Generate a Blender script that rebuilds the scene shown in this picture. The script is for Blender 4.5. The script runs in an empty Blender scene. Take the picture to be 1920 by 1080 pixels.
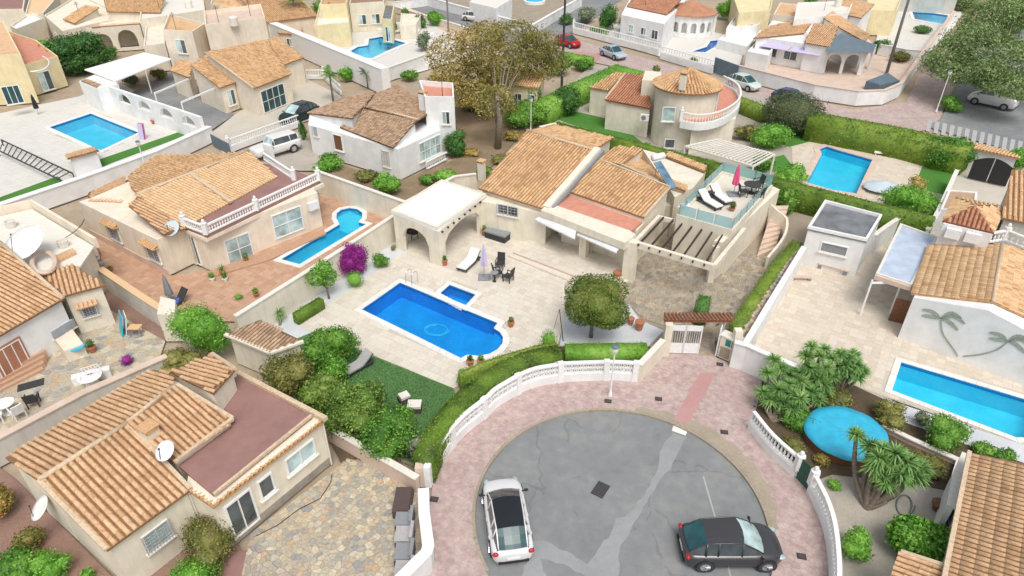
import bpy, bmesh, math, random
import numpy as np
from mathutils import Vector, Matrix
from mathutils.geometry import tessellate_polygon
R = math.radians
C = bpy.context.scene
COL = C.collection
random.seed(7)
RNG = np.random.default_rng(7)

# ---------------------------------------------------------------- camera, sky, sun, exposure
CAM_H = 24.0
FPX = 1270.0
PITCH = math.atan(840.0 / FPX)
cd = bpy.data.cameras.new('camera')
cam = bpy.data.objects.new('camera', cd)
COL.objects.link(cam)
cam.location = (0, 0, CAM_H)
cam.rotation_euler = (math.pi / 2 - PITCH, 0, 0)
cd.sensor_width = 36.0
cd.lens = 36.0 * FPX / 1920.0
cd.clip_end = 3000
cd.clip_start = 0.5
C.camera = cam
C.render.resolution_x, C.render.resolution_y = 1024, 576

SUN_EL, SUN_AZ = 60.0, 165.0        # degrees; azimuth measured from +Y towards +X
wd = bpy.data.worlds.new('World')
C.world = wd
wd.use_nodes = True
nt = wd.node_tree
nt.nodes.clear()
sky = nt.nodes.new('ShaderNodeTexSky')
sky.sky_type = 'NISHITA'
sky.sun_disc = False
sky.sun_elevation = R(SUN_EL)
sky.sun_rotation = R(SUN_AZ)
sky.air_density = 1.0
sky.dust_density = 4.0
sky.ozone_density = 1.0
hs = nt.nodes.new('ShaderNodeHueSaturation')
hs.inputs['Saturation'].default_value = 0.35
bg = nt.nodes.new('ShaderNodeBackground')
bg.inputs['Strength'].default_value = 0.15
wo = nt.nodes.new('ShaderNodeOutputWorld')
nt.links.new(sky.outputs[0], hs.inputs['Color'])
nt.links.new(hs.outputs[0], bg.inputs['Color'])
nt.links.new(bg.outputs[0], wo.inputs['Surface'])
sl = bpy.data.lights.new('sun', 'SUN')
sl.energy = 1.5
sl.angle = R(26)
sl.color = (1.0, 0.95, 0.87)
so = bpy.data.objects.new('sun', sl)
COL.objects.link(so)
sd = Vector((math.sin(R(SUN_AZ)) * math.cos(R(SUN_EL)), math.cos(R(SUN_AZ)) * math.cos(R(SUN_EL)), math.sin(R(SUN_EL))))
so.rotation_euler = (-sd).to_track_quat('-Z', 'Y').to_euler()
so.location = sd * 200
C.view_settings.view_transform = 'Standard'
C.view_settings.look = 'None'
C.view_settings.exposure = 0.12
C.view_settings.gamma = 1.0
C.view_settings.use_curve_mapping = False

# ---------------------------------------------------------------- survey helpers
CAMP = Vector((0, 0, CAM_H))
CP, SP = math.cos(PITCH), math.sin(PITCH)
def ray(u, v):
    y = 540.0 - v
    return Vector((u - 960.0, FPX * CP + y * SP, -FPX * SP + y * CP))
def at(u, v, z=0.0):
    d = ray(u, v)
    return CAMP + d * ((z - CAM_H) / d.z)
def xy(u, v, z=0.0):
    p = at(u, v, z)
    return Vector((p.x, p.y))
def hitplane(u, v, p0, n):
    d = ray(u, v)
    return CAMP + d * ((p0 - CAMP).dot(n) / d.dot(n))
def P2(pts, z=0.0):
    return [xy(p[0], p[1], p[2] if len(p) > 2 else z) for p in pts]
ANG = R(32.0)                       # street grid: B axis 32 deg east of north
AX = Vector((math.cos(-ANG), math.sin(-ANG)))      # runs right and towards the viewer
BX = Vector((math.sin(ANG), math.cos(ANG)))        # runs right and away

# ---------------------------------------------------------------- mesh builder
ORG = {}
def org(o):
    return ORG[o.name]
class MB:
    def __init__(s):
        s.v = []; s.f = []
    def add(s, vs, fs):
        k = len(s.v)
        s.v += [tuple(p) for p in vs]
        s.f += [tuple(i + k for i in f) for f in fs]
        return s
    def box(s, lo, hi):
        x0, y0, z0 = lo; x1, y1, z1 = hi
        return s.add([(x0,y0,z0),(x1,y0,z0),(x1,y1,z0),(x0,y1,z0),(x0,y0,z1),(x1,y0,z1),(x1,y1,z1),(x0,y1,z1)],
            [(0,3,2,1),(4,5,6,7),(0,1,5,4),(1,2,6,5),(2,3,7,6),(3,0,4,7)])
    def fbox(s, o, ax, ay, lo, hi, az=Vector((0,0,1))):
        o = Vector(o); q = []
        for z in (lo[2], hi[2]):
            for x, y in ((lo[0],lo[1]),(hi[0],lo[1]),(hi[0],hi[1]),(lo[0],hi[1])):
                q.append(o + ax*x + ay*y + az*z)
        return s.add(q, [(0,3,2,1),(4,5,6,7),(0,1,5,4),(1,2,6,5),(2,3,7,6),(3,0,4,7)])
    def prism(s, poly, z0, z1, bottom=True):
        n = len(poly); g0 = z0 if callable(z0) else (lambda x, y: z0); g1 = z1 if callable(z1) else (lambda x, y: z1)
        if area2(poly) < 0: poly = poly[::-1]
        vs = [(p[0],p[1],g0(p[0],p[1])) for p in poly] + [(p[0],p[1],g1(p[0],p[1])) for p in poly]
        fs = [(i,(i+1)%n,(i+1)%n+n,i+n) for i in range(n)]
        if n <= 4 or convex(poly):
            fs.append(tuple(range(n,2*n)))
            if bottom: fs.append(tuple(range(n-1,-1,-1)))
        else:
            for t in tess([poly]):
                fs.append(tuple(i+n for i in t))
                if bottom: fs.append(tuple(t[::-1]))
        return s.add(vs, fs)
    def bar(s, a, b, w, h=None, up=Vector((0,0,1))):
        a = Vector(a); b = Vector(b); h = h or w
        d = (b-a); L = d.length
        if L < 1e-6: return s
        d /= L
        x = d.cross(up)
        if x.length < 1e-4: x = d.cross(Vector((1,0,0)))
        x.normalize(); y = x.cross(d).normalized()
        q = []
        for p in (a, b):
            q += [p - x*w/2 - y*h/2, p + x*w/2 - y*h/2, p + x*w/2 + y*h/2, p - x*w/2 + y*h/2]
        return s.add(q, [(3,2,1,0),(4,5,6,7),(0,1,5,4),(1,2,6,5),(2,3,7,6),(3,0,4,7)])
    def tube(s, pts, rs, n=8, cap=True):
        k = []
        pts = [Vector(p) for p in pts]
        if not hasattr(rs, '__len__'): rs = [rs]*len(pts)
        vs = []; fs = []
        ref = Vector((0.31, 0.17, 0.94)).normalized()
        for i, p in enumerate(pts):
            d = (pts[min(i+1,len(pts)-1)] - pts[max(i-1,0)]).normalized()
            r = ref if abs(d.dot(ref)) < 0.95 else Vector((1,0,0))
            x = d.cross(r).normalized(); y = x.cross(d)
            for j in range(n):
                a = 2*math.pi*j/n
                vs.append(p + (x*math.cos(a) + y*math.sin(a))*rs[i])
        for i in range(len(pts)-1):
            for j in range(n):
                fs.append((i*n+j, i*n+(j+1)%n, (i+1)*n+(j+1)%n, (i+1)*n+j))
        if cap:
            fs.append(tuple(range(n-1,-1,-1))); fs.append(tuple(range((len(pts)-1)*n, len(pts)*n)))
        return s.add(vs, fs)
    def lathe(s, c, prof, n=12, sx=1, sy=1):
        c = Vector(c); vs = []; fs = []
        for r, z in prof:
            for j in range(n):
                a = 2*math.pi*j/n
                vs.append(c + Vector((r*math.cos(a)*sx, r*math.sin(a)*sy, z)))
        m = len(prof)
        for i in range(m-1):
            for j in range(n):
                fs.append((i*n+j, i*n+(j+1)%n, (i+1)*n+(j+1)%n, (i+1)*n+j))
        fs.append(tuple(range(n-1,-1,-1))); fs.append(tuple(range((m-1)*n, m*n)))
        return s.add(vs, fs)
    def ball(s, c, r, n=10, m=6, jit=0):
        c = Vector(c)
        if not hasattr(r, '__len__'): r = (r,r,r)
        prof = []
        vs = []; fs = []
        for i in range(m+1):
            t = math.pi*i/m
            for j in range(n):
                a = 2*math.pi*j/n
                k = 1 + jit*(random.random()-.5)
                vs.append(c + Vector((r[0]*math.sin(t)*math.cos(a)*k, r[1]*math.sin(t)*math.sin(a)*k, -r[2]*math.cos(t)*k)))
        for i in range(m):
            for j in range(n):
                fs.append((i*n+j, i*n+(j+1)%n, (i+1)*n+(j+1)%n, (i+1)*n+j))
        return s.add(vs, fs)
    def build(s, name, mat, parent=None, smooth=False, **kw):
        if parent is not None:
            og = org(parent)
        else:
            a = np.array(s.v)
            og = Vector((float((a[:,0].min()+a[:,0].max())/2), float((a[:,1].min()+a[:,1].max())/2), float(a[:,2].min())))
        me = bpy.data.meshes.new(name)
        me.from_pydata([(p[0]-og.x, p[1]-og.y, p[2]-og.z) for p in s.v], [], s.f)
        if mat: me.materials.append(mat)
        if smooth: me.polygons.foreach_set('use_smooth', [True]*len(me.polygons))
        me.update()
        return link(name, me, parent, og, **kw)
def link(name, me, parent=None, og=None, label=None, cat=None, group=None, kind=None):
    o = bpy.data.objects.new(name, me)
    COL.objects.link(o)
    if parent is not None:
        o.parent = parent
        ORG[o.name] = org(parent)
    else:
        o.location = og; ORG[o.name] = Vector(og)
    tag(o, label, cat, group, kind)
    return o
def tag(o, label=None, cat=None, group=None, kind=None):
    if label: o['label'] = label
    if cat: o['category'] = cat
    if group: o['group'] = group
    if kind: o['kind'] = kind
    return o
def thing(name, label, cat, loc, group=None, kind=None):
    o = bpy.data.objects.new(name, None)
    o.empty_display_size = .3
    COL.objects.link(o)
    loc = Vector((loc[0], loc[1], loc[2] if len(loc) > 2 else 0))
    o.location = loc; ORG[o.name] = loc
    return tag(o, label, cat, group, kind)
def setting(name, loc):
    return thing(name, None, None, loc, kind='structure')
def inst(name, me, parent, M, mat=None):
    """one more object sharing mesh me, placed by world matrix M under parent"""
    o = bpy.data.objects.new(name, me)
    COL.objects.link(o)
    if parent is not None:
        o.parent = parent
        M = Matrix.Translation(-org(parent)) @ M
        ORG[o.name] = org(parent)
    else:
        ORG[o.name] = M.to_translation()
    o.matrix_basis = M
    return o
def copy_thing(root, loc, rz, label=None, sc=1.0):
    r = root.copy(); COL.objects.link(r)
    r.location = loc; r.rotation_euler = (0,0,rz); r.scale = (sc,sc,sc)
    ORG[r.name] = Vector(loc)
    if label: r['label'] = label
    for ch in root.children:
        c = ch.copy(); COL.objects.link(c); c.parent = r
        for g in ch.children:
            d = g.copy(); COL.objects.link(d); d.parent = c
    return r
def proto_root(name, label, cat, group=None):
    return thing(name, label, cat, (0,0,0), group)

def area2(p):
    return sum(p[i][0]*p[(i+1)%len(p)][1]-p[(i+1)%len(p)][0]*p[i][1] for i in range(len(p)))/2
def convex(p):
    sg = 0; n = len(p)
    for i in range(n):
        a, b, c = p[i], p[(i+1)%n], p[(i+2)%n]
        k = (b[0]-a[0])*(c[1]-b[1])-(b[1]-a[1])*(c[0]-b[0])
        if abs(k) > 1e-9:
            if sg == 0: sg = 1 if k > 0 else -1
            elif (k > 0) != (sg > 0): return False
    return True
def tess(loops):
    out = []
    flat = [p for l in loops for p in l]
    for t in tessellate_polygon([[Vector((p[0],p[1],0)) for p in l] for l in loops]):
        a, b, c = [flat[i] for i in t]
        if (b[0]-a[0])*(c[1]-a[1])-(b[1]-a[1])*(c[0]-a[0]) < 0: t = (t[0],t[2],t[1])
        out.append(tuple(t))
    return out
def inside(pt, poly):
    x, y = pt[0], pt[1]; c = False; n = len(poly); j = n-1
    for i in range(n):
        xi, yi = poly[i][0], poly[i][1]; xj, yj = poly[j][0], poly[j][1]
        if (yi > y) != (yj > y) and x < (xj-xi)*(y-yi)/(yj-yi)+xi: c = not c
        j = i
    return c
def offset(poly, d):
    """move every edge inward by d (number or one per edge)"""
    n = len(poly)
    if not hasattr(d, '__len__'): d = [d]*n
    sgn = 1 if area2(poly) > 0 else -1
    L = []
    for i in range(n):
        a = Vector(poly[i][:2]); b = Vector(poly[(i+1)%n][:2]); t = (b-a).normalized()
        nn = Vector((-t.y, t.x))*sgn
        L.append((a+nn*d[i], t))
    out = []
    for i in range(n):
        p, t = L[i-1]; q, w = L[i]
        cr = t.x*w.y-t.y*w.x
        if abs(cr) < 1e-3: out.append(q.copy()); continue
        k = ((q-p).x*w.y-(q-p).y*w.x)/cr
        out.append(p+t*k)
    return out
def clip(subject, cell):
    """subject polygon (any) clipped by a convex counter-clockwise cell"""
    out = [Vector(p[:2]) for p in subject]
    n = len(cell)
    for i in range(n):
        a = cell[i]; b = cell[(i+1)%n]
        inp = out; out = []
        if not inp: return []
        def sd(p): return (b[0]-a[0])*(p[1]-a[1])-(b[1]-a[1])*(p[0]-a[0])
        for j in range(len(inp)):
            p = inp[j-1]; q = inp[j]; sp, sq = sd(p), sd(q)
            if (sp >= 0) != (sq >= 0): out.append(p+(q-p)*(sp/(sp-sq)))
            if sq >= 0: out.append(q)
    return out
def smooth_path(pts, n=8, closed=False):
    P = [Vector(p) for p in pts]; out = []; m = len(P)
    rng = range(m) if closed else range(m-1)
    for i in rng:
        p0 = P[(i-1)%m] if closed or i > 0 else P[0]; p1 = P[i]; p2 = P[(i+1)%m]
        p3 = P[(i+2)%m] if closed or i+2 < m else P[-1]
        for k in range(n):
            t = k/n
            out.append(0.5*((2*p1)+(p2-p0)*t+(2*p0-5*p1+4*p2-p3)*t*t+(3*p1-p0-3*p2+p3)*t**3))
    if not closed: out.append(P[-1])
    return out
def resample(pts, d):
    out = [pts[0].copy()]; acc = 0
    tot = sum((pts[i+1]-pts[i]).length for i in range(len(pts)-1))
    n = max(1, round(tot/d)); step = tot/n; nxt = step; run = 0
    for i in range(len(pts)-1):
        L = (pts[i+1]-pts[i]).length
        while nxt <= run+L+1e-6 and len(out) < n+1:
            out.append(pts[i]+(pts[i+1]-pts[i])*((nxt-run)/max(L,1e-9))); nxt += step
        run += L
    return out

# ---------------------------------------------------------------- materials
def hexc(h):
    def f(c):
        c /= 255.0
        return c/12.92 if c <= .04045 else ((c+.055)/1.055)**2.4
    return tuple(f(int(h[i:i+2],16)) for i in (0,2,4))
class NT:
    def __init__(s, name):
        s.m = bpy.data.materials.new(name); s.m.use_nodes = True
        s.t = s.m.node_tree; s.t.nodes.clear()
        s.o = s.n('ShaderNodeOutputMaterial'); s.b = s.n('ShaderNodeBsdfPrincipled')
        s.l(s.b.outputs[0], s.o.inputs['Surface'])
    def n(s, k, **kw):
        x = s.t.nodes.new(k)
        for a, b in kw.items(): setattr(x, a, b)
        return x
    def l(s, a, b): s.t.links.new(a, b)
    def pos(s):
        return s.n('ShaderNodeNewGeometry').outputs['Position']
    def noise(s, scale, detail=4, vec=None, rough=.6):
        x = s.n('ShaderNodeTexNoise'); x.inputs['Scale'].default_value = scale
        x.inputs['Detail'].default_value = detail; x.inputs['Roughness'].default_value = rough
        s.l(vec or s.pos(), x.inputs['Vector'])
        return x.outputs['Fac']
    def ramp(s, fac, stops, interp='LINEAR'):
        x = s.n('ShaderNodeValToRGB'); x.color_ramp.interpolation = interp
        e = x.color_ramp.elements
        while len(e) > 1: e.remove(e[-1])
        e[0].position = stops[0][0]; e[0].color = (*stops[0][1], 1)
        for p, c in stops[1:]:
            q = e.new(p); q.color = (*c, 1)
        s.l(fac, x.inputs['Fac'])
        return x.outputs['Color']
    def mix(s, f, a, b, mode='MIX'):
        x = s.n('ShaderNodeMix', data_type='RGBA', blend_type=mode)
        if isinstance(f, (int, float)): x.inputs[0].default_value = f
        else: s.l(f, x.inputs[0])
        for v, i in ((a, 6), (b, 7)):
            if isinstance(v, tuple): x.inputs[i].default_value = (*v, 1)
            else: s.l(v, x.inputs[i])
        return x.outputs[2]
    def math(s, op, a, b=None):
        x = s.n('ShaderNodeMath', operation=op)
        for v, i in ((a, 0), (b, 1)):
            if v is None: continue
            if isinstance(v, (int, float)): x.inputs[i].default_value = v
            else: s.l(v, x.inputs[i])
        return x.outputs[0]
    def bump(s, h, dist=.02, strength=.4):
        x = s.n('ShaderNodeBump'); x.inputs['Distance'].default_value = dist; x.inputs['Strength'].default_value = strength
        s.l(h, x.inputs['Height']); s.l(x.outputs[0], s.b.inputs['Normal'])
    def rnd(s):
        a = s.n('ShaderNodeAttribute', attribute_name='rnd'); o = s.n('ShaderNodeObjectInfo')
        return s.math('FRACT', s.math('ADD', a.outputs['Fac'], o.outputs['Random']))
    def fin(s, col=None, rough=.8, metal=0, spec=.3):
        if col is not None:
            if isinstance(col, tuple): s.b.inputs['Base Color'].default_value = (*col, 1)
            else: s.l(col, s.b.inputs['Base Color'])
        s.b.inputs['Roughness'].default_value = rough
        s.b.inputs['Metallic'].default_value = metal
        s.b.inputs['Specular IOR Level'].default_value = spec
        return s.m
def sc(c, k): return tuple(min(1, x*k) for x in c)
def m_plaster(name, c, dirt=.27, stain=(.32,.27,.2)):
    t = NT(name)
    a = t.noise(.9, 5); b = t.noise(14, 3)
    v = t.n('ShaderNodeMapping'); v.inputs['Scale'].default_value = (2.4,2.4,.35); t.l(t.pos(), v.inputs['Vector'])
    st = t.noise(1.6, 5, v.outputs[0])
    col = t.ramp(a, [(.3, sc(c,.86)), (.7, sc(c,1.06))])
    f = t.math('MULTIPLY', t.math('SUBTRACT', t.math('MULTIPLY', st, 1.9), .93), dirt*1.6)
    col = t.mix(t.math('MAXIMUM', f, 0.0), col, stain)
    t.bump(b, .01, .25)
    return t.fin(col, .9, spec=.2)
def m_plain(name, c, rough=.6, metal=0, spec=.4, var=.08, scale=6):
    t = NT(name)
    col = t.ramp(t.noise(scale, 4), [(.3, sc(c,1-var)), (.7, sc(c,1+var))])
    return t.fin(col, rough, metal, spec)
def m_pieces(name, cols, rough=.8, grain=30, var=.3, bumpd=.006, moss=None):
    """per-piece colour from the piece's own random number, plus grain"""
    t = NT(name); n = len(cols)
    r = t.rnd()
    col = t.ramp(r, [(i/max(1,n-1), c) for i, c in enumerate(cols)])
    g = t.noise(grain, 4)
    k = t.ramp(g, [(.25, (1-var,)*3), (.75, (1+var*.4,)*3)])
    col = t.mix(1.0, col, k, 'MULTIPLY')
    if moss:
        mm = t.noise(.7, 6)
        col = t.mix(t.math('MAXIMUM', t.math('MULTIPLY', t.math('SUBTRACT', mm, .5), 2.2), 0.0), col, moss)
    t.bump(g, bumpd, .5)
    return t.fin(col, rough, spec=.25)
def m_ground(name, stops, s1=.5, s2=9, rough=.9, k=.6, fine=60):
    t = NT(name)
    a = t.noise(s1, 6); b = t.noise(s2, 5)
    f = t.math('ADD', t.math('MULTIPLY', a, k), t.math('MULTIPLY', b, 1-k))
    col = t.ramp(f, stops)
    g = t.noise(fine, 2)
    col = t.mix(1.0, col, t.ramp(g, [(.2,(.8,.8,.8)),(.8,(1.12,1.12,1.12))]), 'MULTIPLY')
    t.bump(g, .02, .4)
    return t.fin(col, rough, spec=.2)
def m_asphalt():
    t = NT('asphalt')
    n1 = t.noise(.22, 6); n2 = t.noise(1.9, 5); f = t.math('ADD', t.math('MULTIPLY', n1, .6), t.math('MULTIPLY', n2, .4))
    col = t.ramp(f, [(.34,(.20,.215,.225)),(.5,(.245,.255,.26)),(.64,(.31,.31,.295))])
    wp = t.n('ShaderNodeMix', data_type='RGBA', blend_type='LINEAR_LIGHT'); wp.inputs[0].default_value = .35
    nz = t.n('ShaderNodeTexNoise'); nz.inputs['Scale'].default_value = 1.1; nz.inputs['Detail'].default_value = 5
    t.l(t.pos(), nz.inputs['Vector']); t.l(t.pos(), wp.inputs[6]); t.l(nz.outputs['Color'], wp.inputs[7])
    v = t.n('ShaderNodeTexVoronoi', feature='DISTANCE_TO_EDGE'); v.inputs['Scale'].default_value = .33; t.l(wp.outputs[2], v.inputs['Vector'])
    k = t.math('MULTIPLY', t.math('LESS_THAN', v.outputs['Distance'], .011), t.math('GREATER_THAN', t.noise(.35, 2), .5))
    col = t.mix(t.math('MULTIPLY', k, .22), col, (.06,.065,.07))
    st = t.math('MAXIMUM', t.math('MULTIPLY', t.math('SUBTRACT', t.noise(.8, 3), .64), 2.5), 0.0)
    col = t.mix(st, col, (.15,.15,.15))
    g = t.noise(95, 2); col = t.mix(1.0, col, t.ramp(g, [(.2,(.75,)*3),(.8,(1.15,)*3)]), 'MULTIPLY'); t.bump(g, .01, .4)
    return t.fin(col, .9, spec=.2)
def m_leaf(name, cols, trans=.25, big=.8, rough=.55):
    t = NT(name)
    r = t.rnd()
    n1 = t.noise(big, 3)
    f = t.math('ADD', t.math('MULTIPLY', r, .75), t.math('MULTIPLY', t.math('SUBTRACT', n1, .38), 1.1))
    n = len(cols)
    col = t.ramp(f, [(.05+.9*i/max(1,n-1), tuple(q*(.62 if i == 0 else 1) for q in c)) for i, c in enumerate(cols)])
    t.fin(col, rough, spec=.35)
    tr = t.n('ShaderNodeBsdfTranslucent'); t.l(col, tr.inputs['Color'])
    mx = t.n('ShaderNodeMixShader'); mx.inputs[0].default_value = trans
    t.l(t.b.outputs[0], mx.inputs[1]); t.l(tr.outputs[0], mx.inputs[2]); t.l(mx.outputs[0], t.o.inputs['Surface'])
    return t.m
def m_water(name):
    t = NT(name)
    t.t.nodes.remove(t.b)
    tr = t.n('ShaderNodeBsdfTransparent'); tr.inputs[0].default_value = (.86,.97,1,1)
    gl = t.n('ShaderNodeBsdfGlossy'); gl.inputs['Roughness'].default_value = .05
    fr = t.n('ShaderNodeFresnel'); fr.inputs['IOR'].default_value = 1.33
    mx = t.n('ShaderNodeMixShader')
    bp = t.n('ShaderNodeBump'); bp.inputs['Distance'].default_value = .05; bp.inputs['Strength'].default_value = .35
    t.l(t.noise(2.2, 3), bp.inputs['Height'])
    t.l(bp.outputs[0], fr.inputs['Normal']); t.l(bp.outputs[0], gl.inputs['Normal'])
    t.l(fr.outputs[0], mx.inputs[0]); t.l(tr.outputs[0], mx.inputs[1]); t.l(gl.outputs[0], mx.inputs[2])
    t.l(mx.outputs[0], t.o.inputs['Surface'])
    return t.m
def m_mosaic(name, c1, c2, caust=.25):
    """pool lining: small glass mosaic, colour only"""
    t = NT(name)
    br = t.n('ShaderNodeTexVoronoi'); br.inputs['Scale'].default_value = 14; t.l(t.pos(), br.inputs['Vector'])
    n2 = t.noise(.8, 4)
    wv = t.n('ShaderNodeTexVoronoi', feature='DISTANCE_TO_EDGE'); wv.inputs['Scale'].default_value = 2.4
    mp = t.n('ShaderNodeMix', data_type='RGBA', blend_type='LINEAR_LIGHT'); mp.inputs[0].default_value = .12
    t.l(t.pos(), mp.inputs[6]); nz = t.n('ShaderNodeTexNoise'); nz.inputs['Scale'].default_value = 1.5; t.l(t.pos(), nz.inputs['Vector']); t.l(nz.outputs['Color'], mp.inputs[7])
    t.l(mp.outputs[2], wv.inputs['Vector'])
    col = t.ramp(n2, [(.3, c1), (.7, c2)])
    col = t.mix(.16, col, br.outputs['Color'], 'SOFT_LIGHT')
    return t.fin(col, .5)
def m_glass(name, c, rough=.06, spec=.9):
    t = NT(name)
    col = t.ramp(t.noise(.9, 3), [(.35, sc(c,.6)), (.65, sc(c,1.4))])
    return t.fin(col, rough, spec=spec)
def m_sheet(name, c, alpha=.45):
    t = NT(name); t.fin(c, .08, spec=.8)
    tr = t.n('ShaderNodeBsdfTransparent'); tr.inputs[0].default_value = (.8,.95,.97,1)
    mx = t.n('ShaderNodeMixShader'); mx.inputs[0].default_value = alpha
    t.l(tr.outputs[0], mx.inputs[1]); t.l(t.b.outputs[0], mx.inputs[2]); t.l(mx.outputs[0], t.o.inputs['Surface'])
    return t.m
M = {}
M['cream'] = m_plaster('cream_plaster', (.80,.74,.61))
M['cream2'] = m_plaster('pale_cream_plaster', (.78,.72,.60))
M['peach'] = m_plaster('peach_plaster', (.82,.73,.60))
M['yellow'] = m_plaster('yellow_plaster', (.78,.68,.42))
M['white'] = m_plaster('white_plaster', (.82,.82,.81), .15, (.5,.48,.44))
M['greyplaster'] = m_plaster('grey_plaster', (.60,.58,.53), .4)
M['whitepaint'] = m_plain('white_paint', (.82,.82,.81), .45)
M['offwhite'] = m_plain('off_white', (.74,.71,.64), .6)
M['whitefab'] = m_plain('white_fabric', (.80,.80,.80), .95, spec=.1)
M['lilac'] = m_plain('lilac_fabric', (.55,.50,.72), .95, spec=.1)
M['awning'] = m_plain('awning_fabric', (.70,.71,.75), .9, spec=.1, scale=1.5)
M['lightblue'] = m_plain('light_blue_cover', (.52,.60,.66), .6, scale=1.2)
M['roofblue'] = m_plain('pale_blue_sheet_roof', (.46,.54,.66), .5, scale=1.5, var=.14)
M['slate'] = m_plain('blue_grey_membrane', (.13,.18,.22), .7, scale=1.5, var=.12)
M['black'] = m_plain('black_plastic', (.02,.02,.022), .5)
M['rattan'] = m_plain('dark_rattan', (.045,.047,.05), .7, var=.3, scale=60)
M['rattan2'] = m_plain('brown_rattan', (.10,.07,.065), .7, var=.3, scale=50)
M['greycush'] = m_plain('grey_cushion', (.27,.28,.30), .95, spec=.1)
M['ltcush'] = m_plain('light_grey_cushion', (.42,.41,.41), .95, spec=.1)
M['wood'] = m_plain('brown_wood', (.20,.09,.045), .7, var=.3, scale=8)
M['darkwood'] = m_plain('dark_beam_wood', (.05,.035,.03), .7, var=.3, scale=8)
M['bark'] = m_plain('grey_bark', (.22,.18,.14), .95, var=.35, scale=9)
M['palmbark'] = m_plain('palm_trunk_bark', (.20,.19,.18), .95, var=.35, scale=12)
M['metal'] = m_plain('grey_metal', (.42,.43,.45), .4, .6)
M['chrome'] = m_plain('chrome_metal', (.75,.76,.78), .2, .9)
M['darkmetal'] = m_plain('dark_metal', (.06,.065,.07), .5, .3)
M['iron'] = m_plain('iron_grille', (.45,.45,.47), .5, .2)
M['green_metal'] = m_plain('dark_green_metal', (.015,.10,.07), .45)
M['teal'] = m_plain('teal_door', (.01,.22,.20), .4)
M['terracotta'] = m_plain('terracotta_pot', (.42,.17,.09), .85, var=.2, scale=14)
M['pink'] = m_plain('pink_fabric', (.75,.10,.25), .9)
M['glass'] = m_glass('window_glass', (.07,.09,.10))
M['glassblue'] = m_glass('pale_blind_glass', (.42,.55,.55), .15, .6)
M['glassteal'] = m_glass('dark_teal_glass', (.015,.07,.08), .22, .6)
M['bandblue'] = m_plain('waterline_tile', (.01,.20,.48), .3, var=.3, scale=20)
M['darkglass'] = m_plain('dark_tinted_glass', (.012,.016,.02), .12, 0, .7)
M['dark'] = m_plain('dark_opening', (.025,.025,.028), .9)
M['sheetglass'] = m_sheet('glass_balustrade', (.45,.66,.70), .5)
M['water'] = m_water('pool_water')
M['blueliner'] = m_mosaic('deep_blue_mosaic', (.002,.27,.66), (.004,.36,.82))
M['cyanliner'] = m_mosaic('cyan_mosaic', (.03,.56,.76), (.05,.68,.86))
M['coping'] = m_plaster('pool_coping_stone', (.80,.78,.74), .12)
M['copingpink'] = m_plaster('pink_coping_stone', (.66,.52,.43), .12)
M['tarp'] = m_plain('turquoise_tarpaulin', (.04,.44,.66), .5, var=.12, scale=2.5)
M['tileA'] = m_pieces('ochre_roof_tile', [hexc('d8b088'),hexc('ddb68e'),hexc('e2be98'),hexc('d9b28a'),hexc('cba37c')], .85, 9, .35, moss=hexc('a08060'))
M['tileB'] = m_pieces('orange_roof_tile', [hexc('d3ab80'),hexc('dab488'),hexc('e0bd92'),hexc('d3ab7e'),hexc('c0976c')], .85, 9, .35, moss=hexc('97765c'))
M['tileE'] = m_pieces('peach_roof_tile', [hexc('dcba90'),hexc('e1c097'),hexc('e6c79f'),hexc('d8b58b')], .85, 7, .25, moss=hexc('b59272'))
M['tileC'] = m_pieces('weathered_roof_tile', [hexc('b3957b'),hexc('bda085'),hexc('c8ab8e'),hexc('a68a72'),hexc('9c836c')], .9, 9, .4, moss=hexc('8d7862'))
M['tileD'] = m_pieces('sandy_roof_tile', [hexc('dab488'),hexc('e2be94'),hexc('e9c8a0'),hexc('deb88c'),hexc('c89f74')], .85, 22, .3)
M['tileR'] = m_pieces('red_roof_tile', [hexc('b88468'),hexc('c69274'),hexc('b47e62'),hexc('cf9f80')], .85, 22, .35, moss=hexc('7d5a49'))
def m_under(name, c):
    return m_plain(name, c, .9, var=.25, scale=5)
M['undA'] = m_under('pan_tile_bed_ochre', hexc('8c6a4c'))
M['undB'] = m_under('pan_tile_bed_orange', hexc('9d7656'))
M['undC'] = m_under('pan_tile_bed_weathered', hexc('6e5642'))
M['undD'] = m_under('pan_tile_bed_sandy', hexc('b89068'))
M['undE'] = m_under('pan_tile_bed_peach', hexc('bd9875'))
M['undR'] = m_under('pan_tile_bed_red', hexc('80503a'))
M['ridge'] = m_plain('ridge_mortar_tile', (.60,.47,.33), .9, var=.2, scale=7)
M['redflat'] = m_plain('red_terrace_tile', (.60,.27,.19), .8, var=.12, scale=2)
M['brownflat'] = m_plain('brown_roof_membrane', (.30,.17,.15), .9, var=.12, scale=1.2)
M['greyflat'] = m_plain('wet_grey_flat_roof', (.17,.18,.19), .5, var=.35, scale=1)
M['asphalt'] = m_asphalt()
M['asphaltlt'] = m_ground('concrete_patch', [(.3,(.27,.285,.295)),(.7,(.36,.37,.375))], .5, 5)
M['joint'] = m_ground('joint_sand', [(.3,(.30,.25,.19)),(.7,(.42,.36,.28))], .6, 6)
M['jointpale'] = m_ground('pale_joint', [(.3,(.50,.46,.38)),(.7,(.62,.58,.50))], .6, 6)
M['sand'] = m_ground('dry_earth', [(.25,(.30,.22,.15)),(.5,(.42,.34,.25)),(.75,(.52,.46,.36))], .08, 1.2)
M['redearth'] = m_ground('reddish_gravel', [(.3,(.22,.13,.10)),(.7,(.36,.24,.19))], .5, 8, fine=40)
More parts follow.
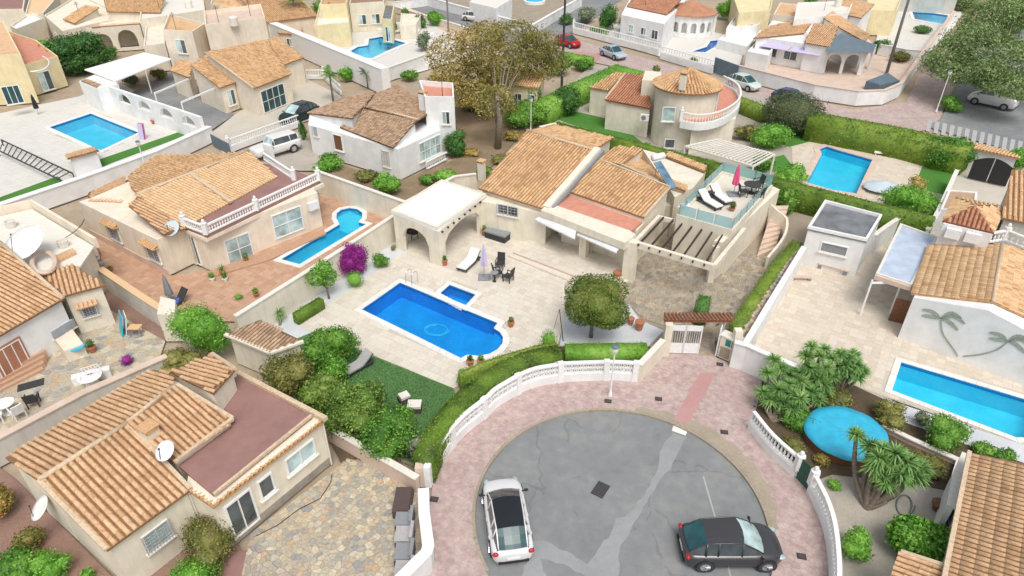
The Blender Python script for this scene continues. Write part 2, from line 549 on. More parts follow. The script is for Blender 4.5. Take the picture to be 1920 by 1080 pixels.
M['gravel'] = m_ground('pale_blue_gravel', [(.3,(.50,.53,.56)),(.7,(.70,.72,.74))], .6, 10, fine=45)
M['brgravel'] = m_ground('grey_brown_gravel', [(.3,(.36,.32,.27)),(.7,(.52,.48,.42))], .6, 9, fine=45)
M['lawn'] = m_ground('lawn_turf', [(.25,(.075,.17,.055)),(.6,(.11,.24,.08)),(.8,(.16,.30,.11))], .5, 12, fine=80)
M['lawn2'] = m_ground('artificial_grass', [(.25,(.06,.19,.03)),(.8,(.10,.26,.05))], .5, 12, fine=80)
M['soil'] = m_ground('garden_soil', [(.3,(.07,.055,.035)),(.7,(.15,.11,.07))], .7, 7)
M['scrub'] = m_ground('dry_scrub', [(.3,(.17,.14,.08)),(.5,(.27,.20,.13)),(.75,(.36,.27,.19))], .5, 5)
M['pinkpave'] = m_pieces('pink_stamped_paving', [(.47,.36,.335),(.50,.385,.36),(.53,.42,.39),(.45,.34,.32)], .85, 3, .3, moss=(.60,.53,.47))
M['redstrip'] = m_ground('red_stamped_strip', [(.3,(.46,.25,.24)),(.7,(.54,.32,.31))], .5, 8)
M['dirtkerb'] = m_ground('dusty_kerb', [(.3,(.32,.27,.20)),(.7,(.46,.40,.32))], .8, 8)
M['creampave'] = m_pieces('cream_paver', [(.62,.56,.47),(.68,.62,.53),(.71,.66,.57),(.65,.59,.50)], .8, 6, .12)
M['whitepave'] = m_pieces('white_paver', [(.64,.62,.57),(.69,.67,.62),(.66,.64,.60)], .8, 6, .12)
M['sandpave'] = m_pieces('sandy_paver', [(.60,.52,.42),(.65,.57,.47),(.69,.62,.52)], .8, 6, .12)
M['terrapave'] = m_pieces('terracotta_paver', [(.48,.29,.19),(.53,.34,.23),(.57,.38,.26)], .8, 6, .15)
M['crazy'] = m_pieces('crazy_paving_stone', [hexc('bcb09a'),hexc('a5a29a'),hexc('cbbb9c'),hexc('9a9b9b'),hexc('c7ac8c'),hexc('b3aea2'),hexc('d4c8b0'),hexc('c0b49c')], .85, 8, .35)
M['crazy2'] = m_pieces('brown_crazy_stone', [hexc('aca08c'),hexc('9a9284'),hexc('b8aa92'),hexc('8e8a82'),hexc('ae987e'),hexc('a59e93'),hexc('beb29c')], .85, 8, .35)
M['zebra'] = m_plain('road_marking_white', (.42,.42,.42), .8, var=.12, scale=3)
M['stonebase'] = m_ground('stone_plinth', [(.3,(.24,.21,.18)),(.7,(.46,.41,.35))], 2, 12)
M['hedge'] = m_leaf('hedge_leaves', [(.079,.149,.021),(.158,.280,.035),(.245,.367,.052),(.350,.438,.079)])
M['hedgeb'] = m_leaf('bright_hedge_leaves', [(.070,.210,.026),(.140,.385,.044),(.228,.507,.070),(.350,.600,.105)])
M['hedged'] = m_leaf('dark_green_leaves', [(.021,.070,.021),(.052,.158,.035),(.096,.245,.052),(.158,.315,.070)])
M['leafmid'] = m_leaf('mid_green_leaves', [(.044,.123,.021),(.096,.263,.035),(.175,.385,.052),(.298,.507,.088)])
M['leafolive'] = m_leaf('olive_leaves', [(.088,.105,.035),(.175,.193,.052),(.280,.280,.079),(.420,.385,.123)])
M['leafbrown'] = m_leaf('ochre_olive_leaves', [(.17,.14,.03),(.36,.29,.07),(.52,.40,.11),(.60,.50,.20)], big=.35)
M['leafgrey'] = m_leaf('grey_green_leaves', [(.088,.123,.079),(.158,.210,.123),(.245,.298,.175),(.350,.403,.245)])
M['leafpine'] = m_leaf('feathery_green_leaves', [(.09,.15,.05),(.20,.30,.10),(.30,.41,.16),(.42,.52,.24)], big=.5)
M['leafball'] = m_leaf('topiary_leaves', [(.05,.09,.02),(.12,.20,.035),(.20,.28,.05),(.32,.33,.09)], big=1.2)
M['yucca'] = m_leaf('yucca_leaves', [(.070,.175,.052),(.158,.333,.088),(.263,.473,.140),(.420,.578,.210)])
M['dryleaf'] = m_leaf('dry_leaves', [(.250,.150,.050),(.350,.220,.080)])
M['purple'] = m_leaf('bougainvillea_bracts', [(.200,.010,.160),(.330,.020,.270),(.420,.050,.360)])
M['redflower'] = m_leaf('red_flowers', [(.500,.040,.050),(.600,.120,.100)])
M['pinkflower'] = m_leaf('pink_flowers', [(.550,.120,.220),(.600,.300,.380)])
# ---------------------------------------------------------------- ground sheets with pool openings
HOLES = []
def rough(poly, amp=.06, d=.25):
    out = []
    for i in range(len(poly)):
        a, b = poly[i], poly[(i+1)%len(poly)]; k = max(1, int((b-a).length/d))
        for j in range(k):
            out.append(a.lerp(b, j/k)+Vector((random.uniform(-amp,amp), random.uniform(-amp,amp))))
    return out
def sheet(name, poly, z, mat, kind='structure', **kw):
    poly = [Vector(p[:2]) for p in poly]
    if area2(poly) < 0: poly = poly[::-1]
    hs = [h for h in HOLES if all(inside(p, poly) for p in h)]
    loops = [poly] + [h[::-1] if area2(h) > 0 else h for h in hs]
    mb = MB(); flat = [p for l in loops for p in l]
    mb.add([(p[0], p[1], z) for p in flat], tess(loops))
    return mb.build(name, mat, kind=kind, **kw)
def pool(shape, label, liner, stepm=None, coping=.35, depth=1.15, water=-.12, rise=.05, copm='coping', steps=None, group=None, name='swimming_pool', stones=True, dip=0):
    """basin, water surface, coping stones; shape is a world xy outline of the water"""
    if area2(shape) < 0: shape = shape[::-1]
    c = sum(shape, Vector((0,0)))/len(shape)
    root = thing(name, label, 'swimming pool', (c.x, c.y, 0), group)
    n = len(shape)
    mb = MB()
    mb.add([(p.x,p.y,-depth) for p in shape] + [(p.x,p.y,0.0) for p in shape],
           [((i+1)%n, i, i+n, (i+1)%n+n) for i in range(n)])
    mb.add([(p.x,p.y,-depth) for p in shape], tess([shape]))
    mb.build('basin', M[liner], root)
    ib = offset(shape, .012); mb = MB(); mb.add([(p.x,p.y,-.2) for p in ib] + [(p.x,p.y,.0) for p in ib], [((i+1)%n, i, i+n, (i+1)%n+n) for i in range(n)]); mb.build('waterline_tiles', M['bandblue'], root)
    w = MB(); w.add([(p.x,p.y,water) for p in shape], tess([shape])); w.build('water', M['water'], root)
    outer = offset(shape, -coping)
    # coping stones
    i0 = MB(); cnt = 0
    for i in range(n):
        a, b = shape[i], shape[(i+1)%n]; A, B = outer[i], outer[(i+1)%n]
        L = (b-a).length
        k = max(1, round(L/.5)) if stones else 1
        for j in range(k):
            t0, t1 = j/k, (j+1)/k
            g = .008/max(L,.02) if k > 1 or L > .3 else 0
            q = [a.lerp(b,t0+g), a.lerp(b,t1-g), A.lerp(B,t1-g), A.lerp(B,t0+g)]
            q[0] = q[0]+(q[0]-q[3]).normalized()*.03; q[1] = q[1]+(q[1]-q[2]).normalized()*.03
            i0.prism(q, .0, rise, bottom=False)
            cnt += 1
            if stones and cnt < 250:
                i0.build('coping_stone', M[copm], root); i0 = MB()
    if i0.v: i0.build('coping', M[copm], root, kind='stuff' if stones else None)
    if steps:
        for k, (poly, z) in enumerate(steps):
            MB().prism(poly, -depth, z).build('pool_step', M[stepm or liner], root)
    return root

# ---------------------------------------------------------------- paving laid stone by stone
def add_rnd(me, vals):
    a = me.attributes.new('rnd', 'FLOAT', 'FACE')
    a.data.foreach_set('value', vals)
def paving(name, poly, z, mat, mode='grid', size=.45, ang=None, gap=.012, h=.012, n_ind=0, piece='paving_stone', avoid=(), joint='jointpale', minpx=0, off=0.0):
    poly = [Vector(p[:2]) for p in poly]
    if area2(poly) < 0: poly = poly[::-1]
    root = setting(name, (poly[0].x, poly[0].y, 0))
    hs = [h for h in HOLES if all(inside(p, poly) for p in h)]
    loops = [poly] + [h[::-1] if area2(h) > 0 else h for h in hs]
    bed = MB(); flat = [p for l in loops for p in l]
    bed.add([(p[0], p[1], z) for p in flat], tess(loops)); bed.build('joint_bed', M[joint], root)
    av = [offset(h, -.1) if area2(h) > 0 else offset(h[::-1], -.1) for h in hs] + list(avoid)
    ang = ANG if ang is None else ang
    ax = Vector((math.cos(-ang), math.sin(-ang))); bx = Vector((-ax.y, ax.x))
    us = [p.dot(ax) for p in poly]; vs = [p.dot(bx) for p in poly]
    cells = []
    sx, sy = size if hasattr(size, '__len__') else (size, size)
    if mode == 'grid':
        i0, i1 = int(math.floor(min(us)/sx)), int(math.ceil(max(us)/sx)); j0, j1 = int(math.floor(min(vs)/sy)), int(math.ceil(max(vs)/sy))
        for j in range(j0, j1):
            sh = off*sx if j % 2 else 0
            for i in range(i0-1, i1):
                x0, y0 = i*sx+sh+gap/2, j*sy+gap/2; x1, y1 = x0+sx-gap, y0+sy-gap
                cells.append([ax*x0+bx*y0, ax*x1+bx*y0, ax*x1+bx*y1, ax*x0+bx*y1])
    else:
        rr = random.Random(hash(name) % 1000 if False else len(poly)*17+int(size*100))
        P = {}
        i0, i1 = int(min(us)/sx)-2, int(max(us)/sx)+3; j0, j1 = int(min(vs)/sy)-2, int(max(vs)/sy)+3
        for i in range(i0, i1):
            for j in range(j0, j1):
                P[i,j] = ax*(i+.5+rr.uniform(-.42,.42))*sx + bx*(j+.5+rr.uniform(-.42,.42))*sy
        for i in range(i0+2, i1-2):
            for j in range(j0+2, j1-2):
                p = P[i,j]
                if not inside(p, poly) and min((p-q).length for q in poly) > 3*sx and not any(inside(p+Vector(d)*sx, poly) for d in ((1,0),(-1,0),(0,1),(0,-1))): continue
                c = [p+Vector((-2*sx,-2*sx)), p+Vector((2*sx,-2*sx)), p+Vector((2*sx,2*sx)), p+Vector((-2*sx,2*sx))]
                for di in (-2,-1,0,1,2):
                    for dj in (-2,-1,0,1,2):
                        if di == 0 and dj == 0: continue
                        q = P[i+di,j+dj]; d = q-p
                        if d.length > 3*sx: continue
                        m = (p+q)/2-d.normalized()*gap/2; t = Vector((-d.y, d.x))
                        out = []
                        for k in range(len(c)):
                            a, b = c[k-1], c[k]; sa = (a-m).dot(d); sb = (b-m).dot(d)
                            if (sa <= 0) != (sb <= 0): out.append(a+(b-a)*(sa/(sa-sb)))
                            if sb <= 0: out.append(b)
                        c = out
                        if not c: break
                    if not c: break
                if len(c) > 2: cells.append(c)
    done = []
    for c in cells:
        if all(inside(p, poly) for p in c): q = c
        else:
            if not any(inside(p, poly) for p in c) and not inside(sum(c,Vector((0,0)))/len(c), poly) and not any(inside(p, c) for p in poly): continue
            q = clip(poly, c)
            q = [p for k, p in enumerate(q) if (p-q[k-1]).length > .004]
        if len(q) < 3 or abs(area2(q)) < .006: continue
        m = sum(q, Vector((0,0)))/len(q)
        if any(inside(p, a) for a in av for p in q) or any(inside(m, a) for a in av): continue
        done.append((m, q))
    done.sort(key=lambda t: t[0].length)
    def piece_mb(mb, q, zz):
        n = len(q)
        if area2(q) < 0: q = q[::-1]
        mb.add([(p.x,p.y,z) for p in q]+[(p.x,p.y,z+zz) for p in q], [tuple(range(n,2*n))]+[(i,(i+1)%n,(i+1)%n+n,i+n) for i in range(n)])
    for m, q in done[:n_ind]:
        mb = MB(); piece_mb(mb, q, h*random.uniform(.7,1.1)); mb.build(piece, M[mat], root)
    rest = done[n_ind:]
    if rest:
        mb = MB(); vals = []
        for m, q in rest:
            k = len(mb.f); piece_mb(mb, q, h*random.uniform(.7,1.1)); r = random.random(); vals += [r]*(len(mb.f)-k)
        o = mb.build(piece+'_field' if n_ind else piece+'_field', M[mat], root, kind='stuff'); add_rnd(o.data, vals)
    return root

# ---------------------------------------------------------------- tiled roofs
def tile_mesh(w=.25, L=.42):
    mb = MB(); n = 5; vs = []
    for k, (y, r, z) in enumerate(((-L/2, w*.37, .010), (L/2, w*.32, .0))):
        for i in range(n):
            a = math.pi*i/(n-1)
            vs.append((r*math.cos(a), y, z+r*.85*math.sin(a)))
    vs.append((0, -L/2+.002, .0))
    fs = [(i, i+1, n+i+1, n+i) for i in range(n-1)] + [(i+1, i, 2*n) for i in range(n-1)]
    me = bpy.data.meshes.new('roof_tile')
    me.from_pydata(vs, [], fs)
    me.polygons.foreach_set('use_smooth', [True]*(n-1)+[False]*(n-1)); me.update()
    return me, np.array(vs), fs
TILE = {}
def tile_for(mat, w, L):
    k = (mat, round(w,3), round(L,3))
    if k not in TILE:
        me, v, f = tile_mesh(w, L)
        me.materials.append(M[mat]); TILE[k] = (me, v, f)
    return TILE[k]
def roof(parent, outline, eave=(0,1), ze=2.8, slope=16, plane=None, tile='A', n_ind=0, th=.1, w=.25, L=.38, caps=(), verges=(), up=None, dirv=None):
    """outline: picture survey points (u,v) or finished 3D points; returns corner points and plane"""
    if plane is not None:
        a, b, c = [p if isinstance(p, Vector) else at(*p) for p in plane]
        nrm = (b-a).cross(c-a).normalized()
        if nrm.z < 0: nrm = -nrm
        p0 = a
        e = Vector((0,0,1)).cross(nrm); e.normalize()
    else:
        def g3(p): return p if isinstance(p, Vector) else at(p[0], p[1], ze)
        a, b = g3(outline[eave[0]]), g3(outline[eave[1]])
        e = (b-a); e.z = 0; e.normalize()
        if dirv is not None: e = Vector((dirv[0], dirv[1], 0)).normalized()
        up_ = Vector((-e.y, e.x, 0))
        pts = [p if isinstance(p, Vector) else at(p[0], p[1], ze+.8) for p in outline]
        m = sum(pts, Vector((0,0,0)))/len(pts)
        if (m-a).dot(up_) < 0: up_ = -up_
        g = up_*math.cos(R(slope)) + Vector((0,0,1))*math.sin(R(slope))
        nrm = e.cross(g)
        if nrm.z < 0: nrm = -nrm
        p0 = a
    P3 = [p if isinstance(p, Vector) else hitplane(p[0], p[1], p0, nrm) for p in outline]
    e = Vector((0,0,1)).cross(nrm).normalized(); g = nrm.cross(e).normalized()
    if g.z < 0: g = -g; 
    e = g.cross(nrm).normalized()
    zf = lambda x, y: p0.z - (nrm.x*(x-p0.x)+nrm.y*(y-p0.y))/nrm.z
    xyp = [Vector((p.x,p.y)) for p in P3]
    MB().prism(xyp, lambda x,y: zf(x,y)-th, zf).build('roof_slab', M['und'+tile], parent)
    UV = [((p-p0).dot(e), (p-p0).dot(g)) for p in P3]
    u0, u1 = min(u for u,_ in UV), max(u for u,_ in UV); v0, v1 = min(v for _,v in UV), max(v for _,v in UV)
    nu = max(1, round((u1-u0)/w)); du = (u1-u0)/nu; nv = max(1, round((v1-v0)/L)); dv = (v1-v0)/nv
    me, tv, tf = tile_for('tile'+tile, w, L*1.1)
    spots = []
    UVi = offset([Vector(p) for p in UV], .04)
    for i in range(nu):
        for j in range(nv):
            c = (u0+(i+.5)*du, v0+(j+.5)*dv)
            if inside(c, UVi):
                spots.append(p0+e*c[0]+g*c[1]+nrm*.012)
    spots.sort(key=lambda p: (p-CAMP).length)
    rot = Matrix((e, g, nrm)).transposed().to_4x4()
    for p in spots[:n_ind]:
        jit = Matrix.Rotation(random.uniform(-.03,.03), 4, 'Z')
        inst('roof_tile', me, parent, Matrix.Translation(p) @ rot @ jit)
    rest = spots[n_ind:]
    if rest:
        Rm = np.array([[r[0],r[1],r[2]] for r in rot.to_3x3()])
        base = tv @ Rm.T
        pos = np.array([(p.x,p.y,p.z) for p in rest]) + RNG.normal(0,.006,(len(rest),3))
        V = (base[None]+pos[:,None]).reshape(-1,3)
        og = org(parent); V -= np.array(og)
        k = len(tv)
        F = [tuple(a+k*q for a in f) for q in range(len(rest)) for f in tf]
        m2 = bpy.data.meshes.new('tile_field'); m2.from_pydata(V.tolist(), [], F); m2.materials.append(M['tile'+tile])
        add_rnd(m2, np.repeat(RNG.random(len(rest)), len(tf)).astype(np.float32))
        link('tile_field', m2, parent, kind='stuff')
    up3 = Vector((0,0,1))
    for (i, j) in caps:
        a, b = P3[i]+up3*.05, P3[j]+up3*.05
        MB().tube([a,b], .11, 8).build('ridge_cap', M['ridge'], parent, smooth=True)
    for (i, j) in verges:
        a, b = P3[i]+up3*.04, P3[j]+up3*.04
        MB().bar(a, b, .16, .14).build('verge', M['ridge'], parent)
    return P3, zf
def body(parent, P3, zf, mat, inset=.2, z0=0.0, drop=.09):
    xyp = offset([Vector((p.x,p.y)) for p in P3], inset)
    return MB().prism(xyp, z0, lambda x,y: zf(x,y)-drop).build('wall', M[mat], parent), xyp
def block(parent, poly, z0, z1, mat, name='wall'):
    return MB().prism(poly, z0, z1).build(name, M[mat], parent)
def parapet(parent, poly, z, h=.25, th=.18, mat='cream', name='parapet', closed=True, edges=None):
    n = len(poly); q = offset(poly, th)
    mb = MB()
    for i in range(n):
        if edges is not None and i not in edges: continue
        mb.prism([poly[i], poly[(i+1)%n], q[(i+1)%n], q[i]], z, z+h)
    return mb.build(name, M[mat], parent)

# ---------------------------------------------------------------- walls, openings
class Face:
    """vertical wall face through two ground-plan points, looking towards the viewer"""
    def __init__(s, a, b, off=0.0):
        s.a = Vector((a[0],a[1],0)); b = Vector((b[0],b[1],0))
        s.L = (b-s.a).length; s.t = (b-s.a)/s.L
        s.n = Vector((s.t.y,-s.t.x,0))
        if s.n.dot(CAMP-s.a) < 0: s.n = -s.n
        s.a = s.a + s.n*off
    def hit(s, u, v):
        p = hitplane(u, v, s.a, s.n)
        return (p-s.a).dot(s.t), p.z
    def pt(s, x, o, z):
        return s.a + s.t*x + s.n*o + Vector((0,0,z))
    def box(s, mb, x0, x1, z0, z1, o0, o1):
        mb.add([s.pt(x0,o0,z0),s.pt(x1,o0,z0),s.pt(x1,o1,z0),s.pt(x0,o1,z0),s.pt(x0,o0,z1),s.pt(x1,o0,z1),s.pt(x1,o1,z1),s.pt(x0,o1,z1)],
            [(0,3,2,1),(4,5,6,7),(0,1,5,4),(1,2,6,5),(2,3,7,6),(3,0,4,7)])
        return mb
    def window(s, parent, p1, p2, nx=2, ny=1, frame='whitepaint', glass='glass', name='window', fw=.06, bars=None, hood=None, sill=True, metric=None, arch=False, shutter=None):
        if metric: x0, x1, z0, z1 = metric
        else:
            x0, z1 = s.hit(*p1); x1, z0 = s.hit(*p2)
            if x1 < x0: x0, x1 = x1, x0
            if z1 < z0: z0, z1 = z1, z0
        x0, x1 = x0+.0, x1
        fr = MB()
        s.box(fr, x0, x0+fw, z0, z1, -.01, .07); s.box(fr, x1-fw, x1, z0, z1, -.01, .07)
        s.box(fr, x0+fw, x1-fw, z1-fw, z1, -.01, .07); s.box(fr, x0+fw, x1-fw, z0, z0+fw, -.01, .07)
        for k in range(1, nx):
            x = x0+(x1-x0)*k/nx; s.box(fr, x-.025, x+.025, z0+fw, z1-fw, .0, .055)
        for k in range(1, ny):
            z = z0+(z1-z0)*k/ny; s.box(fr, x0+fw, x1-fw, z-.02, z+.02, .0, .05)
        f = fr.build(name, M[frame], parent)
        for k in range(nx):
            xa = x0+(x1-x0)*k/nx+.03; xb = x0+(x1-x0)*(k+1)/nx-.03
            s.box(MB(), xa, xb, z0+.04, z1-.04, -.008, .012 + .004*(k%2)).build('pane', M['glassblue' if glass == 'glass' and random.random() < .3 else glass], f)
        if bars:
            mb = MB(); bx_, bz_ = bars
            for k in range(bx_+1):
                x = x0-.03+(x1-x0+.06)*k/bx_; mb.bar(s.pt(x,.12,z0-.03), s.pt(x,.12,z1+.03), .022)
            for k in range(bz_+1):
                z = z0-.03+(z1-z0+.06)*k/bz_; mb.bar(s.pt(x0-.03,.12,z), s.pt(x1+.03,.12,z), .022)
            mb.build('window_grille', M['iron'], f)
        if sill:
            s.box(MB(), x0-.08, x1+.08, z0-.07, z0-.005, -.01, .14).build('sill', M['offwhite'], f)
        if hood:
            mb = MB(); n = max(2, round((x1-x0+.4)/.22))
            s.box(mb, x0-.2, x1+.2, z1+.10, z1+.18, -.01, .35)
            for k in range(n):
                x = x0-.2+(x1-x0+.4)*(k+.5)/n
                mb.tube([s.pt(x,.0,z1+.34), s.pt(x,.42,z1+.16)], .075, 6)
            mb.build('window_hood', M[hood], f)
        return f
    def archwall(s, parent, x0, x1, z1, th, openings, mat, z0=0.0, name='arcade_wall', n=10):
        """wall strip with arched openings (xa, xb, z_sill, z_spring, round?)"""
        cols = []   # (x, lo) top boundary profile handled as quads
        mb = MB()
        def slab(xa, xb, za0, za1, zb0, zb1):
            q = []
            for o in (0, -th):
                q += [s.pt(xa,o,za0), s.pt(xb,o,zb0), s.pt(xb,o,zb1), s.pt(xa,o,za1)]
            mb.add(q, [(0,1,2,3),(7,6,5,4),(0,4,5,1),(3,2,6,7),(1,5,6,2),(0,3,7,4)])
        cur = x0
        for op in sorted(openings):
            xa, xb, zs, zp = op[:4]; rise = op[4] if len(op) > 4 else (xb-xa)/2
            if xa > cur: slab(cur, xa, z0, z1, z0, z1)
            if zs > z0: slab(xa, xb, z0, zs, z0, zs)
            for k in range(n):
                ta, tb = k/n, (k+1)/n
                ha = zp+rise*math.sqrt(max(0,1-(2*ta-1)**2)); hb = zp+rise*math.sqrt(max(0,1-(2*tb-1)**2))
                slab(xa+(xb-xa)*ta, xa+(xb-xa)*tb, ha, z1, hb, z1)
            cur = xb
        if cur < x1: slab(cur, x1, z0, z1, z0, z1)
        return mb.build(name, M[mat], parent)
def ribbon(mb, path, th, z0, z1, side=0.5, closed=False):
    """mitred wall along a path of xy points"""
    n = len(path); Lp = []; Rp = []
    for i in range(n):
        if closed: a, b = path[i-1], path[(i+1)%n]
        else: a, b = path[max(i-1,0)], path[min(i+1,n-1)]
        p = path[i]
        t1 = (p-a).normalized() if (p-a).length > 1e-6 else (b-p).normalized()
        t2 = (b-p).normalized() if (b-p).length > 1e-6 else t1
        t = (t1+t2).normalized(); nn = Vector((-t.y,t.x)); c = max(.4, nn.dot(Vector((-t1.y,t1.x))))
        Lp.append(p+nn*th*side/c); Rp.append(p-nn*th*(1-side)/c)
    f0 = z0 if callable(z0) else (lambda i: z0); f1 = z1 if callable(z1) else (lambda i: z1)
    vs = []; fs = []
    for i in range(n):
        vs += [(Rp[i].x,Rp[i].y,f0(i)),(Lp[i].x,Lp[i].y,f0(i)),(Lp[i].x,Lp[i].y,f1(i)),(Rp[i].x,Rp[i].y,f1(i))]
    m = n if closed else n-1
    for i in range(m):
        a = 4*i; b = 4*((i+1)%n)
        for k in range(4): fs.append((a+k, b+k, b+(k+1)%4, a+(k+1)%4))
    if not closed: fs += [(0,1,2,3), (4*n-1,4*n-2,4*n-3,4*n-4)]
    mb.add(vs, fs)
    return mb
def wall(pts, h, label, mat='cream', th=.2, cap='offwhite', capw=.06, caph=.07, cat='wall', group=None, z0=0.0, name='garden_wall', ztop=None, base=None):
    """pts: survey points of the wall top (z=h) unless ztop given"""
    path = P2(pts, h if ztop is None else ztop)
    r = thing(name, label, cat, (path[0].x, path[0].y, 0), group)
    ribbon(MB(), path, th, z0, h-caph).build('wall_body', M[mat], r)
    if cap: ribbon(MB(), path, th+2*capw, h-caph+.003, h).build('wall_cap', M[cap], r)
    if base: ribbon(MB(), path, th+.04, z0, base[0]).build('plinth', M[base[1]], r)
    return r
BAL = {}
def baluster_mesh(h, mat, n=8):
    k = (round(h,2), mat, n)
    if k not in BAL:
        mb = MB(); r = .055
        mb.lathe((0,0,0), [(r*1.1,0),(r*1.1,.06*h),(r*.55,.12*h),(r*1.15,.38*h),(r*.55,.72*h),(r*.6,.86*h),(r*1.05,.92*h),(r*1.05,h)], n)
        me = bpy.data.meshes.new('baluster'); me.from_pydata(mb.v, [], mb.f); me.materials.append(M[mat])
        BAL[k] = me
    return BAL[k]
def balustrade(parent, path, z0, h=.75, sp=.22, rail=.12, mat='whitepaint', piers=(), n=8, stuff=False):
    me = baluster_mesh(h-2*.09, mat, n)
    ribbon(MB(), path, rail+.05, z0, z0+.09).build('base_rail', M[mat], parent)
    ribbon(MB(), path, rail+.06, z0+h-.09, z0+h).build('top_rail', M[mat], parent)
    pp = resample(path, sp)
    mb = MB()
    for p in pp[:-1] if len(pp) > 2 else pp:
        if any((p-q).length < .2 for q in piers): continue
        if stuff:
            mb.lathe((p.x,p.y,z0+.09), [(.05,0),(.03,.1*h),(.06,.35*h),(.03,.7*h),(.05,h-.18)], 5)
        else: inst('baluster', me, parent, Matrix.Translation((p.x,p.y,z0+.09)))
    if mb.v: mb.build('balusters', M[mat], parent)
    for q in piers:
        m = MB().box((q.x-.15,q.y-.15,z0-.0),(q.x+.15,q.y+.15,z0+h+.14))
        m.lathe((q.x,q.y,z0+h+.14), [(.2,0),(.2,.05),(.05,.08),(.11,.16),(.09,.26),(.02,.32)], 8)
        m.build('pier', M[mat], parent)

# ---------------------------------------------------------------- foliage
def leaf_mesh(name, pts, nrm, L, W, mat, parent=None, jitter=.7, extra=None, **kw):
    pts = np.asarray(pts, float); nrm = np.asarray(nrm, float); n = len(pts)
    nrm = nrm + RNG.normal(0, jitter, (n,3)); nrm /= np.linalg.norm(nrm, axis=1)[:,None]+1e-9
    a = RNG.normal(0,1,(n,3)); t = np.cross(nrm, a); t /= np.linalg.norm(t, axis=1)[:,None]+1e-9
    b = np.cross(nrm, t)
    l = (L*RNG.uniform(.6,1.25,n))[:,None]; w = (W*RNG.uniform(.6,1.25,n))[:,None]
    fold = nrm*w*.25
    V = np.stack([pts-t*l/2, pts+b*w/2+fold, pts+t*l/2, pts-b*w/2+fold], 1).reshape(-1,3)
    rnd = RNG.random(n)
    nf = n
    if extra is not None:
        ev, ef = extra; ev = np.asarray(ev, float)
    else: ev = np.zeros((0,3)); ef = []
    Vall = np.vstack([V, ev]) if len(ev) else V
    if parent is not None: og = org(parent)
    else:
        og = Vector((float(Vall[:,0].mean()), float(Vall[:,1].mean()), float(Vall[:,2].min())))
    Vall = Vall - np.array(og)
    me = bpy.data.meshes.new(name)
    me.vertices.add(len(Vall)); me.vertices.foreach_set('co', Vall.astype(np.float32).ravel())
    lv = list(range(4*n)); ls = list(range(0,4*n,4)); 
    k = 4*n
    for f in ef:
        ls.append(k); lv += [i+4*n for i in f]; k += len(f)
    me.loops.add(len(lv)); me.loops.foreach_set('vertex_index', lv)
    me.polygons.add(len(ls)); me.polygons.foreach_set('loop_start', ls)
    me.update(calc_edges=True); me.validate()
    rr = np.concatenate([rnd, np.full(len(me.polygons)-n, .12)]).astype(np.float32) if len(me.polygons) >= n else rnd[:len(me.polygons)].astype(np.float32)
    add_rnd(me, rr)
    me.materials.append(M[mat])
    return link(name, me, parent, og, **kw)
def lobe_points(lobes, dens, inner=.78, skip=True):
    P = []; N = []
    cs = np.array([l[0] for l in lobes], float); rs = np.array([l[1] for l in lobes], float)
    for i, (c, r) in enumerate(zip(cs, rs)):
        area = 4*math.pi*((((r[0]*r[1])**1.6+(r[0]*r[2])**1.6+(r[1]*r[2])**1.6)/3)**(1/1.6))
        k = int(area*dens)
        d = RNG.normal(0,1,(k,3)); d /= np.linalg.norm(d,axis=1)[:,None]
        f = np.where(RNG.random(k) < (.16 if len(lobes) > 4 and inner < .8 else .02), RNG.uniform(1.0,1.28,k), RNG.uniform(inner,1.05,k))[:,None]
        p = c + d*r*f
        keep = p[:,2] > .05
        if skip:
            for j in range(len(lobes)):
                if j == i: continue
                q = (p-cs[j])/rs[j]; keep &= (np.sum(q*q,axis=1) > .62)
        P.append(p[keep]); N.append((d/r*r.mean())[keep])
    return np.vstack(P), np.vstack(N)
def core_mesh(lobes, k=.72, n=9, m=6):
    mb = MB()
    for c, r in lobes: mb.ball(c, (r[0]*k, r[1]*k, r[2]*k), n, m, .12)
    return mb.v, mb.f
def lobes_in(center, rad, n, size=.5, squash=1.0, seed=0):
    rr = random.Random(seed); out = []
    c = Vector(center)
    if n <= 2: return [(c, (rad[0]*.97,rad[1]*.97,rad[2]*.97))]
    for i in range(n):
        while True:
            d = Vector((rr.uniform(-1,1), rr.uniform(-1,1), rr.uniform(-1,1)))
            if d.length < 1: break
        d = d*.62
        s = size*rr.uniform(.75,1.2)
        out.append((c+Vector((d.x*rad[0],d.y*rad[1],d.z*rad[2])), (rad[0]*s,rad[1]*s,rad[2]*s*squash)))
    return out
def bush(u, v, w, h, label, mat='leafmid', n=5, leaf=.14, dens=70, cat='bush', name='bush', group=None, z0=0, flowers=None, ratio=1.0, seed=None, stem=True, core=True, ztop=False, size=.55):
    """rounded shrub; (u,v) is where its base stands, w and h in metres"""
    b = at(u, v, z0); seed = int(u*3+v) if seed is None else seed
    lobes = lobes_in((b.x, b.y, z0+h*.5), (w/2, w/2*ratio, h/2), n, size, seed=seed)
    lobes.append((Vector((b.x,b.y,z0+h*.45)), (w*.33, w*.33*ratio, h*.4)))
    return plant_from_lobes(name, b, lobes, label, cat, mat, leaf, dens, group, flowers, core, trunk=None)
